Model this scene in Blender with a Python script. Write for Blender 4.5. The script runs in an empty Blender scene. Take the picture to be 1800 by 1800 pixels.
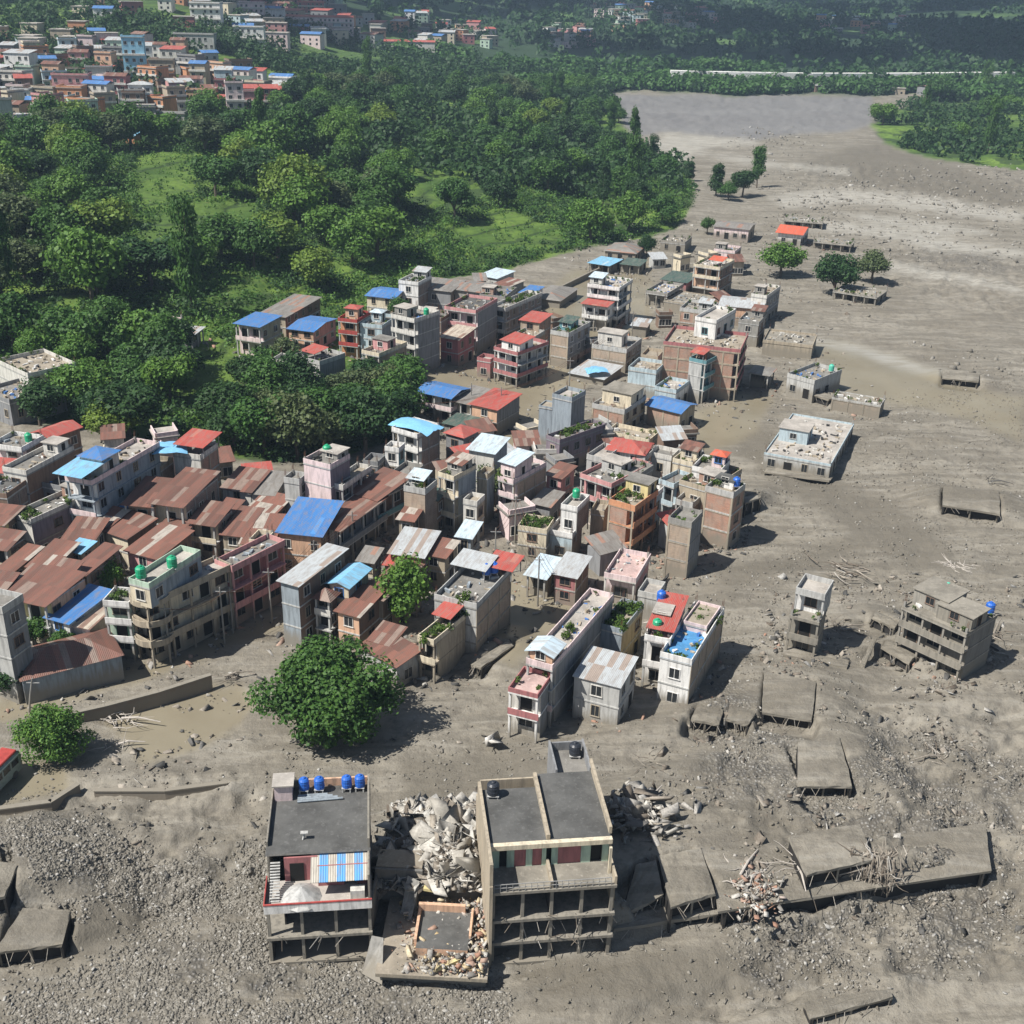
import bpy, math, random
import numpy as np
from mathutils import Matrix, Vector
random.seed(7)
rng = np.random.default_rng(11)
R = math.radians
scene = bpy.context.scene
C = scene.collection

# ------------------------------------------------------------ camera, light, exposure
CH, PITCH, ROLL, FPX = 85.0, R(25.0), R(1.5), 2050.0
fw = np.array([0, math.cos(PITCH), -math.sin(PITCH)])
rt0 = np.array([1.0, 0, 0]); up0 = np.array([0, math.sin(PITCH), math.cos(PITCH)])
rt = rt0*math.cos(ROLL) + up0*math.sin(ROLL)
up = up0*math.cos(ROLL) - rt0*math.sin(ROLL)
cam = bpy.data.cameras.new('camera'); camo = bpy.data.objects.new('camera', cam); C.objects.link(camo)
camo.matrix_world = Matrix(((rt[0], up[0], -fw[0], 0), (rt[1], up[1], -fw[1], 0), (rt[2], up[2], -fw[2], CH), (0, 0, 0, 1)))
cam.sensor_width = 36.0; cam.lens = 36.0*FPX/1800.0; cam.clip_start = 0.5; cam.clip_end = 20000
scene.camera = camo
SUN_D = Vector((0.90, 0.43, 0)).normalized()          # direction the light travels
EL = R(53)
w = bpy.data.worlds.new('World'); scene.world = w; w.use_nodes = True
nt = w.node_tree; bg = nt.nodes['Background']
sky = nt.nodes.new('ShaderNodeTexSky'); sky.sky_type = 'NISHITA'; sky.sun_disc = False
sky.sun_elevation = EL
sky.sun_rotation = math.atan2(-SUN_D.x, -SUN_D.y)
nt.links.new(sky.outputs[0], bg.inputs[0]); bg.inputs[1].default_value = 0.052
sl = bpy.data.lights.new('sun', 'SUN'); sl.energy = 4.8; sl.angle = R(0.5); sl.color = (1.0, 0.955, 0.89)
so = bpy.data.objects.new('sun', sl); C.objects.link(so)
ld = Vector((SUN_D.x*math.cos(EL), SUN_D.y*math.cos(EL), -math.sin(EL)))
so.rotation_euler = ld.to_track_quat('-Z', 'Y').to_euler(); so.location = (0, 0, 400)
vs = scene.view_settings; vs.view_transform = 'Standard'; vs.look = 'None'; vs.gamma = 1.0; vs.use_curve_mapping = False
vs.exposure = 0.56
scene.cycles.max_bounces = 4; scene.cycles.diffuse_bounces = 2; scene.cycles.glossy_bounces = 2
scene.cycles.transmission_bounces = 2; scene.cycles.volume_bounces = 0; scene.cycles.transparent_max_bounces = 4
scene.cycles.use_denoising = True

SLABS = [
    ('long mud covered roof edge over a black gap, right of the foreground ruins', [(1262,1602),(1742,1530),(1732,1446),(1250,1512)], 2.7, dict(dz=(0,-1.5,-1.2,0))),
    ('upper mud covered roof standing on the long one near the root tangle', [(1418,1538),(1534,1511),(1512,1448),(1386,1470)], 4.4, dict()),
    ('tilted bare slab sliding down beside the broad ruined house', [(1180,1594),(1258,1570),(1232,1492),(1156,1503)], 3.5, dict()),
    ('lowest muddy slab joining the broad ruined house to the long mud covered roof', [(1079,1634),(1262,1606),(1256,1570),(1080,1590)], 1.3, dict()),
    ('curled muddy slab with its corner drooping to the ground', [(1092,1612),(1166,1572),(1152,1512),(1118,1520)], 3.0, dict(dz=(-1.2,0,.5,.4))),
    ('square mud covered roof with a crumbled right edge in the open mud', [(1340,1252),(1427,1266),(1435,1198),(1343,1180)], 2.1, dict()),
    ('small mud covered roof piece left of the square one', [(1277,1264),(1314,1274),(1332,1249),(1284,1240)], 1.9, dict()),
    ('small mud covered roof piece below the white house with the blue terrace', [(1215,1264),(1264,1274),(1272,1246),(1226,1238)], 1.8, dict()),
    ('boxy mud covered roof with black openings in its front', [(1402,1382),(1498,1382),(1476,1296),(1403,1304)], 2.7, dict()),
    ('short dark edged slab at the left foot of the wide mud caked house', [(1549,1137),(1598,1166),(1611,1151),(1563,1122)], 1.3, dict()),
    ('thin slab sticking out of the mud left of the wide mud caked house', [(1533,1085),(1573,1104),(1580,1093),(1541,1074)], 1.1, dict()),
    ('broken slab at the foot of the slender tower house', [(1376,1150),(1488,1174),(1494,1160),(1381,1130)], 1.0, dict()),
    ('leaning muddy slab right of the slender tower house', [(1512,1168),(1520,1172),(1542,1122),(1535,1118)], 1.4, dict(dz=(-.6,-.6,.6,.6), cols=False)),
    ('wrecked roof with bent rebar at the right side of the mud plain', [(1657,888),(1758,904),(1756,862),(1658,855)], 1.9, dict()),
    ('flat topped low roof far out on the right, half sunk', [(1656,664),(1720,671),(1722,656),(1659,651)], 1.2, dict()),
    ('muddy slab with a loose edge at the lower left corner', [(-10,1674),(109,1660),(124,1600),(40,1596)], 1.5, dict()),
    ('thick broken slab at the left edge throwing a dark shadow', [(-90,1600),(8,1575),(30,1520),(-60,1500)], 3.4, dict()),
    ('slab edge breaking the surface at the bottom of the picture', [(1425,1790),(1570,1753),(1562,1738),(1412,1762)], .9, dict()),
    ('toppled canopy slab with a white post in the mud lane', [(828,1168),(845,1174),(903,1134),(893,1124)], 1.6, dict()),
    ('lower cream slab in front of the pale blue flooded villa', [(1343,829),(1458,845),(1466,836),(1351,819)], .7, dict()),
    ('tipped slab beneath the pale concrete house with the red cone', [(1393,682),(1457,703),(1467,696),(1401,673)], 1.3, dict()),
    ('mud covered shed roof left of the brick house on stilts', [(1310,884),(1338,874),(1332,866),(1306,874)], 2.6, dict())]
# ------------------------------------------------------------ numpy helpers
def h2(ix, iy, s):
    n = (ix.astype(np.int64)*374761393 + iy.astype(np.int64)*668265263 + s*1442695041) & 0x7fffffff
    n = ((n ^ (n >> 13))*1274126177) & 0x7fffffff
    n = ((n ^ (n >> 15))*2246822519) & 0x7fffffff
    return (n & 0xffffff)/float(0xffffff)
def vn(x, y, s=0):
    ix = np.floor(x); iy = np.floor(y); fx = x-ix; fy = y-iy
    fx = fx*fx*(3-2*fx); fy = fy*fy*(3-2*fy)
    a = h2(ix, iy, s); b = h2(ix+1, iy, s); c = h2(ix, iy+1, s); d = h2(ix+1, iy+1, s)
    return (a*(1-fx)+b*fx)*(1-fy) + (c*(1-fx)+d*fx)*fy
def fbm(x, y, s=0, o=4):
    t = 0; a = 1; q = 0
    for i in range(o):
        t = t+a*vn(x*2**i+i*17.3, y*2**i-i*9.1, s+i); q += a; a *= 0.5
    return t/q
def ray(px, py):
    d = fw + rt*((px-900)/FPX) - up*((py-900)/FPX)
    return d
def P(px, py, z=0.0):
    d = ray(px, py); t = (z-CH)/d[2]
    return np.array([d[0]*t, d[1]*t, z])
def proj(X, Y, Z):
    dx, dy, dz = X, Y, Z-CH
    zd = dx*fw[0]+dy*fw[1]+dz*fw[2]; zd = np.where(zd < 1, 1, zd)
    return 900+FPX*(dx*rt[0]+dy*rt[1]+dz*rt[2])/zd, 900-FPX*(dx*up[0]+dy*up[1]+dz*up[2])/zd
def inpoly(px, py, poly):
    c = np.zeros(np.shape(px), bool); n = len(poly)
    for i in range(n):
        x1, y1 = poly[i]; x2, y2 = poly[(i+1) % n]
        if y1 == y2: continue
        c ^= ((y1 > py) != (y2 > py)) & (px < (x2-x1)*(py-y1)/(y2-y1)+x1)
    return c
CP = [(0,1790,0),(450,1790,0),(900,1790,0),(1350,1790,0),(1790,1790,0),(0,1600,0),(300,1500,0),(0,1400,0),(400,1300,0),(700,1330,.5),(0,1230,.3),
(300,1180,.3),(900,1330,.5),(1300,1350,.5),(1790,1400,0),(1500,1200,0),(1790,1100,0),(1100,1000,0),(800,1000,0),(600,1000,0),(300,1000,1),(0,1000,2),
(0,850,3),(200,800,3),(400,800,3),(600,850,1),(800,850,0),(1200,850,0),(1500,850,0),(1790,800,0),(900,700,0),(1200,650,0),(1500,600,0),(1790,600,0),
(700,720,1),(600,680,3),(450,740,3),(300,700,4),(100,700,5),(0,680,5),(500,620,4),(330,600,6),(100,590,7),(640,600,2),(700,520,2),(850,490,.5),(950,470,0),
(1050,440,0),(1200,420,0),(1400,400,0),(1790,400,0),(250,560,7),(50,560,8),(450,520,6),(100,450,12),(250,420,13),(450,400,12),(650,450,6),(650,350,10),
(850,420,2),(850,350,5),(850,280,8),(1000,350,2),(1100,330,1),(1150,300,0),(50,330,16),(250,300,17),(450,300,15),(650,250,14),(850,220,10),(1000,200,6),
(1090,240,1),(1060,170,0),(100,220,18),(400,220,18),(100,150,25),(300,137,27),(500,170,20),(600,150,18),(750,190,12),(300,100,33),(0,90,34),(500,100,26),
(800,130,10),(950,120,8),(600,70,29),(300,50,45),(0,40,46),(0,5,52),(300,5,57),(600,5,50),(800,60,24),(900,20,35),(1200,60,20),(1200,10,38),(1500,70,20),
(1500,30,32),(1500,0,46),(1790,80,26),(1790,30,42),(1790,0,56),(1300,170,0),(1300,250,0),(1600,250,0),(1500,175,0),(1200,150,3),(1500,140,4),(1790,140,8),
(1700,220,2),(1790,200,4),(1600,210,1),(1790,300,0),(1600,330,0)]
cw = [tuple(P(*c)) for c in CP]
cw += [(-260,120,1),(260,120,0),(-380,320,14),(380,320,0),(550,600,4),(700,950,25),(-700,700,40),(-180,20,0),(180,20,0),(-900,1300,110),(1100,1500,90),(0,2600,110),(-1500,2600,170),
       (1800,2600,150),(0,3600,190),(-2600,3000,230),(2600,3000,210),(2200,4000,220),(-2200,4000,240),(-400,-600,0),(400,-600,0),(-1500,0,60),(1500,0,20)]
cw = np.array(cw)
def _phi(dx, dy): return np.sqrt(dx*dx+dy*dy+400.0)
_n = len(cw)
A = np.zeros((_n+1, _n+1)); A[:_n, :_n] = _phi(cw[:, None, 0]-cw[None, :, 0], cw[:, None, 1]-cw[None, :, 1]) - np.eye(_n)*1.0
A[:_n, _n] = 1; A[_n, :_n] = 1
wt = np.linalg.solve(A, np.append(cw[:, 2], 0))
# the mud shelf banked up behind the row of ruins
E0 = P(1085, 1655); E1 = P(1745, 1552)
ed = (E1-E0)[:2]; EL_ = np.linalg.norm(ed); ed = ed/EL_; en = np.array([-ed[1], ed[0]])
def base_z(x, y):
    x = np.asarray(x, float); y = np.asarray(y, float)
    z = np.full(x.shape, wt[_n])
    for i in range(_n): z = z+wt[i]*_phi(x-cw[i, 0], y-cw[i, 1])
    s = (x-E0[0])*ed[0]+(y-E0[1])*ed[1]; q = (x-E0[0])*en[0]+(y-E0[1])*en[1]
    q = q-1.3
    along = np.clip((s+20)/18, 0, 1)*np.clip((EL_+1-s)/6, 0, 1)
    z = z+2.5*along*np.clip(q/0.7+.3, 0, 1)*(lambda t: t*t*(3-2*t))(np.clip(1-(q-14)/30, 0, 1))
    return z
def mounds(X, Y, Z):
    for ps, (lb, q, z, kw) in [(0, e) for e in SLABS]+[(1, e) for e in SLABS]:
        if z < 1.05 or kw.get('cols') is False or 'long mud' in lb or 'lowest' in lb or 'upper mud' in lb: continue
        L = [P(*c, z)[:2] for c in q]; c = sum(L)/4; u = L[1]-L[0]; Wd = np.linalg.norm(u); u = u/Wd; v = np.array([-u[1], u[0]]); D = np.dot(L[3]-L[0], v)
        s_ = (X-c[0])*u[0]+(Y-c[1])*u[1]; t_ = (X-L[0][0])*v[0]+(Y-L[0][1])*v[1]
        ds = np.maximum(np.abs(s_)-Wd/2, 0); dt = np.maximum(t_-D, 0); d = np.hypot(ds, dt); R_ = 2.5+3.2*z
        w = np.clip(1-d/R_, 0, 1); w = w*w*(3-2*w); w = np.where(d < .05, 0, w)*np.clip((t_-.2)/(1.2+.3*ds), 0, 1)
        if ps == 0: Z = np.maximum(Z, Z+(z-.12-Z)*w); continue
        fr = np.clip((t_+5)/3.5, 0, 1)*(t_ < D-.1)*np.clip((Wd/2+.5-np.abs(s_))/.8+np.where(t_ < 0, 1, 0)*np.clip(1-ds/3, 0, 1), 0, 1); fr = np.clip(fr, 0, 1)
        cap = z-1.75; Z = np.where(Z > cap, Z+(cap-Z)*fr, Z)
    return Z
MUD_TOP = [(-4000,735),(0,735),(130,742),(250,768),(400,800),(560,812),(690,775),(742,715),(650,672),(628,575),(735,490),(870,478),(1000,440),(1090,426),
           (1190,398),(1222,352),(1205,300),(1115,245),(1062,164),(1120,158),(1200,161),(1300,169),(1420,163),(1540,169),(1690,155),(1702,163),(1610,180),(1552,202),(1532,222),(1560,255),(1640,280),(1800,298),(4000,420),(4000,-900),(-4000,-900)]
WET = [[(-300,1285),(0,1235),(120,1215),(245,1165),(330,1140),(500,1050),(505,1090),(420,1130),(330,1165),(110,1235),(0,1275),(-300,1330)],
       [(150,1245),(370,1195),(430,1200),(455,1235),(420,1275),(340,1320),(240,1345),(220,1290)],
       [(700,700),(750,640),(850,600),(1000,480),(1140,450),(1150,580),(1060,660),(1000,700),(960,780),(880,800),(850,760),(760,740)],
       [(1110,760),(1210,730),(1300,690),(1360,700),(1330,760),(1250,800),(1150,790)],
       [(-100,1330),(110,1340),(120,1395),(0,1420),(-100,1430)],
       [(1380,590),(1480,600),(1620,640),(1800,720),(1800,780),(1680,730),(1580,690),(1480,650)],
       [(1400,655),(1560,650),(1700,690),(1800,700),(1800,760),(1650,720),(1500,690)],
       [(880,1010),(960,1000),(1050,1060),(1010,1080),(900,1180),(860,1160)]]
DAMP = [[(1380,590),(1480,600),(1620,640),(1800,720),(1800,790),(1680,735),(1580,690),(1480,650)],[(1400,655),(1560,650),(1700,690),(1800,700),(1800,760),(1650,720),(1500,690)],
  [(1300,720),(1500,860),(1640,930),(1700,1010),(1560,990),(1440,900),(1290,800)],[(700,1330),(900,1300),(1000,1340),(880,1400),(720,1400)],[(1260,1000),(1500,940),(1560,960),(1380,1010),(1270,1040)],[(1540,250),(1800,330),(1800,370),(1500,320),(1350,300)],
  [(60,1640),(300,1540),(420,1500),(300,1620),(80,1720)],[(900,1700),(1300,1660),(1500,1700),(1200,1760),(960,1760)]]
PALE = [[(1345,345),(1480,332),(1640,345),(1800,372),(1800,392),(1640,372),(1480,356),(1380,366)],[(1380,385),(1520,392),(1680,418),(1800,440),(1800,456),(1640,436),(1500,410),(1400,398)],
        [(1450,372),(1600,384),(1760,410),(1700,414),(1560,396)],[(1500,452),(1640,470),(1800,505),(1800,516),(1600,482)],
        [(1138,262),(1165,238),(1240,236),(1330,246),(1330,256),(1250,256),(1215,272),(1195,300),(1165,288)],[(1120,222),(1200,226),(1330,222),(1500,226),(1500,230),(1320,230),(1180,234)],[(1080,190),(1300,196),(1480,190),(1480,194),(1300,202),(1090,196)],
        [(1330,572),(1440,588),(1560,622),(1720,672),(1700,678),(1540,634),(1420,602)],[(1200,262),(1360,286),(1500,300),(1500,306),(1340,294)]]
DARKR = [[(1062,166),(1535,168),(1532,222),(1480,232),(1400,236),(1330,246),(1180,232),(1112,240)]]  # cloud shade on the far river, put into the mud colour
ROUGH = [[(100,1380),(440,1370),(480,1560),(200,1640),(0,1700),(-100,1500)],[(1280,1260),(1800,1240),(1800,1700),(1200,1790),(1500,1500),(1250,1480)],
         [(1530,500),(1800,560),(1800,300),(1350,290),(1400,330),(1800,385),(1800,450),(1560,430)]]
GRAV = [[(230,1700),(330,1620),(450,1560),(470,1690),(640,1700),(860,1730),(900,1810),(0,1810),(0,1780)],
        [(1260,1640),(1800,1440),(1800,1640),(1500,1760),(1300,1740)],[(180,1560),(300,1500),(450,1480),(470,1560),(330,1610)],
        [(1500,1280),(1800,1300),(1800,1480),(1540,1470),(1400,1420)],[(0,1480),(150,1440),(200,1540),(60,1640),(0,1600)],
        [(1560,440),(1800,440),(1800,480),(1640,470)],[(1250,1180),(1420,1330),(1380,1420),(1240,1400)]]
def zone(px, py, polys):
    m = np.zeros(px.shape, bool)
    for q in polys: m |= inpoly(px, py, q)
    return m.astype(float)
def blurrows(a, n=2):
    for _ in range(n):
        a = (np.roll(a, 1, 0)+np.roll(a, -1, 0)+2*a)/4; a = (np.roll(a, 1, 1)+np.roll(a, -1, 1)+2*a)/4
    return a
def wob(px, py, X, Y, k=1.0):
    s = 14*k*(fbm(X/9, Y/9, 91)-.5)*2
    s2 = 10*k*(fbm(X/9+40, Y/9, 92)-.5)*2
    return px+s, py+s2*np.clip(py/1200, .22, 1)
def tz(x, y):
    return float(base_z(np.array([x]), np.array([y]))[0])
def G(px, py):
    d = ray(px, py); t = 40.0; p = np.array([0, 0, CH])
    ts = np.geomspace(60, 6000, 500); q = ts[:, None]*d[None, :]; zz = q[:, 2]+CH
    hz = base_z(q[:, 0], q[:, 1]); k = np.argmax(zz < hz)
    if k == 0: k = 499
    a, b = ts[k-1], ts[k]
    for _ in range(12):
        m = (a+b)/2
        if d[2]*m+CH < tz(d[0]*m, d[1]*m): b = m
        else: a = m
    return np.array([d[0]*b, d[1]*b, d[2]*b+CH])

# ------------------------------------------------------------ mesh building
def np_mesh(name, V, F, mats=(), mi=None, smooth=False):
    me = bpy.data.meshes.new(name)
    V = np.asarray(V, np.float32); F = np.asarray(F, np.int32); k = F.shape[1]
    me.vertices.add(len(V)); me.vertices.foreach_set('co', V.ravel())
    me.loops.add(F.size); me.loops.foreach_set('vertex_index', F.ravel())
    me.polygons.add(len(F)); me.polygons.foreach_set('loop_start', np.arange(0, F.size, k, dtype=np.int32))
    for m in mats: me.materials.append(m)
    if mi is not None: me.polygons.foreach_set('material_index', np.asarray(mi, np.int32))
    if smooth: me.polygons.foreach_set('use_smooth', np.ones(len(F), bool))
    me.update(calc_edges=True); me.validate()
    return me
def link(name, me, parent=None, loc=None, rz=None):
    o = bpy.data.objects.new(name, me); C.objects.link(o)
    if parent is not None: o.parent = parent
    if loc is not None: o.location = loc
    if rz is not None: o.rotation_euler = (0, 0, rz)
    return o
def tag(o, label=None, cat=None, group=None, kind=None):
    if label: o['label'] = label
    if cat: o['category'] = cat
    if group: o['group'] = group
    if kind: o['kind'] = kind
    return o
class MB:
    def __init__(s): s.v = []; s.f = []; s.m = []
    def poly(s, pts, m=0):
        n = len(s.v); s.v += [tuple(map(float, p)) for p in pts]; s.f.append(tuple(range(n, n+len(pts)))); s.m.append(m)
    def hexa(s, b, t, m=0, ms=None):
        """b,t four bottom / four top points, counter-clockwise seen from above"""
        n = len(s.v); s.v += [tuple(map(float, p)) for p in b]+[tuple(map(float, p)) for p in t]
        fs = [(3,2,1,0),(4,5,6,7),(0,1,5,4),(1,2,6,5),(2,3,7,6),(3,0,4,7)]
        ms = ms or [m]*6
        for f, k in zip(fs, ms): s.f.append(tuple(n+i for i in f)); s.m.append(k)
    def box(s, x0, x1, y0, y1, z0, z1, m=0, ms=None):
        s.hexa([(x0,y0,z0),(x1,y0,z0),(x1,y1,z0),(x0,y1,z0)], [(x0,y0,z1),(x1,y0,z1),(x1,y1,z1),(x0,y1,z1)], m, ms)
    def tube(s, pts, rad, n=6, m=0):
        k0 = len(s.v); pts = [Vector(p) for p in pts]
        if not hasattr(rad, '__len__'): rad = [rad]*len(pts)
        for i, p in enumerate(pts):
            a = pts[max(i-1, 0)]; b = pts[min(i+1, len(pts)-1)]; d = (b-a).normalized()
            q = d.orthogonal().normalized() if i == 0 else (q-d*q.dot(d)).normalized()
            r = d.cross(q)
            for j in range(n):
                t = 2*math.pi*j/n; v = p+(q*math.cos(t)+r*math.sin(t))*rad[i]; s.v.append(tuple(v))
        for i in range(len(pts)-1):
            for j in range(n):
                a = k0+i*n+j; b = k0+i*n+(j+1) % n
                s.f.append((a, b, b+n, a+n)); s.m.append(m)
        s.f.append(tuple(k0+j for j in range(n))[::-1]); s.m.append(m)
        e = k0+(len(pts)-1)*n; s.f.append(tuple(e+j for j in range(n))); s.m.append(m)
    def lathe(s, prof, n=14, m=0, c=(0,0,0)):
        k0 = len(s.v)
        for r, z in prof:
            for j in range(n):
                t = 2*math.pi*j/n; s.v.append((c[0]+r*math.cos(t), c[1]+r*math.sin(t), c[2]+z))
        for i in range(len(prof)-1):
            for j in range(n):
                a = k0+i*n+j; b = k0+i*n+(j+1) % n; s.f.append((a, b, b+n, a+n)); s.m.append(m)
        s.f.append(tuple(k0+j for j in range(n))[::-1]); s.m.append(m)
        e = k0+(len(prof)-1)*n; s.f.append(tuple(e+j for j in range(n))); s.m.append(m)
    def mesh(s, name, mats):
        me = bpy.data.meshes.new(name); me.from_pydata(s.v, [], s.f)
        for m in mats: me.materials.append(m)
        me.polygons.foreach_set('material_index', s.m); me.update(); return me
    def build(s, name, mats, parent=None, loc=None, rz=None):
        if not isinstance(mats, (list, tuple)): mats = [mats]
        return link(name, s.mesh(name, mats), parent, loc, rz)

# ------------------------------------------------------------ materials
_mc = {}
def newmat(name):
    m = bpy.data.materials.new(name); m.use_nodes = True
    t = m.node_tree; b = t.nodes['Principled BSDF']; b.inputs['Roughness'].default_value = 0.85
    b.inputs['Specular IOR Level'].default_value = 0.25
    return m, t, b
class N:
    """tiny node helper"""
    def __init__(s, t): s.t = t
    def n(s, ty, **k):
        x = s.t.nodes.new(ty)
        for a, b in k.items(): setattr(x, a, b)
        return x
    def l(s, a, b): s.t.links.new(a, b)
    def noise(s, vec, scale, detail=4, rough=.55):
        x = s.n('ShaderNodeTexNoise'); x.inputs['Scale'].default_value = scale; x.inputs['Detail'].default_value = detail
        x.inputs['Roughness'].default_value = rough; s.l(vec, x.inputs['Vector']); return x.outputs['Fac']
    def ramp(s, fac, pts):
        x = s.n('ShaderNodeValToRGB'); cr = x.color_ramp
        while len(cr.elements) < len(pts): cr.elements.new(0.5)
        for e, (p, c) in zip(cr.elements, pts):
            e.position = p; e.color = (c, c, c, 1) if not hasattr(c, '__len__') else (*c[:3], 1)
        s.l(fac, x.inputs[0]); return x.outputs[0]
    def mix(s, fac, a, b, mode='MIX'):
        x = s.n('ShaderNodeMix', data_type='RGBA', blend_type=mode)
        for i, v in ((0, fac), (6, a), (7, b)):
            if hasattr(v, 'is_linked') or isinstance(v, bpy.types.NodeSocket): s.l(v, x.inputs[i])
            elif i == 0: x.inputs[0].default_value = v
            else: x.inputs[i].default_value = (*v[:3], 1)
        return x.outputs[2]
    def math(s, op, a, b=None):
        x = s.n('ShaderNodeMath', operation=op)
        for i, v in ((0, a), (1, b)):
            if v is None: continue
            if isinstance(v, bpy.types.NodeSocket): s.l(v, x.inputs[i])
            else: x.inputs[i].default_value = v
        return x.outputs[0]
    def bump(s, h, b, strength=.5, dist=.1):
        x = s.n('ShaderNodeBump'); x.inputs['Strength'].default_value = strength; x.inputs['Distance'].default_value = dist
        s.l(h, x.inputs['Height']); s.l(x.outputs[0], b.inputs['Normal'])
    def scale(s, vec, sc, rot=(0,0,0)):
        x = s.n('ShaderNodeMapping'); x.inputs['Scale'].default_value = sc; x.inputs['Rotation'].default_value = rot; s.l(vec, x.inputs[0]); return x.outputs[0]
MUD = (0.232, 0.21, 0.17)
PAL = dict(white=(.78,.77,.74), offwhite=(.64,.62,.57), cream=(.68,.60,.45), yellow=(.66,.56,.28), pink=(.60,.31,.30), palepink=(.74,.60,.59), red=(.42,.07,.06),
  orange=(.58,.28,.15), peach=(.66,.42,.28), conc=(.30,.29,.265), dconc=(.19,.185,.17), lconc=(.47,.47,.45), gray=(.25,.255,.26), bluegray=(.30,.345,.38), paleblue=(.46,.56,.60),
  teal=(.14,.30,.33), blue=(.07,.20,.50), purple=(.22,.18,.21), brown=(.22,.15,.11), tan=(.42,.36,.27), green=(.12,.34,.22), skyblue=(.30,.58,.76), dark=(.05,.05,.05), painted_shade=(.028,.026,.024),  # last tone is the shade of open floors and slab gaps, as paint
  mud=(.26,.24,.20), lmud=(.31,.29,.25), mint=(.45,.58,.46), rose=(.40,.16,.16))
def paint(col, dirty=0.62, muddy=True):
    key = ('paint', col, dirty, muddy)
    if key in _mc: return _mc[key]
    c = PAL[col]; m, t, b = newmat('wall_'+col); k = N(t); geo = k.n('ShaderNodeNewGeometry'); pos = geo.outputs['Position']
    n1 = k.noise(pos, 0.45, 5); n2 = k.noise(k.scale(pos, (1.6, 1.6, .22)), 1.3, 4, .65)
    g = tuple(x*.45+.06 for x in c)
    col1 = k.mix(k.math('MULTIPLY', k.ramp(n2, [(.44, 0), (.66, 1)]), dirty), c, tuple(x*.55 for x in g[:3]))
    col1 = k.mix(k.math('MULTIPLY', k.ramp(n1, [(.35, 0), (.7, 1)]), dirty*.6), col1, tuple(min(1, x*.8+.05) for x in c))
    if muddy:
        s = k.n('ShaderNodeSeparateXYZ'); k.l(pos, s.inputs[0])
        zz = k.math('ADD', s.outputs[2], k.math('MULTIPLY', n2, -2.6))
        fm = k.ramp(k.math('MULTIPLY', zz, .25), [(.02, 1), (.42, 0)])
        col1 = k.mix(k.math('MULTIPLY', fm, .85), col1, MUD)
    k.l(col1, b.inputs['Base Color']); k.bump(k.noise(pos, 6, 4), b, .35, .05)
    _mc[key] = m; return m
def brick(tint='brick'):
    key = ('brick', tint)
    if key in _mc: return _mc[key]
    m, t, b = newmat('wall_'+tint); k = N(t); tc = k.n('ShaderNodeTexCoord'); geo = k.n('ShaderNodeNewGeometry'); pos = geo.outputs['Position']
    s = k.n('ShaderNodeSeparateXYZ'); k.l(tc.outputs['Object'], s.inputs[0]); cb = k.n('ShaderNodeCombineXYZ')
    k.l(k.math('ADD', s.outputs[0], s.outputs[1]), cb.inputs[0]); k.l(s.outputs[2], cb.inputs[1])
    bt = k.n('ShaderNodeTexBrick'); k.l(cb.outputs[0], bt.inputs['Vector']); bt.inputs['Scale'].default_value = 1.0
    bt.inputs['Brick Width'].default_value = .46; bt.inputs['Row Height'].default_value = .17; bt.inputs['Mortar Size'].default_value = .018
    c1, c2 = {'brick': ((.47,.235,.15), (.37,.18,.12)), 'darkbrick': ((.20,.135,.115), (.155,.11,.10)), 'tanbrick': ((.46,.34,.24), (.38,.28,.20))}[tint]
    bt.inputs['Color1'].default_value = (*c1, 1); bt.inputs['Color2'].default_value = (*c2, 1); bt.inputs['Mortar'].default_value = (.36, .33, .29, 1)
    n1 = k.noise(pos, .6, 5); n2 = k.noise(k.scale(pos, (1.4, 1.4, .35)), 1.0, 4)
    col = k.mix(k.ramp(n1, [(.38, 0), (.75, .75)]), bt.outputs['Color'], (.34, .30, .25))
    col = k.mix(k.ramp(n2, [(.5, 0), (.8, .6)]), col, (.13, .115, .10))
    s2 = k.n('ShaderNodeSeparateXYZ'); k.l(pos, s2.inputs[0]); zz = k.math('ADD', s2.outputs[2], k.math('MULTIPLY', n2, -2.6))
    col = k.mix(k.ramp(k.math('MULTIPLY', zz, .25), [(.02, .85), (.42, 0)]), col, MUD)
    k.l(col, b.inputs['Base Color']); k.bump(bt.outputs['Fac'], b, .3, -.02)
    _mc[key] = m; return m
def wallmat(c):
    if c in ('brick', 'darkbrick', 'tanbrick'): return brick(c)
    return paint(c)
TINC = dict(rust=((.235,.11,.082), (.135,.07,.055), (.27,.20,.165)), red=((.44,.095,.075), (.37,.075,.06), (.45,.16,.12)), blue=((.055,.20,.48), (.05,.17,.42), (.08,.25,.55)),
  skyblue=((.22,.50,.70), (.19,.45,.66), (.45,.62,.70)), silver=((.46,.49,.50), (.40,.42,.43), (.34,.28,.24)), gray=((.27,.26,.24), (.20,.19,.175), (.34,.20,.15)), orange=((.62,.12,.06),(.55,.10,.05),(.6,.16,.1)),
  strip=((.50,.44,.36),(.22,.12,.09),(.50,.44,.36)), rustw=((.25,.115,.085), (.16,.08,.06), (.42,.38,.33)), darkg=((.06,.11,.09),(.05,.09,.08),(.1,.16,.13)), bluestr=((.10,.33,.66),(.10,.33,.66),(.45,.42,.36)),
  ltblue=((.55,.66,.72), (.50,.62,.70), (.45,.50,.52)))
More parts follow.
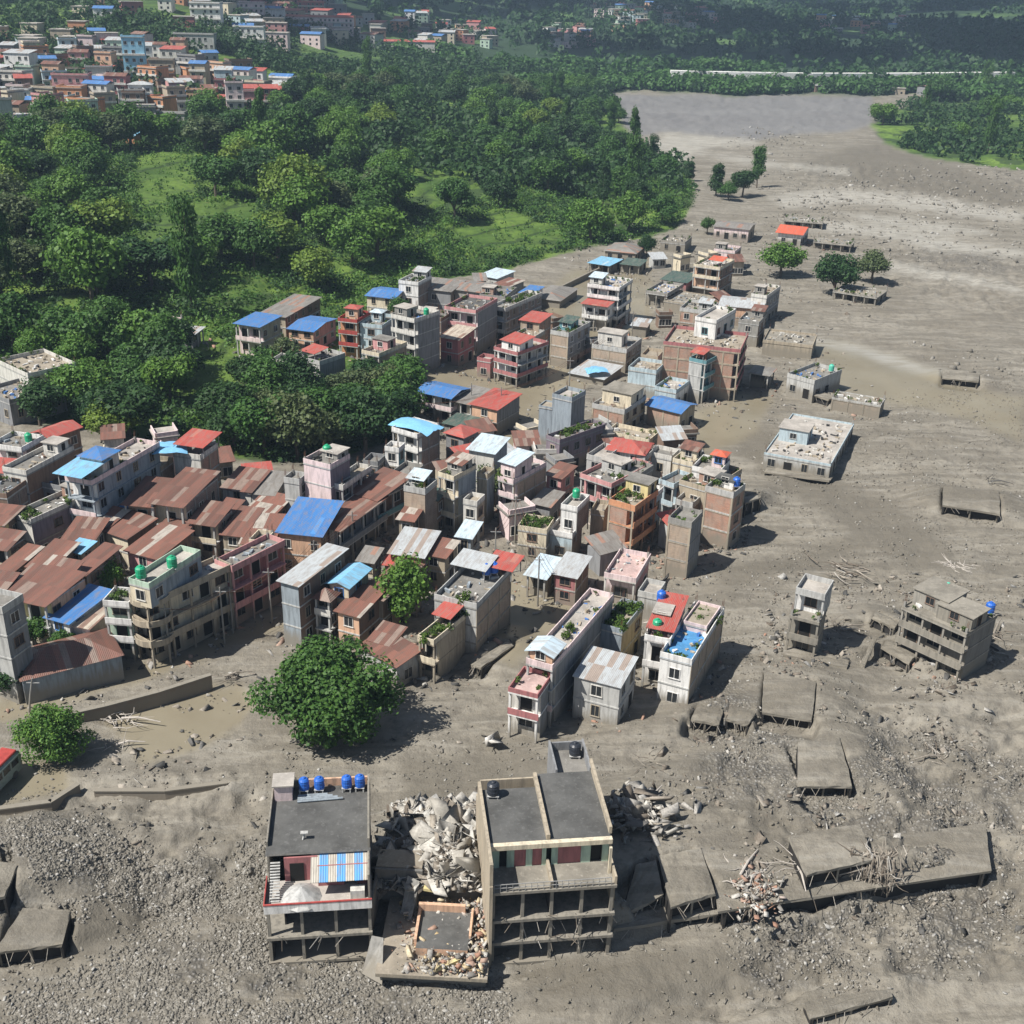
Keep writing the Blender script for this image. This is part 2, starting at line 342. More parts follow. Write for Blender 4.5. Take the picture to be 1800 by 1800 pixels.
def tin(col, axis=0):
    key = ('tin', col, axis)
    if key in _mc: return _mc[key]
    a, b_, c_ = TINC[col]; m, t, b = newmat('tin_'+col); k = N(t); tc = k.n('ShaderNodeTexCoord'); obj = tc.outputs['Object']
    s = k.n('ShaderNodeSeparateXYZ'); k.l(obj, s.inputs[0]); u = s.outputs[axis]; v = s.outputs[1-axis]
    cell = k.math('FLOOR', k.math('MULTIPLY', u, 1.25)); cb = k.n('ShaderNodeCombineXYZ'); k.l(cell, cb.inputs[0])
    k.l(k.math('FLOOR', k.math('MULTIPLY', v, .21)), cb.inputs[1])
    oi = k.n('ShaderNodeObjectInfo'); k.l(k.math('MULTIPLY', oi.outputs['Random'], 37.0), cb.inputs[2])
    wn = k.n('ShaderNodeTexWhiteNoise', noise_dimensions='3D'); k.l(cb.outputs[0], wn.inputs['Vector'])
    cell2 = k.math('GREATER_THAN', k.math('FRACT', k.math('MULTIPLY', cell, .5)), .25)
    thr = .86 if col in ('rust', 'silver', 'gray') else (.72 if col in ('rustw',) else (.5 if col in ('strip', 'bluestr') else .97))
    col1 = k.mix(k.math('MULTIPLY', k.math('FRACT', k.math('MULTIPLY', wn.outputs['Value'], 7.3)), 1.0), a, b_)
    col1 = k.mix(cell2 if col in ('strip', 'bluestr') else k.math('GREATER_THAN', wn.outputs['Value'], thr), col1, c_)
    n1 = k.noise(k.scale(obj, (2.2, .5, 1) if axis == 0 else (.5, 2.2, 1)), 1.2, 5, .65)
    dirt = (.13, .10, .08) if col in ('rust', 'rustw', 'strip', 'gray') else (.24, .20, .17)
    col1 = k.mix(k.ramp(n1, [(.44, 0), (.74, .75)]), col1, dirt)
    k.l(col1, b.inputs['Base Color']); b.inputs['Roughness'].default_value = .55; b.inputs['Specular IOR Level'].default_value = .35
    wv = k.math('SINE', k.math('MULTIPLY', u, 2*math.pi/.22)); k.bump(wv, b, .5, .03)
    _mc[key] = m; return m
def flat(name, c, rough=.7, noise_=.25, spec=.3):
    key = ('flat', name)
    if key in _mc: return _mc[key]
    m, t, b = newmat(name); k = N(t); tc = k.n('ShaderNodeTexCoord')
    n = k.noise(tc.outputs['Object'], 2.2, 4); k.l(k.mix(k.ramp(n, [(.35, 0), (.7, noise_*2)]), c, tuple(x*.55 for x in c)), b.inputs['Base Color'])
    b.inputs['Roughness'].default_value = rough; b.inputs['Specular IOR Level'].default_value = spec; _mc[key] = m; return m
def deckmat(tone='conc'):
    key = ('deck', tone)
    if key in _mc: return _mc[key]
    c = {'conc': (.23,.22,.20), 'light': (.42,.39,.35), 'dark': (.115,.115,.11), 'tan': (.33,.29,.23), 'mud': (.27,.25,.21), 'pink': (.55,.40,.37), 'blue': (.08,.26,.50)}[tone]
    m, t, b = newmat('roof_deck_'+tone); k = N(t); pos = k.n('ShaderNodeNewGeometry').outputs['Position']
    n1 = k.noise(pos, .35, 6, .65); n2 = k.noise(pos, 2.5, 4, .6)
    col = k.mix(k.ramp(n1, [(.4, 0), (.65, 1)]), c, tuple(x*.62 for x in c)); col = k.mix(k.ramp(n2, [(.55, 0), (.75, .6)]), col, tuple(min(.7, x*1.45+.02) for x in c))
    k.l(col, b.inputs['Base Color']); k.bump(n2, b, .4, .06); _mc[key] = m; return m
def leafmat(name, c, var=.5, transl=.25):
    key = ('leaf', name)
    if key in _mc: return _mc[key]
    m, t, b = newmat(name); k = N(t); oi = k.n('ShaderNodeObjectInfo'); pos = k.n('ShaderNodeNewGeometry').outputs['Position']
    n1 = k.noise(pos, .55, 3); n2 = k.noise(pos, 3.0, 2)
    hi = (min(.3, c[0]*2.3+.02), min(.34, c[1]*1.75+.02), c[2]*1.2); lo = (c[0]*.55, c[1]*.62, c[2]*.75)
    col = k.mix(k.ramp(n1, [(.36, 0), (.64, 1)]), lo, c); col = k.mix(k.ramp(n2, [(.45, 0), (.75, .8)]), col, hi)
    col = k.mix(k.math('MULTIPLY', oi.outputs['Random'], var), col, (c[0]*1.5+.01, c[1]*1.15, c[2]*.6))
    k.l(col, b.inputs['Base Color']); b.inputs['Roughness'].default_value = .6; b.inputs['Specular IOR Level'].default_value = .3
    tr = k.n('ShaderNodeBsdfTranslucent'); k.l(col, tr.inputs[0]); mx = k.n('ShaderNodeMixShader'); mx.inputs[0].default_value = transl
    out = t.nodes['Material Output']; k.l(b.outputs[0], mx.inputs[1]); k.l(tr.outputs[0], mx.inputs[2]); k.l(mx.outputs[0], out.inputs[0])
    _mc[key] = m; return m
bark = flat('bark', (.13, .105, .08), .9)
glass = flat('window_glass', (.022, .026, .03), .25, .1, .5)
shade = flat('dark_opening', (.018, .017, .016), .9, .1)
wood = flat('weathered_wood', (.36, .31, .25), .85)
metal = flat('dull_metal', (.33, .33, .32), .5)
rebarm = flat('rusty_rebar', (.14, .07, .045), .8)

def ground_material():
    m, t, b = newmat('flood_mud_and_grass'); k = N(t); pos = k.n('ShaderNodeNewGeometry').outputs['Position']
    def att(n):
        a = k.n('ShaderNodeAttribute', attribute_name=n); return a.outputs['Fac']
    damp = att('damp'); gr, wet, pale, dk, grav = att('grass'), att('wet'), att('pale'), att('dark'), att('gravel')
    n1 = k.noise(pos, .06, 5, .6); n2 = k.noise(pos, .7, 6, .65); n3 = k.noise(pos, 4.0, 5, .7)
    fl = k.noise(k.scale(pos, (.10, .7, .3), (0, 0, R(-28))), 1.0, 5, .65)
    mud = k.mix(k.ramp(n1, [(.36, 0), (.64, 1)]), (.192, .172, .136), (.268, .246, .203))
    mud = k.mix(k.ramp(n2, [(.46, 0), (.66, .85)]), mud, (.145, .131, .108))
    mud = k.mix(k.ramp(fl, [(.5, 0), (.66, .55)]), mud, (.30, .283, .245))
    f2 = k.noise(k.scale(pos, (.035, .32, .3), (0, 0, R(-24))), 1.0, 6, .6)
    mud = k.mix(k.ramp(f2, [(.44, .55), (.52, 0)]), mud, (.135, .122, .098))
    mud = k.mix(k.ramp(n3, [(.55, 0), (.72, .5)]), mud, (.33, .31, .27))
    mud = k.mix(k.math('MULTIPLY', damp, .8), mud, (.142, .128, .102))
    vo = k.n('ShaderNodeTexVoronoi'); vo.inputs['Scale'].default_value = 2.6; k.l(pos, vo.inputs['Vector'])
    st = k.n('ShaderNodeSeparateXYZ'); k.l(vo.outputs['Color'], st.inputs[0])
    stone = k.mix(st.outputs[0], (.12, .115, .105), (.42, .41, .39))
    stone = k.mix(k.ramp(vo.outputs['Distance'], [(.18, 0), (.45, 1)]), stone, (.10, .093, .08))
    mud = k.mix(k.math('MULTIPLY', grav, k.ramp(n2, [(.35, .25), (.6, .9)])), mud, stone)
    wt_ = k.mix(k.ramp(n1, [(.35, 0), (.65, 1)]), (.205, .178, .125), (.250, .222, .162)); mud = k.mix(wet, mud, wt_)
    mud = k.mix(k.math('MULTIPLY', pale, k.ramp(fl, [(.36, .25), (.56, 1)])), mud, (.35, .335, .295)); mud = k.mix(k.math('MULTIPLY', dk, .8), mud, (.165, .165, .17))
    g1 = k.noise(pos, .025, 5, .6); g2 = k.noise(pos, .25, 5, .7)
    gc = k.mix(k.ramp(g1, [(.38, 0), (.62, 1)]), (.055, .110, .020), (.150, .235, .040))
    gc = k.mix(k.ramp(g2, [(.4, 0), (.68, .8)]), gc, (.045, .085, .020))
    s = k.n('ShaderNodeSeparateXYZ'); k.l(pos, s.inputs[0])
    br = k.noise(k.scale(pos, (1, 1, .2)), .5, 3); gc = k.mix(k.ramp(br, [(.66, 0), (.76, .7)]), gc, (.17, .13, .085))
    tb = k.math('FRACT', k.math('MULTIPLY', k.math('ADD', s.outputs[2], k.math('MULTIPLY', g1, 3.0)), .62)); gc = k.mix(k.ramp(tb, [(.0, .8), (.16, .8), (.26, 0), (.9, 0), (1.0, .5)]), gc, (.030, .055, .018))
    far = k.ramp(k.math('MULTIPLY', s.outputs[1], 1/4000), [(.19, 0), (.27, 1)])
    vf = k.n('ShaderNodeTexVoronoi'); vf.inputs['Scale'].default_value = .016; k.l(k.scale(pos, (1, .45, 0)), vf.inputs['Vector'])
    sv = k.n('ShaderNodeSeparateXYZ'); k.l(vf.outputs['Color'], sv.inputs[0])
    fc = k.mix(k.ramp(sv.outputs[0], [(.62, 0), (.8, 1)]), (.030, .058, .026), (.085, .150, .045)); gc = k.mix(far, gc, fc)
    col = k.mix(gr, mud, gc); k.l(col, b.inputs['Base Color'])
    rg = k.n('ShaderNodeMapRange'); k.l(wet, rg.inputs[0]); rg.inputs[3].default_value = .8; rg.inputs[4].default_value = .28; k.l(rg.outputs[0], b.inputs['Roughness'])
    dry = k.math('SUBTRACT', 1.0, k.math('MULTIPLY', wet, .93))
    hgt = k.math('ADD', k.math('MULTIPLY', n2, .8), k.math('ADD', k.math('MULTIPLY', n3, .28), k.math('MULTIPLY', k.math('MULTIPLY', vo.outputs['Distance'], grav), -.5)))
    bm = k.n('ShaderNodeBump'); bm.inputs['Distance'].default_value = .35; k.l(k.math('MULTIPLY', dry, 1.0), bm.inputs['Strength'])
    k.l(hgt, bm.inputs['Height']); k.l(bm.outputs[0], b.inputs['Normal'])
    return m

# ------------------------------------------------------------ the ground: one sheet out to the far ridges
def terrain():
    rs = list(np.linspace(-600, 44, 12)); r = 45.0
    while r < 3700: rs.append(r); r += 0.21*(r/60)**1.4
    rs = np.array(rs); us = np.linspace(-1, 1, 880)
    Y = np.repeat(rs[:, None], len(us), 1); X = us[None, :]*(48+np.abs(rs[:, None])*.8)
    Z = base_z(X, Y); px, py = proj(X, Y, Z); front = Y > 40
    wx, wy = wob(px, py, X, Y); gx, gy = wob(px, py, X, Y, .6)
    grass = np.where(front, zone(gx, gy, [MUD_TOP]), 0); gs = np.where(Y < 41, (np.abs(X) > 150)*1.0, grass)
    outer = (np.abs(X) > (60+np.abs(Y)*.52)) & (Y < 900) & (X < 0) & (Y < 260); gs = np.where(outer & (X < -130), 1.0, gs)
    wet = blurrows(zone(wx, wy, WET)*(1-gs), 3); pale = blurrows(zone(wx, wy, PALE)*(1-gs), 3); dk = blurrows(zone(px, py, DARKR)*(1-gs), 2); damp = blurrows(zone(wx, wy, DAMP)*(1-gs), 6)
    rough = blurrows(zone(wx, wy, ROUGH), 8); grav = blurrows(zone(wx, wy, GRAV), 26)*np.clip((fbm(X/5, Y/5, 5)-.38)*6, .0, 1)
    gs = blurrows(gs, 1)
    a = R(28); U = X*math.cos(a)+Y*math.sin(a); W = -X*math.sin(a)+Y*math.cos(a)
    big = (fbm(X/22, Y/22, 3)-.5)*2.0
    flow = (fbm(U/16, W/3.2, 7, 5)-.5)*(1.5+1.0*rough)
    mid = (fbm(X/2.6, Y/2.6, 9)-.5)*(.42+1.3*rough)
    ridg = np.abs(fbm(U/5, W/1.9, 21, 5)-.5)*(-2.4)*rough
    fine = (fbm(X/.55, Y/.55, 13, 3)-.5)*(.10+.34*grav+.3*rough)
    mudn = big*.75+(flow+mid+fine+ridg)*(1-wet*.96)
    hill = (fbm(X/40, Y/40, 31, 5)-.5)*7+(fbm(X/9, Y/9, 33)-.5)*1.6
    far = np.clip((Y-1000)/800, 0, 1); hill = hill+far*(fbm(X/260, Y/260, 41, 5)-.5)*50*np.clip((Y-1000)/1500, 0, 1)
    mudn = mudn*np.where(Y > 500, 1.0+(Y-500)/350*dk, 1.0)
    # stepped terraces on the farmed slope
    th = Z+hill*.5; st = 1.3; ter = (np.floor(th/st)+np.clip((th/st-np.floor(th/st)-.75)*4, 0, 1))*st-Z
    terr = np.clip((Y-230)/60, 0, 1)*np.clip((820-Y)/80, 0, 1)
    hz = hill*.5*(1-terr)+ter*terr
    Z = Z+mudn*(1-gs)+hz*gs - wet*.12*(Y < 1000)
    Z = np.where(gs < .5, mounds(X, Y, Z), Z)
    V = np.stack([X, Y, Z], -1).reshape(-1, 3); nr, nc = X.shape
    i = np.arange(nr-1)[:, None]*nc+np.arange(nc-1)[None, :]
    F = np.stack([i, i+1, i+nc+1, i+nc], -1).reshape(-1, 4)
    me = np_mesh('ground', V, F, [ground_material()], smooth=True)
    for n, arr in (('grass', gs), ('wet', wet), ('pale', pale), ('dark', dk), ('gravel', grav), ('damp', damp)):
        at = me.attributes.new(n, 'FLOAT', 'POINT'); at.data.foreach_set('value', arr.astype(np.float32).ravel())
    tag(link('ground', me), kind='structure')
    return rs, us, Z
T_R, T_U, T_Z = terrain()
def zat(x, y):
    """height of the finished ground sheet"""
    x = np.asarray(x, float); y = np.asarray(y, float); sh = x.shape; x = x.ravel(); y = y.ravel()
    i = np.clip(np.searchsorted(T_R, y)-1, 0, len(T_R)-2); f = np.clip((y-T_R[i])/(T_R[i+1]-T_R[i]), 0, 1)
    def row(j):
        u = np.clip(x/(48+np.abs(T_R[j])*.8), -1, 1); k = (u+1)/2*(len(T_U)-1); k0 = np.clip(k.astype(int), 0, len(T_U)-2); g = k-k0
        return T_Z[j, k0]*(1-g)+T_Z[j, k0+1]*g
    return (row(i)*(1-f)+row(i+1)*f).reshape(sh)
def zg(x, y): return float(zat(np.array([x]), np.array([y]))[0])
# ------------------------------------------------------------ shared small meshes
def unit_window(fm, w=1.15, h=1.25, key=None):
    k = ('win', fm.name, w, h)
    if k in _mc: return _mc[k]
    b = MB()                                            # local: centred on x, bottom z=0, wall plane y=0, outwards -y
    b.box(-w/2, w/2, -.012, .02, 0, h, 1); f = .09
    b.box(-w/2-f, w/2+f, -.07, .02, h, h+f, 0); b.box(-w/2-f-.06, w/2+f+.06, -.15, .02, -f, 0, 0)
    b.box(-w/2-f, -w/2, -.07, .02, 0, h, 0); b.box(w/2, w/2+f, -.07, .02, 0, h, 0); b.box(-.03, .03, -.045, .02, 0, h, 0)
    me = b.mesh('window', [fm, glass]); _mc[k] = me; return me
def unit_door(fm, w=1.0, h=2.1):
    k = ('door', fm.name, w, h)
    if k in _mc: return _mc[k]
    b = MB(); b.box(-w/2, w/2, -.03, .02, 0, h, 1); f = .08
    b.box(-w/2-f, w/2+f, -.07, .02, h, h+f, 0); b.box(-w/2-f, -w/2, -.07, .02, 0, h, 0); b.box(w/2, w/2+f, -.07, .02, 0, h, 0)
    me = b.mesh('door', [fm, shade]); _mc[k] = me; return me
def rect_from(tri, z):
    FL, FR, BR = [P(a, b, z)[:2] for a, b in tri]
    v = FR-FL; u = BR-FR; Wd = np.linalg.norm(v); D = np.linalg.norm(u)
    av = math.atan2(v[1], v[0]); au = math.atan2(u[1], u[0])-math.pi/2
    df = (au-av+math.pi) % (2*math.pi)-math.pi
    wv = Wd/(Wd+D) if abs(df) < 1.2 else .5
    ang = av+df*(1-wv)*min(1, 1)
    c = (FL+BR)/2
    sk = abs(math.cos(df))
    return c, ang, 1.04*Wd*(sk*.2+.8), max(2.2, 1.05*D*(sk*.2+.8))
WINF = {}
def win_on(root, W, D, face, fh, fl, h, depth=0.0, fm=None, dens=2.9, doors=False, z0=0, rnd=None, skip=.1, big=False):
    """windows of one wall, each an object sharing one mesh"""
    rnd = rnd or random
    L = W if face in 'fb' else D
    n = max(1, int((L-.6)/dens)); me = unit_window(fm, 1.5 if big else 1.15, 1.35 if big else 1.25); md = unit_door(fm)
    for k in range(fl):
        for i in range(n):
            if rnd.random() < skip: continue
            t = -L/2+L*(i+.5)/n
            isd = doors and ((i+k) % 3 == 1)
            zz = z0+k*fh+(.12 if isd else min(.95, fh*.33))
            o = bpy.data.objects.new('door' if isd else 'window', md if isd else me); C.objects.link(o); o.parent = root
            if face == 'f': o.location = (t, -D/2+depth, zz); a = 0
            elif face == 'b': o.location = (-t, D/2-depth, zz); a = math.pi
            elif face == 'r': o.location = (W/2-depth, t, zz); a = math.pi/2
            else: o.location = (-W/2+depth, t, zz); a = -math.pi/2
            o.rotation_euler = (0, 0, a); s = min(1, fh/2.7); o.scale = (1, 1, s)
def tank(x, y, z, col, label, r=.55, h=1.3, stand=0.0, group='rooftop water tanks'):
    root = link('water_tank', None, None, (x, y, z)); tag(root, label, 'water tank', group)
    key = ('tank', col, r, h, stand)
    if key not in _mc:
        m = flat('tank_'+col, {'green': (.02,.34,.17), 'blue': (.025,.13,.52), 'black': (.03,.035,.045), 'mint': (.10,.50,.36)}[col], .42, .12, .45)
        b = MB(); b.lathe([(r*.96, stand), (r, stand+.1), (r, stand+h*.3), (r*1.05, stand+h*.33), (r, stand+h*.37), (r, stand+h*.62), (r*1.05, stand+h*.65), (r, stand+h*.69), (r, stand+h*.82), (r*.7, stand+h*.95), (r*.32, stand+h*.99)], 14)
        l = MB(); l.lathe([(r*.34, stand+h*.97), (r*.36, stand+h*1.05), (r*.2, stand+h*1.09)], 10)
        s = None
        if stand > 0:
            s = MB()
            for a in (-1, 1):
                for c in (-1, 1): s.box(a*r*.75-.06, a*r*.75+.06, c*r*.75-.06, c*r*.75+.06, -.02, stand-.05)
            s.box(-r*.95, r*.95, -r*.95, r*.95, stand-.05, stand+.0)
        _mc[key] = (b.mesh('tank_body', [m]), l.mesh('lid', [m]), s.mesh('stand', [paint('lconc')]) if s else None)
    a, l, s = _mc[key]; link('tank_body', a, root); link('lid', l, root)
    if s: link('stand', s, root)
    return root
def leaf_cloud(centers, radii, n, size, sq=.8, seed=0, shell=.55):
    """leaf-sized faces spread through a set of lobes"""
    g = np.random.default_rng(seed); centers = np.asarray(centers, float); radii = np.asarray(radii, float)
    wts = radii**2; k = g.choice(len(radii), n, p=wts/wts.sum())
    d = g.normal(size=(n, 3)); d /= np.linalg.norm(d, axis=1)[:, None]
    rr = radii[k]*(shell+(1-shell)*g.random(n)**.6)*(1+.12*g.normal(size=n))
    c = centers[k]+d*rr[:, None]*np.array([1, 1, sq])
    nn = d*.9+g.normal(size=(n, 3))*.55+np.array([0, 0, .35]); nn /= np.linalg.norm(nn, axis=1)[:, None]
    t = np.cross(nn, g.normal(size=(n, 3))); t /= np.linalg.norm(t, axis=1)[:, None]; b = np.cross(nn, t)
    s = size*(.55+.9*g.random(n))[:, None]; asp = (.5+.4*g.random(n))[:, None]
    V = np.stack([c-t*s, c-b*s*asp+nn*s*.12, c+t*s, c+b*s*asp+nn*s*.12], 1).reshape(-1, 3)
    F = np.arange(n*4).reshape(-1, 4); return V, F
def garden(x, y, z, w, d, a, label, seed=0, dens=1.0, cat='plants', name='rooftop_plants', tall=.9):
    g = np.random.default_rng(seed+5); n = max(6, int(w*d*.8*dens)); ca, sa = math.cos(a), math.sin(a); cs = []; rs = []
    for i in range(n):
        u = (g.random()-.5)*w; v = (g.random()-.5)*d; r = .28+.42*g.random()
        cs.append((x+u*ca-v*sa, y+u*sa+v*ca, z+r*.7+g.random()*tall*.5)); rs.append(r)
    V, F = leaf_cloud(cs, rs, n*55, .16, .9, seed, .2)
    o = link(name, np_mesh(name, V, F, [leafmat('garden_leaf', (.055, .115, .022), .4)])); tag(o, label, cat, None, 'stuff'); return o
def clutter_mb(W, D, n, z=0, seed=0, big=1.0):
    r = random.Random(seed); b = MB()
    for i in range(n):
        x = (r.random()-.5)*W; y = (r.random()-.5)*D; s = (.2+.5*r.random())*big; a = r.random()*3.14; ca, sa = math.cos(a), math.sin(a)
        l, w_, h_ = s*(1+1.5*r.random()), s*.6, s*(.25+.6*r.random())
        pts = [(x+ca*px-sa*py, y+sa*px+ca*py) for px, py in ((-l/2, -w_/2), (l/2, -w_/2), (l/2, w_/2), (-l/2, w_/2))]
        tl = (r.random()-.5)*.3
        b.hexa([(p[0], p[1], z) for p in pts], [(p[0], p[1], z+h_+tl*(i2 % 2)) for i2, p in enumerate(pts)], r.randrange(3))
    return b
def tin_roof(W, D, h, col, kind, dz, oh=.45, wav=0):
    """corrugated roof mesh + gable infill polygons (in local house axes)"""
    b = MB(); t = .07; ax = 0
    x0, x1, y0, y1 = -W/2-oh, W/2+oh, -D/2-oh, D/2+oh
    def slab(p, q): # p,q = (coord, z) edge profile; runs across the other axis
        pass
    if kind == 'shed':     # high side at the back
        b.hexa([(x0,y0,h+.02), (x1,y0,h+.02), (x1,y1,h+dz+.02), (x0,y1,h+dz+.02)], [(x0,y0,h+.02+t), (x1,y0,h+.02+t), (x1,y1,h+dz+.02+t), (x0,y1,h+dz+.02+t)]); ax = 0
        inf = [[(-W/2,-D/2,h), (-W/2,D/2,h), (-W/2,D/2,h+dz)], [(W/2,-D/2,h), (W/2,D/2,h+dz), (W/2,D/2,h)], [(-W/2,D/2,h), (W/2,D/2,h), (W/2,D/2,h+dz), (-W/2,D/2,h+dz)]]
    elif kind == 'shedx':  # high side at local left
        b.hexa([(x0,y0,h+dz+.02), (x1,y0,h+.02), (x1,y1,h+.02), (x0,y1,h+dz+.02)], [(x0,y0,h+dz+.02+t), (x1,y0,h+.02+t), (x1,y1,h+.02+t), (x0,y1,h+dz+.02+t)]); ax = 1
        inf = [[(-W/2,-D/2,h), (W/2,-D/2,h), (-W/2,-D/2,h+dz)], [(-W/2,D/2,h), (-W/2,D/2,h+dz), (W/2,D/2,h)], [(-W/2,-D/2,h), (-W/2,-D/2,h+dz), (-W/2,D/2,h+dz), (-W/2,D/2,h)]]
    elif kind == 'gabley':  # ridge along local y
        for s in (-1, 1):
            e = [(s*(W/2+oh), y0, h), (0, y0, h+dz), (0, y1, h+dz), (s*(W/2+oh), y1, h)]
            if s > 0: e = [e[1], e[0], e[3], e[2]]
            b.hexa([(p[0], p[1], p[2]+.02-.02*abs(p[0])) for p in e], [(p[0], p[1], p[2]+.02+t) for p in e])
        ax = 1; inf = [[(-W/2,-D/2,h-.1), (W/2,-D/2,h-.1), (0,-D/2,h+dz)], [(W/2,D/2,h-.1), (-W/2,D/2,h-.1), (0,D/2,h+dz)]]
    elif kind == 'hip':
        r = min(W, D)/2
        if W >= D: A_, B_ = (-W/2+r, 0, h+dz), (W/2-r, 0, h+dz)
        else: A_, B_ = (0, -D/2+r, h+dz), (0, D/2-r, h+dz)
        c = [(x0,y0,h), (x1,y0,h), (x1,y1,h), (x0,y1,h)]
        if W >= D: fs = [(c[0],c[1],B_,A_), (c[1],c[2],B_), (c[2],c[3],A_,B_), (c[3],c[0],A_)]
        else: fs = [(c[0],c[1],A_), (c[1],c[2],B_,A_), (c[2],c[3],B_), (c[3],c[0],A_,B_)]
        for f in fs: b.poly(f)
        b.poly([c[3],c[2],c[1],c[0]]); inf = []; ax = 0 if W >= D else 1
    else:                   # 'gablex' ridge along local x
        for s in (-1, 1):
            e = [(x0, s*(D/2+oh), h), (x1, s*(D/2+oh), h), (x1, 0, h+dz), (x0, 0, h+dz)]
            if s > 0: e = e[::-1]
            b.hexa([(p[0], p[1], p[2]+.02-.02*(1 if abs(p[1]) > .1 else 0)) for p in e], [(p[0], p[1], p[2]+.02+t) for p in e])
        ax = 0; inf = [[(-W/2,D/2,h-.1), (-W/2,-D/2,h-.1), (-W/2,0,h+dz)], [(W/2,-D/2,h-.1), (W/2,D/2,h-.1), (W/2,0,h+dz)]]
    if wav:
        b.v = [(x, y, z+(.25*math.sin(x*1.3)*wav if kind != 'hip' else 0)) for x, y, z in b.v]
    return b, inf, tin(col, ax)
def column_mesh(h, w=.28, mat=None):
    k = ('col', round(h, 1), w, mat.name)
    if k not in _mc:
        b = MB(); b.box(-w/2, w/2, -w/2, w/2, -1.2, h); _mc[k] = b.mesh('column', [mat])
    return _mc[k]
HN = [0]
HOUSES = {}
def house(label, tri, h, fl=3, f='w', s='w', fc='cream', sc=None, rf='flat', rc='conc', trim='lconc', dz=1.0, ext=(), root=None, base=None, bal=None,
          cat='building', name='building', group=None, seed=None, wf='offwhite', oh=.45, z0=None, detail=True, bk=None, key=None, dens=2.9, par=.75, skew=None, lift=0):
    HN[0] += 1; rnd = random.Random(HN[0] if seed is None else seed)
    sc = sc or fc
    zb = 0.0
    for _ in range(4):                                     # the roof corners lie h above the ground under them
        c, a, W, D = rect_from(tri, zb+h)
        zb = float(base_z(np.array([c[0]]), np.array([c[1]]))[0]) if z0 is None else z0
    ca, sa = math.cos(a), math.sin(a)
    if root is None:
        root = link(name, None, None, (c[0], c[1], zb), a); tag(root, label, cat, group); ox = oy = 0; own = True; rot = 0; inv = None; holder = root
    else:                                                  # a further wing of the same building
        p0 = root.location; a0 = root.rotation_euler.z; dx, dy = c[0]-p0.x, c[1]-p0.y
        holder = None; own = False
        wing = (dx*math.cos(-a0)-dy*math.sin(-a0), dx*math.sin(-a0)+dy*math.cos(-a0), zb-p0.z, a-a0)
    h -= lift; wbot = -1.6 if not lift else .02
    def put(nm, me, loc=(0,0,0), rz=0):
        loc = (loc[0], loc[1], loc[2]+lift)
        o = bpy.data.objects.new(nm, me); C.objects.link(o); o.parent = root
        if own: o.location = loc; o.rotation_euler = (0,0,rz)
        else:
            q = wing[3]; o.location = (wing[0]+loc[0]*math.cos(q)-loc[1]*math.sin(q), wing[1]+loc[0]*math.sin(q)+loc[1]*math.cos(q), wing[2]+loc[2]); o.rotation_euler = (0,0,rz+q)
        return o
    fh = h/fl; ins = 1.15
    inf_ = ins if f == 'l' else 0.0; ins_ = ins if s == 'l' else 0.0; inb = 0.0
    if D < 4: inf_ = min(inf_, .8)
    if W < 4: ins_ = min(ins_, .8)
    mats = [wallmat(fc), wallmat(sc), wallmat(bk or sc)]
    x0, x1, y0, y1 = -W/2+.03, W/2-ins_-.03, -D/2+inf_+.03, D/2-.03
    wb = MB(); tinr = rf != 'flat'
    zt = h-.14 if not tinr else h
    if f == 'o':                                           # a bare concrete frame, open between the floors
        cm = wallmat(sc)
        bw = MB(); bw.box(-W/2+.03, W/2-.03, D/2-.2, D/2-.03, -1.5, zt); bw.box(-W/2+.03, -W/2+.2, -D/2+.1, D/2-.2, -1.5, zt)
        bw.box(-W/2+.2, W/2-.2, D*.0, D*.0+.15, -1.5, zt); put('wall', bw.mesh('wall', [wallmat(sc)]))
        if s != 'o':
            b2 = MB(); b2.box(W/2-.2, W/2-.03, -D/2+.3, D/2-.2, -1.5, zt); put('wall', b2.mesh('wall', [wallmat(sc)]))
    else:
        wb.box(x0, x1, y0, y1, wbot, zt, 0, [2, 2, 0, 1, 2, 1])
        roofs = None
        if tinr:
            roofs = tin_roof(W, D, h, rc, rf, dz, oh)
            if inf_ == 0 and ins_ == 0:
                for q in roofs[1]: wb.poly([(p[0]*(1-.06/W), p[1]*(1-.06/D), p[2]) for p in q], 1 if abs(q[0][0]) > 0.45*W and abs(q[1][0]) > .45*W and q[0][0]*q[1][0] > 0 else 0)
        put('wall', wb.mesh('wall', mats))
    # floor slabs
    tm = wallmat(trim)
    if f == 'o': nslab = range(1, fl+1)
    else: nslab = range(1, fl+1) if not tinr else range(1, fl)
    sk = MB(); ov = .22 if (f == 'l' or s == 'l') else .06
    sk.box(-W/2-(.0), W/2+(ov if s in 'lw' else .04), -D/2-(ov if f in 'lwo' else .04), D/2, -.2, 0)
    sme = sk.mesh('floor_slab', [tm])
    for k in nslab:
        if k == fl: continue
        if f == 'b' and s == 'b': continue
        put('floor_slab', sme, (0, 0, k*fh))
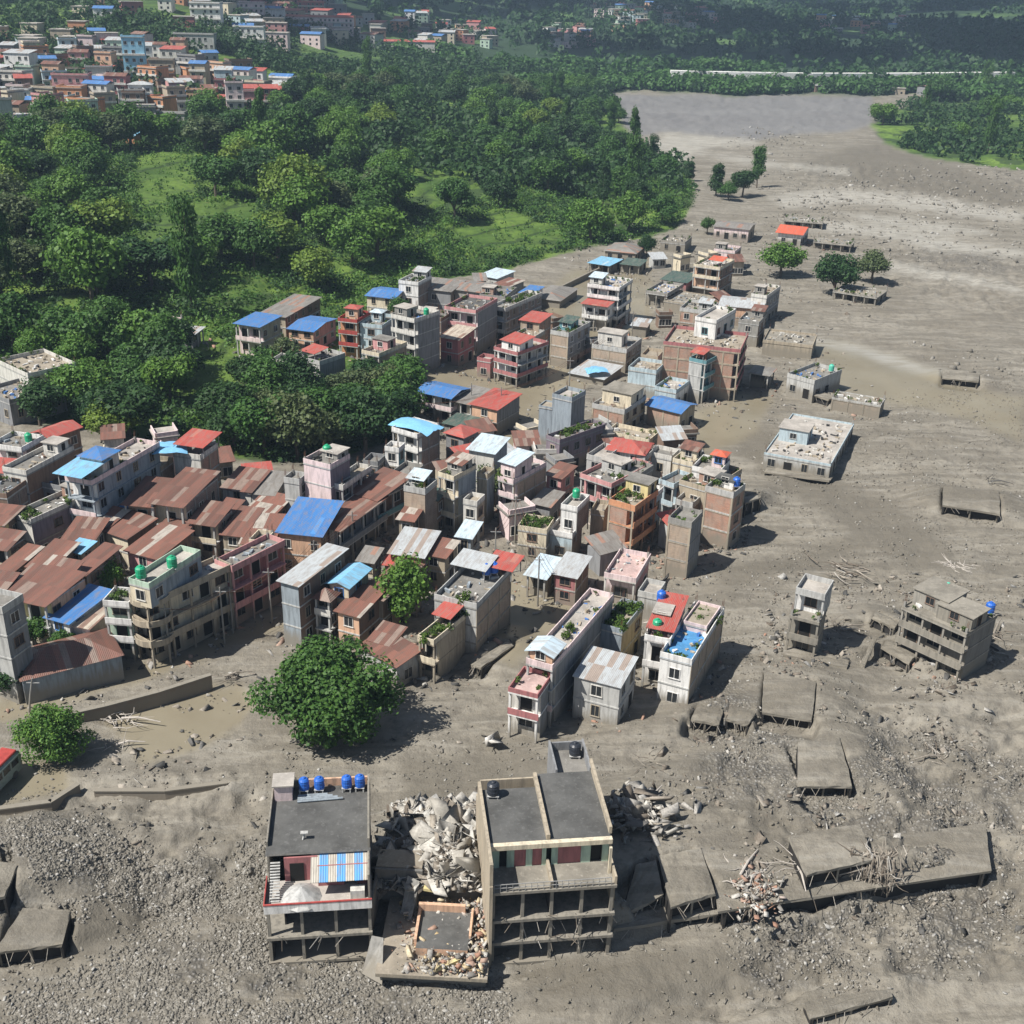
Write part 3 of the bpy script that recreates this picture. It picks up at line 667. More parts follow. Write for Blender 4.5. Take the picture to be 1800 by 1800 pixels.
    if not tinr:
        rk = MB(); rk.box(-W/2-.02, W/2+(ov if s in 'lw' else .07), -D/2-(ov if f in 'lwo' else .07), D/2+.02, -.22, 0, 1, [1, 0, 1, 1, 1, 1])
        put('roof', rk.mesh('roof', [deckmat(rc if rc in ('conc', 'light', 'dark', 'tan', 'mud', 'pink', 'blue') else 'conc'), tm]), (0, 0, h))
        if par > 0:
            pb = MB(); t = .12; X0, X1, Y0, Y1 = -W/2, W/2+(ov-.02 if s in 'lw' else .03), -D/2-(ov-.02 if f in 'lwo' else .03), D/2
            pb.box(X0, X1, Y0, Y0+t, 0, par, 0); pb.box(X1-t, X1, Y0+t, Y1, 0, par, 0); pb.box(X0, X1-t, Y1-t, Y1, 0, par, 0); pb.box(X0, X0+t, Y0+t, Y1-t, 0, par, 0)
            put('parapet', pb.mesh('parapet', [wallmat(bal or (trim if fc in ('brick', 'darkbrick', 'tanbrick') else fc))]), (0, 0, h+.002))
        if rnd.random() < .8 and detail:
            if 'stub' not in _mc:
                rb = MB(); rb.box(-.15, .15, -.15, .15, 0, .95, 0)
                for j in range(4): rb.box(-.1+.18*(j % 2), -.07+.18*(j % 2), -.1+.18*(j//2), -.07+.18*(j//2), .95, 1.7+.12*j, 1)
                _mc['stub'] = rb.mesh('column_stub', [wallmat('conc'), rebarm])
            for (qx, qy) in ((-1, -1), (1, -1), (1, 1), (-1, 1)):
                if rnd.random() < .3: continue
                put('column_stub', _mc['stub'], (qx*(W/2-.2), qy*(D/2-.2), h+.004))
        if W*D > 18 and rnd.random() < .6:
            g2 = np.random.default_rng(HN[0]); npl = int(3+W*D/9); ex = g2.random(npl); sd_ = g2.random(npl) < .6
            px_ = np.where(sd_, (ex-.5)*(W-.8), np.sign(g2.random(npl)-.5)*(W/2-.45)); py_ = np.where(sd_, np.sign(g2.random(npl)-.6)*(D/2-.45), (ex-.5)*(D-.8)); r_ = .18+.32*g2.random(npl)
            V_, F_ = leaf_cloud(np.stack([px_, py_, r_+.25], 1), r_, npl*26, .15, 1, HN[0], .2)
            put('pot_plants', np_mesh('pot_plants', V_, F_, [leafmat('garden_leaf', (.055, .115, .022), .4)]), (0, 0, h))['kind'] = 'stuff'
        if detail and W*D > 25:
            put('roof_clutter', clutter_mb(W*.82, D*.82, int(W*D/2.4), 0, HN[0], .85).mesh('roof_clutter', [wallmat(rnd.choice(['lconc','offwhite','white'])), wallmat('tan'), wallmat(rnd.choice(['bluegray','brown','dark','blue']))]), (0, 0, h+.003))['kind'] = 'stuff'
    else:
        if roofs is None: roofs = tin_roof(W, D, h, rc, rf, dz, oh)
        put('roof', roofs[0].mesh('roof', [roofs[2]]))
        if f == 'l' or s == 'l':
            pl = MB(); pl.box(-W/2, W/2, -D/2, D/2, h-.2, h-.02); put('ceiling_slab', pl.mesh('ceiling_slab', [tm]))
    # columns, balconies
    cm = column_mesh(h-.2, .26, wallmat(trim if trim != 'red' else 'offwhite'))
    if f in 'lo':
        n = max(1, round(W/3.3))
        for i in range(n+1): put('column', cm, (-W/2+.15+(W-.3)*i/n, -D/2+.15, 0))
    if s in 'lo':
        n = max(1, round(D/3.3))
        for i in range(1, n+1): put('column', cm, (W/2-.15, -D/2+.15+(D-.3)*i/n, 0))
        if f not in 'lo': put('column', cm, (W/2-.15, -D/2+.15, 0))
    bm = wallmat(bal or fc)
    if detail or f == 'l':
        if f == 'l':
            q = MB(); q.box(-W/2, W/2+ov, -D/2-ov-.02, -D/2-ov+.08, 0, .85); qm = q.mesh('balcony', [bm])
            for k in range(1, fl):
                if rnd.random() < .85: put('balcony', qm, (0, 0, k*fh+.004))
        if s == 'l':
            q = MB(); q.box(W/2+ov-.08, W/2+ov+.02, -D/2-ov+.09, D/2, 0, .85); qm = q.mesh('balcony', [bm])
            for k in range(1, fl):
                if rnd.random() < .8: put('balcony', qm, (0, 0, k*fh+.004))
    fm = wallmat(wf)
    # openings
    def openings(face, st, depth):
        nonlocal root
        if st in 'b': return
        if st == 'f': return
        L = W if face in 'fb' else D
        if L < 1.8: return
        n = max(1, int((L-.5)/dens)); big = st == 'l'
        me = unit_window(fm, 1.7 if big else 1.3, 1.5 if big else 1.4); md = unit_door(fm, 1.5, 2.2); me2 = unit_window(wallmat('brown'), 1.5, 1.3); me3 = unit_window(wallmat('tan'), 1.0 if not big else 1.9, 1.5)
        for k in range(fl):
            for i in range(n):
                if rnd.random() < .08: continue
                t = -L/2+L*(i+.5)/n; isd = (big and (i+k) % 2 == 1) or (k == 0 and i % 3 == 1 and st != 'x')
                zz = k*fh+(.1 if isd else min(.95, fh*.33)); sc_ = min(1, fh/2.75)
                if face == 'f': lo, ra = (t, -D/2+depth+.03, zz), 0
                elif face == 'b': lo, ra = (-t, D/2-.03, zz), math.pi
                elif face == 'r': lo, ra = (W/2-depth-.03, t, zz), math.pi/2
                else: lo, ra = (-W/2+.03, -t, zz), -math.pi/2
                o = put('door' if isd else 'window', md if isd else rnd.choice([me, me, me2, me3]), lo, ra); o.scale = (min(1, L/n/1.6), 1, sc_)
    if f != 'o':
        openings('f', f, inf_); openings('r', s, ins_)
        if detail and not tinr and h > 5: openings('l', 'w', 0)
    # concrete frame standing just proud of brick infill
    for face, st in (('f', f), ('r', s)):
        L = W if face == 'f' else D
        mt = fc if face == 'f' else sc
        if st in 'fx' or (mt in ('brick', 'darkbrick', 'tanbrick') and st in 'w'):
            fr = MB(); n = max(1, round(L/3.6)); cs = [(-L/2+.16+(L-.32)*i/n) for i in range(n+1)]; e = .045
            for j, t in enumerate(cs):
                if face == 'f': fr.box(t-.15, t+.15, -D/2-e, -D/2+.04, -1.2, h-.21)
                else: fr.box(W/2-.04, W/2+e, t-.15, t+.15, -1.2, h-.21)
            for k in range(0, fl):
                z1 = (k+1)*fh-.201; z0_ = z1-.16
                for j in range(n):
                    a0, a1 = cs[j]+.15, cs[j+1]-.15
                    if a1 <= a0: continue
                    if face == 'f': fr.box(a0, a1, -D/2-e+.004, -D/2+.04, z0_, z1)
                    else: fr.box(W/2-.04, W/2+e-.004, a0, a1, z0_, z1)
            put('concrete_frame', fr.mesh('concrete_frame', [wallmat('tan' if mt != 'darkbrick' else 'conc')]))
    # extras
    def w2(u, v, z):   # fraction of footprint -> world
        x = (u-.5)*W; y = (v-.5)*D; return (c[0]+x*ca-y*sa, c[1]+x*sa+y*ca, zb+z+lift)
    if not tinr and detail and h > 5.5 and W*D > 38 and not any(e[0] in ('cabin', 'canopy') for e in ext) and rnd.random() < .7 and not (root.get('label') or '').startswith(('slender', 'wide mud', 'low muddy', 'white house with a bright')):
        c2 = rnd.choice([fc, sc, 'lconc', 'offwhite', 'brick', 'conc'])
        ext = tuple(ext)+(('cabin', rnd.choice([.2, .8]), rnd.choice([.3, .8]), 2.4+rnd.random()*1.2, 2.4+rnd.random()*1.5, 2.3, c2, rnd.choice(['flat', 'flat', 'shed']), 'light'),)
        if ext[-1][7] == 'shed': ext = ext[:-1]+(ext[-1][:8]+(rnd.choice(['silver', 'rust', 'ltblue']),),)
    H = dict(root=root, W=W, D=D, h=h, a=a, c=c, zb=zb, w2=w2, put=put)
    short = label if label else HOUSES.get('last', '')
    if label: HOUSES['last'] = label
    for cut in (' with ', ' at ', ' in front', ' behind ', ' beside ', ' between ', ' squeezed', ' standing', ' whose', ' below ', ' and a '):
        if len(short.split()) > 7 and cut in short: short = short.split(cut)[0]
    short = ' '.join(short.split()[:8])
    for e in ext:
        k = e[0]
        if k == 'cabin':     # ('cabin', u, v, w, d, h, color, rooftype, roofcolor)
            _, u, v, cw_, cd_, chh, col, rt_, rcc = e; x, y = (u-.5)*W, (v-.5)*D
            cw_ = min(cw_, W*.9); cd_ = min(cd_, D*.9); x = max(-W/2+cw_/2+.15, min(W/2-cw_/2-.15, x)); y = max(-D/2+cd_/2+.15, min(D/2-cd_/2-.15, y))
            cb = MB(); cb.box(-cw_/2, cw_/2, -cd_/2, cd_/2, -.1, chh-.12)
            o = put('stair_cabin', cb.mesh('stair_cabin', [wallmat(col)]), (x, y, h))
            for nm, me, lo in (('window', unit_window(fm), (0, -cd_/2, .9)), ('door', unit_door(fm), (0, 0, 0))):
                ch = bpy.data.objects.new(nm, me); C.objects.link(ch); ch.parent = o
                if nm == 'window': ch.location = lo; ch.scale = (1, 1, .8)
                else: ch.location = (cw_/2, 0, .02); ch.rotation_euler = (0, 0, math.pi/2); ch.scale = (.9, 1, min(1, (chh-.4)/2.1))
            if rt_ == 'flat':
                rb = MB(); rb.box(-cw_/2-.25, cw_/2+.25, -cd_/2-.25, cd_/2+.25, chh-.12, chh); put('cabin_roof', rb.mesh('cabin_roof', [deckmat(rcc)]), (x, y, h))
            else:
                rr = tin_roof(cw_, cd_, chh-.12, rcc, rt_, .6, .4); put('cabin_roof', rr[0].mesh('cabin_roof', [rr[2]]), (x, y, h))
                if rt_ == 'shed':
                    q = MB()
                    q.hexa([(-cw_/2+.02,-cd_/2+.5,chh-.13),(cw_/2-.02,-cd_/2+.5,chh-.13),(cw_/2-.02,cd_/2-.02,chh-.13),(-cw_/2+.02,cd_/2-.02,chh-.13)],
                           [(-cw_/2+.02,-cd_/2+.5,chh-.12),(cw_/2-.02,-cd_/2+.5,chh-.12),(cw_/2-.02,cd_/2-.02,chh+.38),(-cw_/2+.02,cd_/2-.02,chh+.38)]); put('cabin_gable', q.mesh('cabin_gable', [wallmat(col)]), (x, y, h))
        elif k == 'round':
            for kf in range(1, fl+1):
                b = MB(); r_ = e[1]
                b.lathe([(r_, -.28), (r_, .62 if kf < fl else .5), (r_-.12, .62 if kf < fl else .5), (r_-.12, .0), (.05, .0)], 20); put('corner_balcony', b.mesh('corner_balcony', [wallmat(e[2])]), (W/2-e[1]+.75, -D/2+e[1]-.75, kf*fh))
        elif k == 'canopy':  # ('canopy', u, v, w, d, h, tincolor)
            _, u, v, cw_, cd_, chh, col = e; x, y = (u-.5)*W, (v-.5)*D; cw_ = min(cw_, W*1.05); cd_ = min(cd_, D*1.05)
            rr = tin_roof(cw_, cd_, chh, col, 'shed', .5, .2); put('canopy', rr[0].mesh('canopy', [rr[2]]), (x, y, h))
            for qx in (-1, 1):
                for qy in (-1, 1): put('canopy_post', _post(chh), (x+qx*cw_*.45, y+qy*cd_*.42, h))
        elif k == 'tank':    # ('tank', color, u, v, z_above_roof, where-text)
            _, col, u, v, zz = e[:5]; x, y, z = w2(u, v, h+zz); tx = e[5] if len(e) > 5 else 'on the roof of the '+short
            big = e[6] if len(e) > 6 else 1.0
            tank(x, y, z+.003, col, (col+' water tank '+tx)[:200], .6*big, 1.45*big, .7 if zz == 0 else .4)
        elif k == 'plants':  # ('plants', u, v, w, d, text)
            _, u, v, gw, gd = e[:5]; x, y, z = w2(u, v, h); tx = e[5] if len(e) > 5 else 'green potted plants on the roof of the '+short
            garden(x, y, z, min(gw, W*.95), min(gd, D*.95), a, tx, HN[0], e[6] if len(e) > 6 else 1.0)
        elif k == 'tarp':
            _, u, v, gw, gd, col, tx = e; x, y, z = w2(u, v, h)
            tarp(x, y, z+.5, gw, gd, a, col, tx)
    if key: HOUSES[key] = H
    return H
def _post(h):
    k = ('post', round(h, 1))
    if k not in _mc:
        b = MB(); b.box(-.06, .06, -.06, .06, 0, h+.1); _mc[k] = b.mesh('canopy_post', [metal])
    return _mc[k]
def tarp(x, y, z, w, d, a, col, label, cat='tarpaulin', name='tarpaulin'):
    n = 9; g = np.random.default_rng(int(abs(x*7+y*3))); V = []; F = []
    ca, sa = math.cos(a), math.sin(a); hz = g.random((n, n))*.35
    for lay in (0, -.03):
        for i in range(n):
            for j in range(n):
                u = (i/(n-1)-.5)*w; v = (j/(n-1)-.5)*d; q = hz[i, j]-.5*((2*i/(n-1)-1)**2)*.9-.3*((2*j/(n-1)-1)**2)
                V.append((x+u*ca-v*sa, y+u*sa+v*ca, z+.55+q+lay))
    for lay in (0, 1):
        for i in range(n-1):
            for j in range(n-1):
                k = lay*n*n+i*n+j; f = (k, k+n, k+n+1, k+1); F.append(f if lay == 0 else f[::-1])
    cc = {'blue': (.05,.25,.62), 'skyblue': (.22,.50,.75), 'white': (.68,.68,.66), 'orange': (.70,.12,.05), 'red': (.55,.08,.06), 'green': (.05,.25,.18), 'gray': (.36,.35,.33)}[col]
    o = link(name, np_mesh(name, V, F, [flat('tarp_'+col, cc, .5, .2)])); tag(o, label, cat); return o

# ------------------------------------------------------------ trees
LEAFC = {'dark': (.026,.076,.024), 'mid': (.050,.132,.030), 'light': (.086,.200,.036), 'grey': (.078,.122,.055), 'lime': (.125,.225,.038)}
def tree_meshes(kind, var):
    k = ('tree', kind, var)
    if k in _mc: return _mc[k]
    g = np.random.default_rng(100+var*7+len(kind)); r = random.Random(var*13+len(kind))
    broad = kind not in ('tall',)
    nl = 17; cs = []; rs = []; Ht = 1.0                    # unit tree: crown radius 1, height ~2
    for i in range(nl):
        th = r.random()*6.283
        if kind == 'tall': rad = r.random()**.6*.42; z = .75+1.75*r.random(); rr = .30+.16*r.random()
        else: rad = r.random()**.55*.66; z = .95+.95*r.random()*(1-rad*.75); rr = .30+.20*r.random()
        cs.append((rad*math.cos(th), rad*math.sin(th), z)); rs.append(rr)
    V, F = leaf_cloud(cs, rs, 3600, .062, .82, var+3, .45)
    V2, F2 = leaf_cloud(cs, [q*1.18 for q in rs], 900, .05, .82, var+33, .8)
    V = np.vstack([V, V2]); F = np.vstack([F, F2+len(V)-len(V2)])
    tb = MB(); top = (0.03, 0.02, 1.0); tb.tube([(0,0,-.15), (.01,0,.35), (.03,.02,.8), (.04,.03,1.3)], [.075, .06, .045, .02], 7)
    for i in range(0, nl, 2):
        c = cs[i]; z0 = .45+.35*r.random(); tb.tube([(.02,.01,z0), (c[0]*.5, c[1]*.5, (z0+c[2])/2), (c[0]*.9, c[1]*.9, c[2])], [.035, .022, .008], 5)
    out = (V, F, tb); _mc[k] = out; return out
def tree_mesh_obj(kind, var, col):
    k = ('treem', kind, var, col)
    if k not in _mc:
        V, F, tb = tree_meshes(kind, var)
        _mc[k] = (np_mesh('crown', V, F, [leafmat('leaves_'+col, LEAFC[col], .22)]), tb.mesh('trunk', [bark]))
    return _mc[k]
def tree(x, y, z, rad, ht, kind, col, label, group=None, name='tree', var=None, rz=None):
    """rad = crown radius in metres, ht = total height"""
    var = random.randrange(5) if var is None else var
    cm, tm = tree_mesh_obj(kind, var, col); r0 = link(name, None, None, (x, y, z), random.random()*6.28 if rz is None else rz); tag(r0, label, 'tree', group)
    hs = ht/(2.05 if kind != 'tall' else 2.7)
    for nm, me in (('crown', cm), ('trunk', tm)):
        o = link(nm, me, r0); o.scale = (rad, rad, hs)
    return r0
# ------------------------------------------------------------ the flooded lower town, building by building
def B(label, x, h, fl, f, s, fc, sc=None, rf='flat', rc='conc', **k):
    return house(label, [(x[0], x[1]), (x[2], x[3]), (x[4], x[5])], h, fl, f, s, fc, sc, rf, rc, **k)
GT = 'tin roofed houses of the old bazaar'
# -- middle distance, along the foot of the wood
B('cream bungalow with a plain blue tin roof at the foot of the wood', (651,519,694,526,712,511), 5.5, 2, 'w','w','cream','cream','gablex','blue', dz=.8)
B('white house with teal windows and a bare brick side', (702,497,735,501,757,489), 9, 3, 'w','f','white','darkbrick', ext=[('plants',.6,.5,3,2)])
B('orange house with red balconies and a small turret, left end of upper block', (600,563,628,568,645,553), 8.5, 3, 'l','w','orange','brick', bal='red', ext=[('cabin',.5,.5,3,3,2.6,'peach','hip','red')])
B('pale blue grey house between the orange turret house and the tall white one', (642,572,674,579,690,560), 8, 3, 'w','b','paleblue','bluegray', ext=[('cabin',.4,.6,2.5,2.5,2.4,'paleblue','hip','ltblue')])
B('tall white house with four balconies and a blank grey concrete side wall', (681,557,728,563,780,551), 12.4, 4, 'l','b','offwhite','gray', bal='offwhite', ext=[('tank','green',.95,.5,0)])
B('cream balcony house with a pink cabin on its roof, half sunk behind trees', (636,620,666,625,715,606), 7.5, 2, 'l','w','cream','tanbrick', bal='cream', ext=[('cabin',.4,.5,4,3,2.5,'pink','flat','conc')])
B('pink and white striped house with a blank grey side beside the tall white one', (780,543,835,549,876,529), 10.5, 3, 'l','b','palepink','gray', bal='pink', rc='dark')
B('low raspberry pink annexe under a striped tin roof', (778,592,806,598,830,584), 6.5, 2, 'w','w','rose','rose','shed','strip', dz=1)
B('long brick building with a rounded white balcony end and plants along its roof', (866,541,889,546,948,519), 8.5, 3, 'l','w','white','darkbrick', bal='offwhite', ext=[('plants',.5,.6,3,10)])
B('grey flat roofed house in the tangle of roofs below the dark trees', (738,506,792,513,812,499), 7, 2, 'w','f','gray','darkbrick','shed','gray', dz=.7)
B('grey house with a sagging sheet roof beside the long balcony building', (792,507,848,515,868,500), 7.5, 2, 'w','w','conc','conc','gablex','gray', dz=.7)
B('small concrete house with a cluttered grey deck behind the long brick building', (846,521,888,526,905,510), 7, 2, 'w','w','conc','gray', ext=[('plants',.5,.5,3,2)])
B('low shed with a white and blue tin roof on the edge of the mud', (842,484,873,489,904,480), 4, 1, 'w','w','lconc','lconc','shed','ltblue', dz=.5)
B('shed with white and rusty roof sheets beside the small green terrace', (866,501,890,506,919,496), 4.5, 1, 'w','w','conc','conc','shed','rustw', dz=.4)
B('low shed wrapped in bright blue and white sheets near the mud edge', (918,514,936,518,950,508), 4.5, 1, 'w','w','paleblue','white','shed','blue', dz=.5)
B('mud dusted grey canopy roof lying low on the flooded ground', (950,522,988,531,1003,508), 2.2, 1, 'b','b','lmud','lmud','hip','gray', dz=1.2)
B('brick house with a small red tin roof beside the net shaded building', (920,562,949,568,964,556), 8, 3, 'w','f','tanbrick','brick','shed','red', dz=.5)
B('long apartment block with rows of windows and a blank tan brick end', (968,585,999,590,1037,571), 8, 3, 'f','w','tanbrick','gray', wf='white', ext=[('plants',.5,.4,4,5),('cabin',.4,.5,3,4,2,'teal','shed','darkg')])
B('white and crimson balcony house standing in muddy water', (865,614,909,622,967,605), 7.7, 3, 'l','l','white','offwhite', bal='rose', rc='light', ext=[('cabin',.7,.3,5,5,2.4,'white','shed','red'),('plants',.2,.8,2,2)])
B('small red walled annexe beside the white and crimson house', (840,633,862,637,872,630), 4, 1, 'w','w','rose','rose', rc='light', detail=False)
B('white balcony bungalow under a blue tin roof by the lagoon', (736,688,792,700,822,684), 5.5, 2, 'l','l','white','white','gablex','blue', dz=.8, bal='palepink')
B('yellowish house with a weathered grey tin roof between the blue and red roofs', (792,703,828,711,868,692), 5, 2, 'l','w','cream','brown','shed','gray', dz=.6, bal='yellow')
B('house with a broad crimson tin roof and a grey side wall over the lagoon', (832,710,874,720,911,699), 5.6, 2, 'w','b','peach','gray','shed','red', dz=.7)
B('low dark shed roofs tucked below the crimson tin roof', (778,744,838,754,866,742), 3, 1, 'w','w','gray','gray','shed','darkg', dz=.3)
B('two tiered red roofed pavilion on a dark grey house', (787,760,815,769,838,756), 6.5, 2, 'w','w','gray','gray','hip','red', dz=1, ext=[], key='pav')
B('narrow white facade with round windows and a dark brick side under blue sheets', (675,757,732,762,787,751), 8.7, 3, 'l','f','white','darkbrick', bal='white', wf='teal', ext=[('tarp',.5,.5,9,5,'skyblue','faded blue tarpaulin on the dark brick house with the white facade')])
B('small white tower house in front of the one with round windows', (676,791,700,794,712,785), 8, 3, 'w','w','white','teal', rc='light')
B('tall shed of ribbed pale sheets with a light blue tin roof', (821,790,866,795,895,776), 10, 3, 'b','b','offwhite','bluegray','shed','ltblue', dz=.6)
B('square brick tower with a rounded deck and a green bundle on top', (706,861,745,865,772,849), 9.5, 3, 'b','b','tanbrick','darkbrick', ext=[('cabin',.3,.6,2.5,2.5,1.6,'lconc','shed','ltblue'),('plants',.6,.4,1.5,1.5)])
B('cream building with three open balconies behind the brick tower', (768,836,798,842,840,824), 10, 3, 'l','b','cream','bluegray', bal='cream', ext=[('cabin',.6,.6,4,3,2,'conc','shed','rustw')])
B('narrow weathered tan stairwell block beside the ribbed shed', (838,838,856,841,870,830), 8.5, 3, 'b','b','tan','bluegray')
B('brick block with pink and white balconies and a rooftop garden beside the alley tree', (874,842,903,848,962,819), 8, 3, 'l','f','palepink','tanbrick', bal='palepink', key='h24', ext=[('plants',.3,.15,3,3),('cabin',.5,.3,4.5,5,3.2,'palepink','shed','ltblue'),('tank','green',.12,.12,.6)])
B('long purple grey building with plants on its parapet', (960,770,985,778,1064,752), 6.5, 2, 'w','w','purple','purple', trim='gray', wf='gray', ext=[('plants',.4,.6,3,10,'dark green shrubs along the parapet of the long purple grey building')])
B('tall blank grey concrete tower by the lagoon', (966,698,1003,703,1034,692), 11, 4, 'b','b','bluegray','gray', key='graytower', rc='light')
house(None, [(944,715),(968,717),(985,709)], 8.6, 3, 'b','b','bluegray','gray', root=HOUSES['graytower']['root'], detail=False, rc='tan', par=.3)
B('half buried brick house with a cream upper cabin and many side windows', (1035,715,1094,723,1141,701), 5.2, 2, 'f','w','brick','tan', rc='tan', ext=[('cabin',.55,.6,7,6,3,'cream','flat','mud')])
B('brick store under a long bright blue sheet roof', (1145,712,1197,728,1215,712), 4.3, 1, 'f','w','brick','tan','gablex','blue', dz=.9, oh=.5)
B('low cream terrace row with a crowded parapet in front of the half buried brick house', (1068,763,1140,779,1155,765), 3.5, 1, 'w','w','cream','cream', rc='tan', bal='cream')
B('white house under a dull red hipped roof in the middle of the block', (1070,789,1131,799,1143,780), 8.5, 3, 'w','w','white','white','hip','red', dz=1.3)
B('grey concrete house with square openings and a bare deck', (1028,805,1060,810,1094,792), 8, 3, 'w','w','lconc','lconc', wf='lconc', rc='light')
B('pink walled house below a wide projecting concrete deck', (1012,838,1072,850,1152,820), 7, 2, 'l','l','pink','brown', bal='pink', rc='conc', ext=[('cabin',.5,.5,4,3,2.3,'lconc','flat','light'),('plants',.8,.4,2,3)])
B('small pink house under a rust red tin roof beside the brick block', (963,834,987,841,1008,826), 6, 2, 'w','w','pink','pink','shed','rust', dz=.6)
B('three storey brick building with a rooftop garden and orange balconies on its right side', (1068,884,1113,894,1157,867), 9, 3, 'f','l','brick','orange', bal='orange', trim='orange', rc='tan',
  ext=[('plants',.35,.4,5,6,'green pot plants among the tubs on the three storey brick building',.8),('tank','blue',.45,.75,.2),('cabin',.85,.85,4,3,2.6,'yellow','flat','conc')])
B('brick house on stilts at the edge of the mud with its ground floor washed out', (1238,861,1287,872,1311,857), 9.4, 3, 'f','w','brick','brick', key='stilt', rc='tan', ext=[('tank','blue',.8,.7,.2),('plants',.2,.7,2,2),('cabin',.45,.85,3,2,1.6,'white','flat','dark')])
B('white rooftop flat with dark blue window bays', (1215,826,1262,834,1284,815), 8.8, 3, 'w','w','white','offwhite', wf='blue', ext=[('plants',.2,.8,3,2),('cabin',.8,.7,2.2,2.2,2.4,'palepink','hip','orange')])
B('broad brown concrete building with a bare deck at the right of the block', (1185,850,1245,860,1312,830), 7.5, 2, 'w','w','tan','brown', rc='conc')
B('pale blue house with balconies behind the three storey brick building', (1153,848,1182,853,1222,840), 7, 2, 'l','w','paleblue','bluegray', bal='paleblue')
B('cream house with red trim behind the pale blue one', (1180,812,1215,818,1240,803), 7.5, 2, 'w','w','cream','tan', ext=[('plants',.5,.5,3,3),('cabin',.7,.6,3,2.4,2.2,'cream','shed','rust')])
B('torn open grey building with triangular holes in its brick front', (1168,917,1211,922,1241,905), 9, 3, 'f','b','tanbrick','gray', trim='conc', rc='conc', key='torn')
B('narrow white and pale blue house with a navy window and a brick side', (961,938,1003,943,1026,924), 4.2, 1, 'w','f','paleblue','darkbrick', bal='white', wf='blue', key='wb', rc='light')
house(None, [(984,893),(1013,897),(1038,877)], 8.3, 1, 'w','f','white','darkbrick', root=HOUSES['wb']['root'], lift=4.2, rc='light', wf='white', detail=False, ext=[('tank','green',.35,.75,.1,'on the upper roof of the narrow white and pale blue house')])
B('cream house smothered in climbing plants beside the narrow white one', (908,931,958,936,976,917), 5, 2, 'w','w','cream','conc', rc='tan', ext=[('plants',.5,.5,9,4,'leafy trellis covering the roof of the cream house',1.7)])
B('hut with a patched white and blue plastic roof', (924,1010,957,1015,986,988), 3.4, 1, 'l','w','tan','brown','shed','ltblue', dz=.5)
B('small house with silvery sheets over red shutters', (973,1008,1010,1013,1037,985), 4.6, 2, 'w','f','rose','brown','shed','silver', dz=.5, wf='red')
B('house with a pale pink deck and a red edged parapet', (1060,1013,1113,1020,1144,980), 4.4, 1, 'l','w','palepink','pink', rc='pink', bal='palepink', trim='offwhite')
B('battered grey concrete shack leaning against the torn open building', (1118,1046,1152,1050,1172,1030), 3.5, 1, 'b','b','lconc','gray', rc='light', z0=0.0)
# -- right-hand block upstream
B('white four storey house with red bands standing alone in the lagoon', (1032,503,1086,509,1112,495), 10.5, 4, 'l','l','white','offwhite', bal='white', rc='light', key='wr')
house(None, [(1029,533),(1068,540),(1086,524)], 7, 2, 'l','w','white','white','shed','red', root=HOUSES['wr']['root'], dz=.5, bal='white')
B('brick house with a pale cabin in front of the white red banded one', (1037,610,1098,617,1131,599), 5, 2, 'f','w','tanbrick','darkbrick', rc='conc', ext=[('cabin',.3,.5,6,4,3,'offwhite','flat','light')])
B('collapsed tent like roof with a blue patch on the flooded street', (1010,655,1062,668,1085,648), 1.6, 1, 'b','b','lmud','lmud','shed','silver', dz=.5)
B('wide four storey brick building with red and pink balconies on its right side', (1160,606,1291,616,1319,590), 11, 4, 'f','l','brick','pink', bal='rose', trim='tan', rc='tan', key='bigbrick')
house(None, [(1217,562),(1256,566),(1298,548)], 14.8, 1, 'w','w','white','offwhite', root=HOUSES['bigbrick']['root'], lift=11, wf='teal', rc='light', detail=False)
B('pale grey concrete house with a crumbling deck in front of the wide brick building', (1101,650,1150,655,1174,640), 5.8, 2, 'b','w','paleblue','gray', rc='tan')
B('tall pale house with a teal side and a small red canopy', (1207,634,1238,638,1268,628), 9, 3, 'b','l','lconc','teal', bal='teal', rc='conc', ext=[('canopy',.4,.3,3,3,1.8,'red')])
B('low whitewashed shed behind the blue sheet roof', (1150,684,1187,690,1213,674), 4, 1, 'b','w','paleblue','white', rc='light')
B('dark open steel shed beside the wide brick building', (1318,655,1350,660,1362,650), 3.6, 1, 'l','l','dark','dark','shed','gray', dz=.2, bal='dark')
B('peach three storey house with cream balconies and a red sign on its roof', (1211,468,1259,471,1298,460), 9, 3, 'l','w','peach','brown', bal='cream', rc='light', ext=[('canopy',.75,.3,4,4,2,'orange')])
B('pink house with a blue corner behind the peach one', (1256,441,1291,445,1302,437), 6, 2, 'w','w','palepink','brown', rc='conc')
B('low green roofed house with a red fascia left of the peach one', (1168,491,1208,498,1222,485), 4.5, 1, 'w','w','rose','rose','shed','darkg', dz=.4)
B('hollow grey frame of a drowned house at the water edge', (1136,514,1172,519,1200,503), 4, 1, 'l','l','conc','conc', rc='light', bal='conc')
B('mud topped low concrete house in front of the peach one', (1172,529,1238,541,1262,524), 2.8, 1, 'b','b','tan','tan', rc='mud', par=.3)
B('long tan house with a slate grey tin roof', (1266,537,1337,543,1344,527), 5.5, 2, 'b','w','peach','gray','gablex','silver', dz=.7)
B('tall grey and white house behind the slate roofed one', (1322,520,1348,524,1370,507), 7.5, 2, 'b','w','offwhite','gray', rc='tan')
B('brick remains with a muddy deck left of the slate roofed house', (1195,545,1245,551,1262,537), 6, 2, 'w','f','brick','darkbrick', rc='mud')
B('walled compound with a white tent and coloured huts on its deck', (1337,601,1422,608,1440,590), 3, 1, 'b','b','tan','tan', rc='mud', trim='tan', key='comp', par=.5)
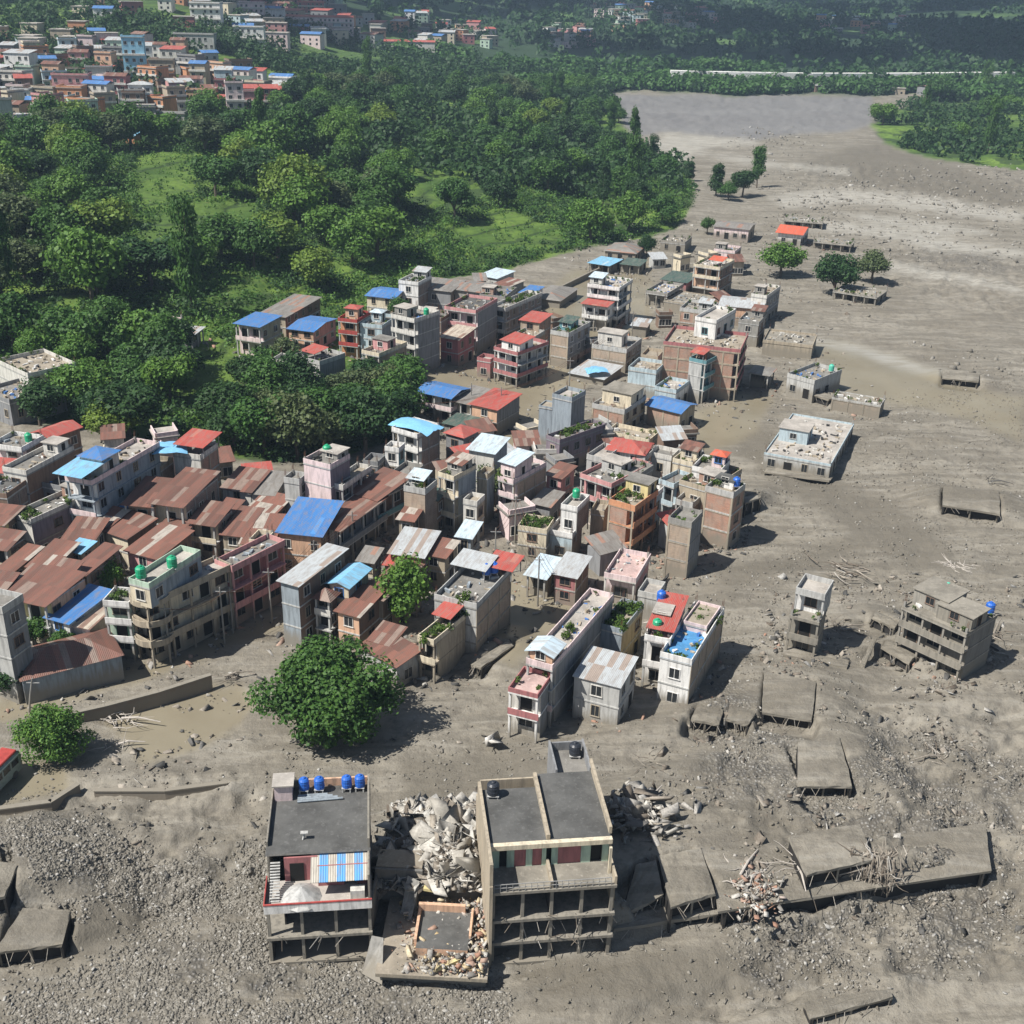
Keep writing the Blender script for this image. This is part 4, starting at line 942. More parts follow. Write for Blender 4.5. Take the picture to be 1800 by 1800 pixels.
B('pale concrete house with a green tank and a red cone on its roof', (1384,661,1431,673,1479,655), 4, 1, 'w','w','lconc','lconc', rc='conc', wf='lconc', ext=[('tank','mint',.8,.8,.2)])
B('low muddy brick ruin behind the light blue deck', (1462,700,1545,713,1556,702), 2.4, 1, 'f','b','tanbrick','brown', rc='mud', par=.2)
B('red roofed pavilion beside the round topped tree far out on the mud', (1372,408,1410,413,1418,402), 4, 1, 'w','w','white','white','gablex','orange', dz=1.6, oh=.9)
B('low brown shed sunk in the mud beyond the green tree clump', (1432,425,1495,432,1500,424), 2, 1, 'l','l','brown','brown', rc='mud', par=0)
B('crushed brown shed at the river side of the red roofed pavilion', (1376,388,1442,392,1450,384), 2, 1, 'l','w','dark','dark', rc='mud', par=0)
B('low house with an arcade buried under the spreading trees', (1468,512,1540,524,1556,510), 2.6, 1, 'l','w','conc','gray', rc='mud', par=0)
B('pink walled enclosure with broken roofs near the last trees', (1258,398,1316,404,1325,394), 4, 1, 'w','w','palepink','tan','gablex','gray', dz=.6)
B('blue tarpaulin covered stall row at the tip of the lagoon', (1036,462,1070,467,1092,458), 2.5, 1, 'l','w','gray','gray','shed','skyblue', dz=.3)
B('green sheeted stall next to the blue covered stalls', (1094,464,1124,468,1134,459), 2.5, 1, 'l','w','conc','conc','shed','darkg', dz=.3)
B('mud brown cottage with a broken hipped roof by the stalls', (1068,440,1118,446,1130,432), 3, 1, 'w','w','tan','tan','hip','gray', dz=1.5)
B('broken grey wall house on the mud between the cottage and the pink enclosure', (1165,425,1205,430,1212,420), 3, 1, 'w','f','lmud','tan', rc='mud')
# -- left-hand hillside edge
B('cream two storey house with a faded blue canopy above the left field', (4,637,48,664,124,643), 5.5, 2, 'b','w','offwhite','cream', rc='tan', wf='brown', key='cr')
B('grey concrete building at the left edge below the cream house', (-40,690,20,706,118,682), 4, 1, 'w','w','gray','gray', rc='conc')
B('cream house with a blue tin roof on the wooded bank', (420,568,457,576,486,560), 7, 2, 'l','w','palepink','tan','shed','blue', dz=.5, bal='palepink')
B('pinkish house with a bright blue tin roof at the field corner', (514,577,552,584,583,562), 4.5, 2, 'w','w','peach','pink','gablex','blue', dz=.7)
B('long grey brown roof cluttered with debris behind the blue roofed houses', (463,551,503,558,556,528), 5, 2, 'w','w','tan','brown','shed','gray', dz=.6)
B('narrow white ruined house at the edge of the green field', (483,636,502,641,512,630), 7.5, 2, 'w','w','offwhite','gray')
B('grey house with a red and white canopy beside the narrow white ruin', (522,628,562,641,602,626), 6, 2, 'w','b','lconc','gray', ext=[('canopy',.5,.3,4,4,1.8,'red')])
B('white hut among the dark trees', (284,563,306,566,321,560), 4, 1, 'w','w','palepink','white', rc='light', par=.2)
B('small open shed with a white tin roof among the dark trees', (318,588,338,591,354,579), 3, 1, 'l','l','gray','gray','shed','silver', dz=.4)
# -- old bazaar, lower left
B('long pale block with a curved balcony corner facing the flooded street', (228,1050,262,1061,408,1000), 9, 3, 'l','l','cream','cream', bal='tan', trim='tan', rc='light', key='curve', dens=2.4, ext=[('round',2.6,'tan')])
house(None, [(228,1024),(264,1032),(352,976)], 12, 1, 'w','w','cream','bluegray', root=HOUSES['curve']['root'], lift=9, rc='light', detail=False, bal='mint', ext=[('tank','green',.3,.12,.1,'nearest the curved corner of the long pale block',1.1),('tank','green',.85,.5,.1,'in the middle of the long pale block, topmost of a pair',1.1)])
B('crimson and pink galleried block at the far end of the pale one', (382,990,410,1001,497,957), 9, 3, 'w','l','rose','rose', bal='pink', trim='pink', rc='conc')
B('slim green and white house squeezed against the curved corner block', (190,1060,228,1068,238,1045), 8, 3, 'l','w','mint','white', bal='white', wf='green', ext=[('plants',.4,.5,2,3)])
B('white walled house under a long deep blue tin roof', (86,1084,122,1094,192,1048), 4.6, 2, 'w','w','white','paleblue','shed','blue', dz=.7, wf='blue')
B('narrow white house under brown and white sheets beside the deep blue roof', (128,1096,158,1104,200,1068), 4, 1, 'w','w','white','tan','shed','strip', dz=.5)
B('long low barn with a rust red hipped roof beside the flooded road', (48,1188,219,1152,180,1112), 3.4, 1, 'b','b','bluegray','bluegray','hip','rust', dz=1.7, oh=.3)
B('yellow house with rounded balconies at the left', (22,1050,80,1064,145,1018), 6.5, 2, 'l','w','yellow','peach','shed','rust', dz=.7, bal='yellow')
B('tall grey tenement cut off by the left edge of the picture', (-45,1058,6,1082,24,1056), 13, 4, 'w','w','lconc','gray', rc='conc')
R_ = [('rust red roof with pale sheets behind the long pale block',(222,968,276,979,338,945),5.5,'pink','brown','rustw'),
('small white edged rust roof behind the green and white house',(185,933,224,945,272,923),5,'cream','brown','rust'),
('low rust roof left of the lane with a cream wall below',(122,945,166,953,180,926),5,'offwhite','tan','rust'),
('mottled rust roof beside the blue sheets in the lane',(160,918,192,925,224,908),5,'tan','brown','rustw'),
('orange brown roof over a pink wall at the bend of the lane',(228,884,270,893,298,856),7,'peach','brown','rust'),
('large rust roof over a two storey cream front with dark shutters',(273,882,322,892,375,842),8,'cream','darkbrick','rust'),
('orange rust roof over a cream gable beside the large shuttered house',(335,918,376,924,406,898),6,'cream','darkbrick','rust'),
('rust roof with one long white sheet near the left edge',(0,1003,18,1010,68,975),5,'cream','tan','rustw'),
('rust roof with three pale sheets above the yellow house',(58,994,90,1003,130,968),5.5,'cream','brown','rustw'),
('dark red roof next to the lane left of the green tanks',(132,1003,152,1011,205,974),5.5,'tan','darkbrick','rust'),
('deep rust roof directly behind the yellow house',(12,1042,46,1050,92,1012),6,'yellow','brown','rust'),
('short red brown roof between the blue sheet and the yellow house',(92,1010,120,1016,140,1000),6,'offwhite','tan','rust'),
('rust roof cut by the left edge above the striped one',(-22,960,12,968,36,948),6,'tan','brown','rust'),
('brown roof at the left edge of the yellow house',(-22,1032,8,1040,24,1022),6,'tan','tan','rust'),
('purple brown tin roof over a whitewashed house by the grove',(397,857,442,866,466,839),5,'offwhite','paleblue','rust'),
('weathered grey tin roof right of the purple brown one',(446,866,482,871,500,842),5,'offwhite','tan','gray'),
('small mixed red and grey roof below the weathered grey one',(440,897,480,908,506,884),4.5,'tan','brown','rustw'),
('steep rust roof left of the blue roofed corner house',(398,937,427,944,454,907),5,'tan','brown','rust'),
('orange rust roof with a white band beside the blue roofed corner house',(430,953,478,958,494,918),5,'cream','brown','rustw'),
('rust roof wedged between the steep one and the shuttered house',(378,907,400,914,420,892),5,'tan','brown','rust'),
('rust brown roof on the lane corner left of the orange gable',(290,925,330,933,352,908),5,'cream','brown','rust')]
for lb, q, hh, c1, c2, rcol in R_:
    B('house with a '+lb, q, hh, 2, 'w' if hh < 6 else 'l', 'w', c1, c2, 'shed', rcol, dz=1.0, group=None)
B('little shed with a bright blue sheet roof between rust roofs', (120,967,142,972,163,958), 5.5, 2, 'w','w','tan','tan','shed','skyblue', dz=.4)
B('low roof of faded blue sheets in the lane', (184,905,222,909,228,893), 5, 2, 'w','w','offwhite','tan','shed','blue', dz=.4)
B('grey house with a white corner tower and shrubs on the roof', (26,908,57,920,166,868), 6.5, 2, 'b','w','offwhite','purple', rc='conc', trim='conc', ext=[('plants',.5,.12,3,4,'yellow green shrubs on the white corner of the grey house'),('plants',.7,.75,3,6,'grass grown over the far end of the grey house roof')])
B('long brown grey apartment house with a curved white corner', (14,826,48,836,122,792), 9.5, 3, 'w','b','offwhite','brown', rc='conc', trim='gray')
B('large blue grey building with scattered square windows', (120,842,163,850,276,785), 11, 4, 'l','w','white','bluegray', trim='bluegray', rc='light', wf='bluegray', dens=3.6, key='bg', bal='palepink', ext=[('cabin',.75,.3,4,4,3,'offwhite','hip','blue'),('canopy',.5,.08,7,7,1.9,'skyblue')])
B('house with a rough white wall, brick side and wavy red canopy', (289,803,346,800,398,783), 9, 3, 'b','f','offwhite','brick', rc='conc', key='wavy', ext=[('canopy',.62,.5,8,6,2.1,'red')])
tarp(*[float(v) for v in P(290,790,12)], 7, 5, .3, 'skyblue', 'light blue tarpaulin beside the wavy red canopy')
B('pink house with a coral tin roof at the upper left of the bazaar', (60,761,88,770,138,752), 7, 2, 'l','w','palepink','brown','gabley','red', dz=.8, bal='palepink')
B('palest pink house with white balconies at the left edge', (-12,785,38,793,72,772), 7.5, 3, 'l','w','palepink','brown', bal='white', ext=[('tank','green',.9,.5,.2)])
B('low house with a red roof cut by the left edge', (-30,826,10,832,26,816), 7, 2, 'w','w','white','brown','shed','red', dz=.6)
B('dark brown house at the left edge with a mossy deck', (-30,868,14,878,40,850), 8, 3, 'w','w','brown','darkbrick', rc='dark')
B('yellow brown house at the left edge under the dark deck', (-35,915,8,925,30,900), 7, 2, 'l','w','yellow','brown','shed','rust', dz=.6, bal='brown')
B('tall palest pink tower house with a green tank on top', (523,814,578,819,625,804), 12.5, 4, 'b','w','palepink','purple', rc='conc', key='pt', ext=[('tank','green',.45,.6,.4,'on top of the tall palest pink tower house',1.1),('cabin',.8,.7,3,3,1.8,'conc','flat','light')])
B('grey concrete house hard against the left of the pink tower', (498,846,525,849,542,838), 9, 3, 'b','w','lconc','lconc', rc='conc')
B('purple galleried house behind the right of the pink tower', (586,853,604,861,644,826), 9, 3, 'w','l','purple','purple', bal='offwhite', rc='tan')
B('peach corner house with white pilasters under a bright blue tin roof', (492,934,563,941,597,896), 7, 2, 'w','w','peach','brown','shed','blue', dz=1.2, wf='offwhite', dens=2.0, oh=.5)
B('shadowed galleried row running back from the blue roofed corner house', (572,920,600,938,662,880), 6.5, 2, 'b','l','offwhite','gray','shed','rust', dz=.5, bal='gray')
B('long row under a broad rust tin roof along the shaded street', (630,864,664,883,708,852), 7, 2, 'w','l','tan','brown','shed','rust', dz=1.4, bal='teal')
B('tall sheet clad building with a long silver tin roof and brown side windows', (487,1021,523,1024,612,970), 9.8, 3, 'b','w','bluegray','brown','shed','silver', dz=.4)
B('cream house with a curved sky blue roof behind the silver roofed building', (578,1025,612,1031,648,1002), 8, 3, 'w','w','cream','gray','gabley','skyblue', dz=.6, wf='blue')
B('little cream turret house with a pyramid roof', (553,1050,578,1055,592,1043), 7, 3, 'l','w','offwhite','brown','hip','rust', dz=1.2, bal='offwhite')
B('house with brown and white striped sheets above a peach wall', (594,1073,631,1082,672,1048), 5.8, 2, 'w','w','peach','brown','shed','rustw', dz=.8)
B('house with a mottled rust roof behind the striped one', (640,1043,674,1053,738,1003), 6, 2, 'w','w','tan','brown','shed','rust', dz=.8)
B('shed with a small square rust red roof behind the big tree', (655,1124,686,1135,706,1114), 4, 1, 'w','w','brown','brown','shed','rust', dz=.8)
B('house with a rust red roof partly hidden by the big tree', (645,1136,697,1174,727,1150), 3.6, 1, 'w','w','lconc','lconc','shed','rust', dz=.7)
B('long stone coloured block with a jungle of plants on its roof', (735,1123,764,1130,834,1076), 6, 2, 'l','b','cream','tan', trim='tan', rc='tan', bal='cream', ext=[('plants',.5,.35,5,14,'thicket of pot plants on the long stone coloured block',1.5),('canopy',.3,.6,3,3,1.4,'red')])
B('higher brick wing with blue tanks and white sheets on its crowded roof', (762,1052,836,1066,900,1005), 8, 3, 'w','f','lconc','tanbrick', trim='conc', rc='conc',
  ext=[('tank','blue',.62,.72,0,'left of the pair on the higher brick wing'),('tank','blue',.74,.8,0,'right of the pair on the higher brick wing'),('canopy',.3,.75,5,4,1.9,'silver'),('canopy',.9,.9,4,4,1.8,'red'),('plants',.8,.1,4,2)])
B('low house with silver and red striped sheets at the head of the lane', (686,972,742,978,770,942), 5.6, 2, 'w','w','brown','brown','shed','silver', dz=.6, key='sr')
B('lower lean to with a coral red sheet roof at the head of the lane', (676,992,730,997,742,980), 4.2, 1, 'w','w','tan','brown','shed','red', dz=.4)
B('small rust and white roofed shop right of the coral lean to', (744,972,782,980,802,958), 5, 2, 'w','w','tan','tan','shed','rustw', dz=.5)
B('dim grey house in the lane with a shell of blue and white sheets', (806,942,828,946,842,925), 6, 2, 'w','w','bluegray','conc','shed','ltblue', dz=.5)
# -- front block
B('long tenement with red and white balconies on its end and a blank grey flank', (926,1162,972,1172,1078,1054), 8.8, 3, 'l','b','offwhite','gray', bal='palepink', rc='light', key='long', trim='lconc', ext=[('plants',.5,.45,1,4),('cabin',.5,.08,3.5,3,1.8,'peach','gabley','ltblue')])
house(None, [(893,1214),(944,1224),(972,1190)], 6.2, 2, 'l','b','offwhite','gray', root=HOUSES['long']['root'], bal='rose', trim='white', rc='pink', detail=False, par=.6)
B('grey walled house whose whole roof is a leafy green garden', (1048,1105,1089,1109,1137,1068), 6.4, 2, 'b','w','bluegray','tan', rc='tan', wf='yellow', ext=[('plants',.5,.5,20,20,'dense leafy garden filling the roof beside the long tenement',2.2)])
B('low grey house with rusty red panels in its tin roof', (1006,1189,1086,1204,1122,1162), 5.9, 2, 'w','w','lconc','lconc','shed','silver', dz=.5, oh=.2)
B('white balcony house with a maroon tin roof and a green tank', (1132,1122,1174,1128,1202,1074), 7.6, 2, 'l','l','white','yellow', bal='white', rc='pink', ext=[('canopy',.55,.6,5,9,1.2,'red'),('tank','green',.35,.22,.2),('tank','blue',.05,.95,.8),('cabin',.1,.6,2,2.5,1.8,'yellow','flat','light')])
B('white house with a bright blue roof terrace and plants behind it', (1163,1152,1216,1166,1270,1078), 7.1, 2, 'w','f','white','tanbrick', rc='blue', bal='white', wf='white', key='blueterr', ext=[('plants',.6,.8,5,4)])
house(None, [(1200,1095),(1240,1103),(1268,1070)], 8.2, 1, 'b','f','palepink','tanbrick', root=HOUSES['blueterr']['root'], lift=7.1, rc='tan', detail=False, par=.4)
B('slender mud caked tower house standing alone with a white upper room', (1386,1083,1437,1093,1456,1070), 6.4, 2, 'l','b','mud','mud', bal='mud', trim='mud', rc='mud', key='slim', wf='brown', par=.2)
house(None, [(1397,1040),(1447,1050),(1466,1028)], 9.6, 1, 'l','b','white','lconc', root=HOUSES['slim']['root'], lift=6.4, rc='light', detail=False, bal='lconc', trim='lconc')
B('wide mud caked three storey house with debris on its roof and a mint tank', (1592,1068,1699,1117,1746,1084), 7.6, 3, 'l','b','mud','dconc', bal='mud', trim='lmud', rc='mud', key='wide', wf='brown', par=.3,
  ext=[('tank','mint',.25,.9,.5,'at the back of the wide mud caked house'),('tank','blue',.9,.95,.1,'at the right end of the wide mud caked house'),('cabin',.18,.6,5,5,2.4,'lmud','flat','mud'),('cabin',.8,.4,5,4,2.2,'mud','flat','mud')])
B('pale blue flooded villa with a wide deck and tanks on its cabin', (1344,797,1457,816,1500,748), 3.1, 1, 'w','w','lconc','lconc', rc='light', bal='paleblue', key='deck', wf='lconc', par=.35,
  ext=[('cabin',.28,.45,5.5,5,2.8,'paleblue','flat','light')])

EXTRA = [
('small grey deck house between the red hipped roof and the cream terrace row',(1096,802,1132,808,1150,796),7.5,3,'w','w','lconc','gray','flat','light'),
('white and tan flat roofed house behind the cream and red trimmed one',(1140,801,1178,807,1195,796),7,2,'w','w','offwhite','tan','flat','conc'),
('cluttered concrete house behind the wide projecting deck',(1085,832,1120,838,1152,824),7.6,2,'w','w','conc','conc','flat','conc'),
('white and blue house directly behind the three storey brick building',(1122,870,1148,874,1166,862),7.4,2,'l','w','white','paleblue','flat','light'),
('half fallen brown brick house beside the torn open grey building',(1186,884,1216,890,1240,872),5.5,2,'o','b','darkbrick','darkbrick','flat','tan'),
('rough stone coloured stub of a house left of the three storey brick building',(1040,902,1062,906,1070,888),5.5,2,'b','b','tan','tan','flat','tan'),
('low grey roof behind the trellis house',(936,884,966,890,988,872),4.2,1,'w','w','gray','gray','shed','gray'),
('thin white house wedged below the ribbed pale shed',(814,884,838,888,852,876),6.5,2,'w','w','offwhite','tan','flat','tan'),
('grey decked house at the end of the broad rust roof',(690,834,722,840,745,824),7,2,'w','w','conc','brown','flat','conc'),
('black roofed house under a crumpled blue sheet at the left',(70,853,108,861,152,838),6.5,2,'w','w','gray','brown','flat','dark'),
('small brown house hard against the large blue grey building',(252,822,284,828,300,812),6.5,2,'w','f','tan','darkbrick','flat','tan'),
('rust roof house in the dip beside the large blue grey building',(160,884,190,890,216,874),5,2,'w','w','tan','brown','shed','rust'),
('small ochre house below the brick tower',(702,912,726,916,738,902),6,2,'w','w','tan','brown','shed','rustw'),
('brick house with antennas between the tall white house and the pink striped one',(742,560,776,566,792,553),8,3,'w','f','brown','darkbrick','flat','conc'),
('low brick house with a debris strewn roof behind the white and crimson house',(905,592,938,598,955,586),5.5,2,'w','f','brick','brick','flat','tan'),
('tan house with a broken parapet left of the wide brick building',(1128,628,1156,632,1166,620),4.2,1,'w','w','tan','tan','flat','tan'),
('grey roofed house just behind the wide brick building',(1300,566,1334,571,1345,557),6,2,'w','w','conc','brown','flat','conc'),
('narrow cream shop on the muddy street by the silver roofed building',(632,985,655,989,668,972),5,2,'w','w','cream','tan','shed','gray'),
('muddy workshop roof between the striped sheets and the peach wall',(610,1046,636,1051,650,1030),5.5,2,'w','w','tan','brown','shed','rust'),
('small grey house in the shadow of the tall palest pink tower',(640,815,664,819,676,806),6,2,'w','w','gray','gray','flat','conc'),
('low white roofed store on the mud beside the white banded house',(1112,572,1136,575,1142,566),2.6,1,'b','w','lmud','tan','shed','silver'),
('cream two storey house with a dark deck behind the crimson block',(440,955,466,959,480,942),6.5,2,'w','w','cream','tan','flat','dark'),
('brick fronted house with a green sheet roof above the shaded street',(745,875,768,879,780,868),6.5,2,'f','w','brick','brown','shed','darkg'),
]
for lb, q, hh, fl_, f_, s_, c1, c2, rf_, rc_ in EXTRA: B(lb, q, hh, fl_, f_, s_, c1, c2, rf_, rc_, dz=.6)
tarp(*[float(v) for v in P(105,846,7.3)], 5, 4, .3, 'blue', 'crumpled blue sheet on the black roofed house at the left')
tarp(*[float(v) for v in P(1048,652,2.6)], 5, 4, .2, 'skyblue', 'blue plastic patch on the collapsed tent like roof')
# ------------------------------------------------------------ the row of ruins in the foreground
def frame(px, py, z, ang, name, label, cat, z0=0.0):
    p = P(px, py, z); r = link(name, None, None, (p[0], p[1], z0), ang); tag(r, label, cat); return r
def part(nm, mats, root, fn, loc=(0,0,0)):
    b = MB(); fn(b); return b.build(nm, mats if isinstance(mats, list) else [mats], root, loc)
def bx(*a): return lambda b: b.box(*a)
def railing(L, h=.9, step=.55, r=.03):
    b = MB(); b.box(0, L, -r, r, h-.06, h); b.box(0, L, -r, r, h*.5, h*.5+.04); n = int(L/step)
    for i in range(n+1): b.box(i*L/n-.02, i*L/n+.02, -r-.003, r+.003, 0, h-.061)
    return b
def rubble(name, label, n, fn, smin, smax, mats, seed, kind='stuff', flat_=.45):
    g = np.random.default_rng(seed); V = []; F = []; M = []
    base = np.array([(-1,-1,-1),(1,-1,-1),(1,1,-1),(-1,1,-1),(-1,-1,1),(1,-1,1),(1,1,1),(-1,1,1)], float)
    fc = np.array([(3,2,1,0),(4,5,6,7),(0,1,5,4),(1,2,6,5),(2,3,7,6),(3,0,4,7)])
    pos = fn(n, g); n = len(pos); s = smin+(smax-smin)*g.random(n)**3.4
    sc = np.stack([s*(.7+1.3*g.random(n)), s*(.5+.5*g.random(n)), s*(flat_*.4+flat_*g.random(n))], 1)*.5
    q = g.normal(size=(n, 4))*np.array([1, .35, .35, 1]); q /= np.linalg.norm(q, axis=1)[:, None]; w_, x, y, z = q.T
    Rm = np.stack([1-2*(y*y+z*z), 2*(x*y-z*w_), 2*(x*z+y*w_), 2*(x*y+z*w_), 1-2*(x*x+z*z), 2*(y*z-x*w_), 2*(x*z-y*w_), 2*(y*z+x*w_), 1-2*(x*x+y*y)], 1).reshape(n, 3, 3)
    pts = base[None]*(1+.22*g.normal(size=(n, 8, 3)))*sc[:, None, :]
    pts = np.einsum('nij,nkj->nki', Rm, pts)+pos[:, None, :]
    F = (fc[None]+np.arange(n)[:, None, None]*8).reshape(-1, 4)
    mi = np.repeat(g.integers(0, len(mats), n), 6)
    o = link(name, np_mesh(name, pts.reshape(-1, 3), F, mats, mi)); tag(o, label, None, None, kind); return o
def islandmat(name, c1, c2, rough=.85):
    m, t, b = newmat(name); k = N(t); g = k.n('ShaderNodeNewGeometry'); r = g.outputs['Random Per Island']
    col = k.mix(r, c1, c2); col = k.mix(k.ramp(r, [(.9, 0), (.96, .8)]), col, (.46, .45, .42)); n = k.noise(g.outputs['Position'], 5, 3)
    col = k.mix(k.ramp(n, [(.4, 0), (.7, .5)]), col, tuple(x*.6 for x in c1)); k.l(col, b.inputs['Base Color']); b.inputs['Roughness'].default_value = rough; return m
stone_m = islandmat('river_stone', (.155,.143,.12), (.29,.272,.235)); conc_m = islandmat('broken_concrete', (.17,.16,.145), (.44,.42,.385)); yel_m = islandmat('broken_yellow_plaster', (.45,.33,.17), (.62,.56,.42))
wood_m = islandmat('splintered_wood', (.14,.115,.09), (.42,.38,.32)); pale_c = islandmat('pale_plaster', (.34,.32,.28), (.62,.60,.55)); brick_m = islandmat('broken_brick', (.34,.19,.13), (.40,.30,.24)); char_m = islandmat('dark_debris', (.05,.05,.048), (.15,.145,.135))

# A: the house with the blue striped awning
LA = 'ruined house with red walls, a blue striped awning and four blue tanks'
a = frame(468, 1596, 7, R(7), 'building', LA, 'building')
W = 9.4; rose = wallmat('rose'); cnc = wallmat('conc'); mudw = wallmat('mud')
for z in (.45, 3.5): part('floor_slab', mudw, a, bx(-.15, W+.1, -.25, 13.2, z-.3, z))
part('terrace_floor', [wallmat('mud'), deckmat('light')], a, bx(-.15, W+.1, -.3, 3.4, 6.72, 7.0, 0, [0, 1, 0, 0, 0, 0]))
part('wall', [mudw], a, lambda b: (b.box(W-.18, W, .2, 13.1, -1, 9.99), b.box(0, .18, 3.4, 13.1, -1, 9.99), b.box(.18, W-.18, 12.9, 13.08, -1, 9.99)))
for q in ((.2, W-.2, 7.0, 7.18, .45, 3.19), (.2, W-.2, 6.6, 6.78, 3.5, 6.71), (1.4, 1.55, 1.4, 6.59, 3.5, 6.7), (.2, .38, 0.3, 6.9, .45, 3.19)): part('inner_wall', paint('painted_shade', .3, False), a, bx(*q))  # shade of the open floors painted near-black onto these walls
for x in (.1, 3.1, 6.2, W-.1):
    for z0, z1 in ((-1, .16), (.46, 3.19), (3.51, 6.71)): part('column', mudw, a, bx(x-.14, x+.14, 0, .28, z0, z1))
part('fascia', [wallmat('white'), wallmat('red')], a, lambda b: (b.box(-.2, W+.15, -.42, -.31, 6.6, 6.95, 0), b.box(-.2, W+.15, -.42, -.31, 6.951, 7.6, 0), b.box(-.22, W+.17, -.46, -.3, 7.601, 7.72, 1), b.box(-.22, -.12, -.3, 3.4, 6.95, 7.7, 1)))
part('room_wall', [rose, wallmat('rose')], a, lambda b: (b.box(1.5, 4.6, 3.3, 3.48, 7, 9.75), b.box(4.6, 7.0, 2.4, 2.55, 7, 9.4), b.box(8.2, W-.18, 2.4, 2.55, 7, 9.4), b.box(7.0, 8.2, 2.4, 2.55, 9.0, 9.4), b.box(4.6, 4.75, 2.55, 3.3, 7, 9.4)))
for q in ((2.0, 3.3, 3.22, 3.29, 7.01, 9.1), (7.0, 8.2, 2.7, 2.75, 7.01, 8.99)): part('doorway', shade, a, bx(*q))
part('water_filter', [wallmat('offwhite')], a, lambda b: b.box(7.6, 8.9, .5, 1.3, 7.01, 7.9))
part('sand_heap', [wallmat('lconc')], a, lambda b: b.lathe([(1.9, 7.0), (1.4, 7.35), (.7, 7.8), (.12, 8.15)], 11, 0, (3.1, 1.1, 0)))
aw = MB(); aw.hexa([(4.0, .9, 8.75), (W+.1, .9, 8.75), (W+.1, 3.9, 9.85), (4.0, 3.9, 9.85)], [(4.0, .9, 8.81), (W+.1, .9, 8.81), (W+.1, 3.9, 9.91), (4.0, 3.9, 9.91)]); aw.build('awning', [tin('bluestr', 0)], a)
part('roof', [wallmat('conc'), deckmat('dark')], a, bx(-.15, W+.1, 3.4, 13.2, 9.991, 10.2, 0, [0, 1, 0, 0, 0, 0]))
for q in ((W-.15, W+.05, 3.6, 13.2, 10.2, 11.3), (-.15, 0, 4.5, 13.2, 10.2, 10.75), (0, 3.0, 13.0, 13.2, 10.2, 11.0)): part('parapet', [mudw], a, bx(*q))
part('back_parapet', [wallmat('peach')], a, bx(3.0, W-.15, 13.0, 13.2, 10.2, 11.1))
part('stair_cabin', [wallmat('palepink'), deckmat('light')], a, lambda b: (b.box(.2, 1.9, 11.0, 12.9, 10.2, 12.0), b.box(0, 2.1, 10.8, 12.95, 12.0, 12.15, 1)))
st = MB()
for i in range(14): st.box(.25, 1.15, 3.2-i*.2, 3.39-i*.2, 9.3-i*.17-.05, 9.3-i*.17)
st.box(.2, .26, .4, 3.4, 7.0, 7.2); st.build('staircase', [wallmat('lconc')], a)
part('pipe_stack', [wallmat('bluegray')], a, lambda b: [b.tube([(2.4, 10.6+.3*i, 10.35), (6.8-.5*i, 10.8+.25*i, 10.38)], .12, 6) for i in range(4)])
part('broken_stool', [wallmat('lconc')], a, lambda b: (b.tube([(3.2, 5.2, 10.2), (3.4, 5.4, 10.9)], .1, 5), b.box(3.0, 3.7, 5.1, 5.5, 10.9, 11.0)))
part('debris', [wood_m, char_m], a, lambda b: [b.tube([(x, -.2+.3*random.random(), z+.05), (x+random.uniform(-1.2, 1.2), -.5-.4*random.random(), z+random.uniform(-1.6, .9))], .035, 4, i % 2) for i, (x, z) in enumerate([(random.uniform(.5, 9), random.choice([.4, 3.5])) for _ in range(26)])])
ca_, sa_ = math.cos(R(7)), math.sin(R(7)); o0 = a.location
for x, tx in ((3.0, 'leftmost of the four behind the dark foreground roof'), (4.5, 'second from left of the four behind the dark foreground roof'), (7.2, 'third from left of the four behind the dark foreground roof'), (8.5, 'rightmost of the four behind the dark foreground roof')):
    y = 12.2; tank(o0.x+x*ca_-y*sa_, o0.y+x*sa_+y*ca_, 10.2, 'blue', 'blue water tank, '+tx, .5, 1.25, .5)

# B: the collapsed house between the two
b_ = frame(684, 1705, 2, R(-2), 'ruined_building', 'collapsed roofless house filled with rubble between the two foreground ruins', 'ruin')
part('floor_slab', [wallmat('tan'), deckmat('tan')], b_, bx(-1.2, 9.0, -.5, 10.5, 1.6, 2.0, 0, [0, 1, 0, 0, 0, 0]))
part('foundation', [wallmat('dconc')], b_, bx(-1.0, 8.8, .6, 22, -1, 1.59))
part('broken_wall', [wallmat('dconc')], b_, lambda b: (b.box(-2.6, 2.0, 9.2, 9.5, 1.6, 5.4), b.box(-2.6, -2.35, 5.0, 9.2, 1.0, 4.6), b.box(1.4, 1.65, 7.0, 9.2, 2.0, 4.2), b.box(-2.6, 8.6, 9.52, 9.7, 1.6, 3.9)))
part('upper_floor', [deckmat('tan')], b_, lambda b: (b.box(-2.6, 1.9, 9.7, 12.2, 5.0, 5.3), b.box(-2.6, 8.6, 10.6, 21.5, 3.2, 3.6)))
part('small_room', [wallmat('peach'), deckmat('dark')], b_, lambda b: (b.box(2.2, 7.0, 1.9, 6.6, 2.0, 2.9, 0, [0, 1, 0, 0, 0, 0]), b.box(1.95, 6.4, 6.6, 6.95, 2, 3.7), b.box(1.95, 2.2, 2.6, 6.6, 2, 3.3), b.box(7.0, 7.2, 3.4, 6.9, 2, 3.2)))
part('fallen_slab', [wallmat('conc')], b_, lambda b: b.hexa([(-2.6,.6,.7),(-.6,-.4,.5),(-.8,2.3,3.5),(-1.9,2.4,3.6)], [(-2.6,.45,.9),(-.6,-.55,.7),(-.8,2.15,3.7),(-1.9,2.25,3.8)]))
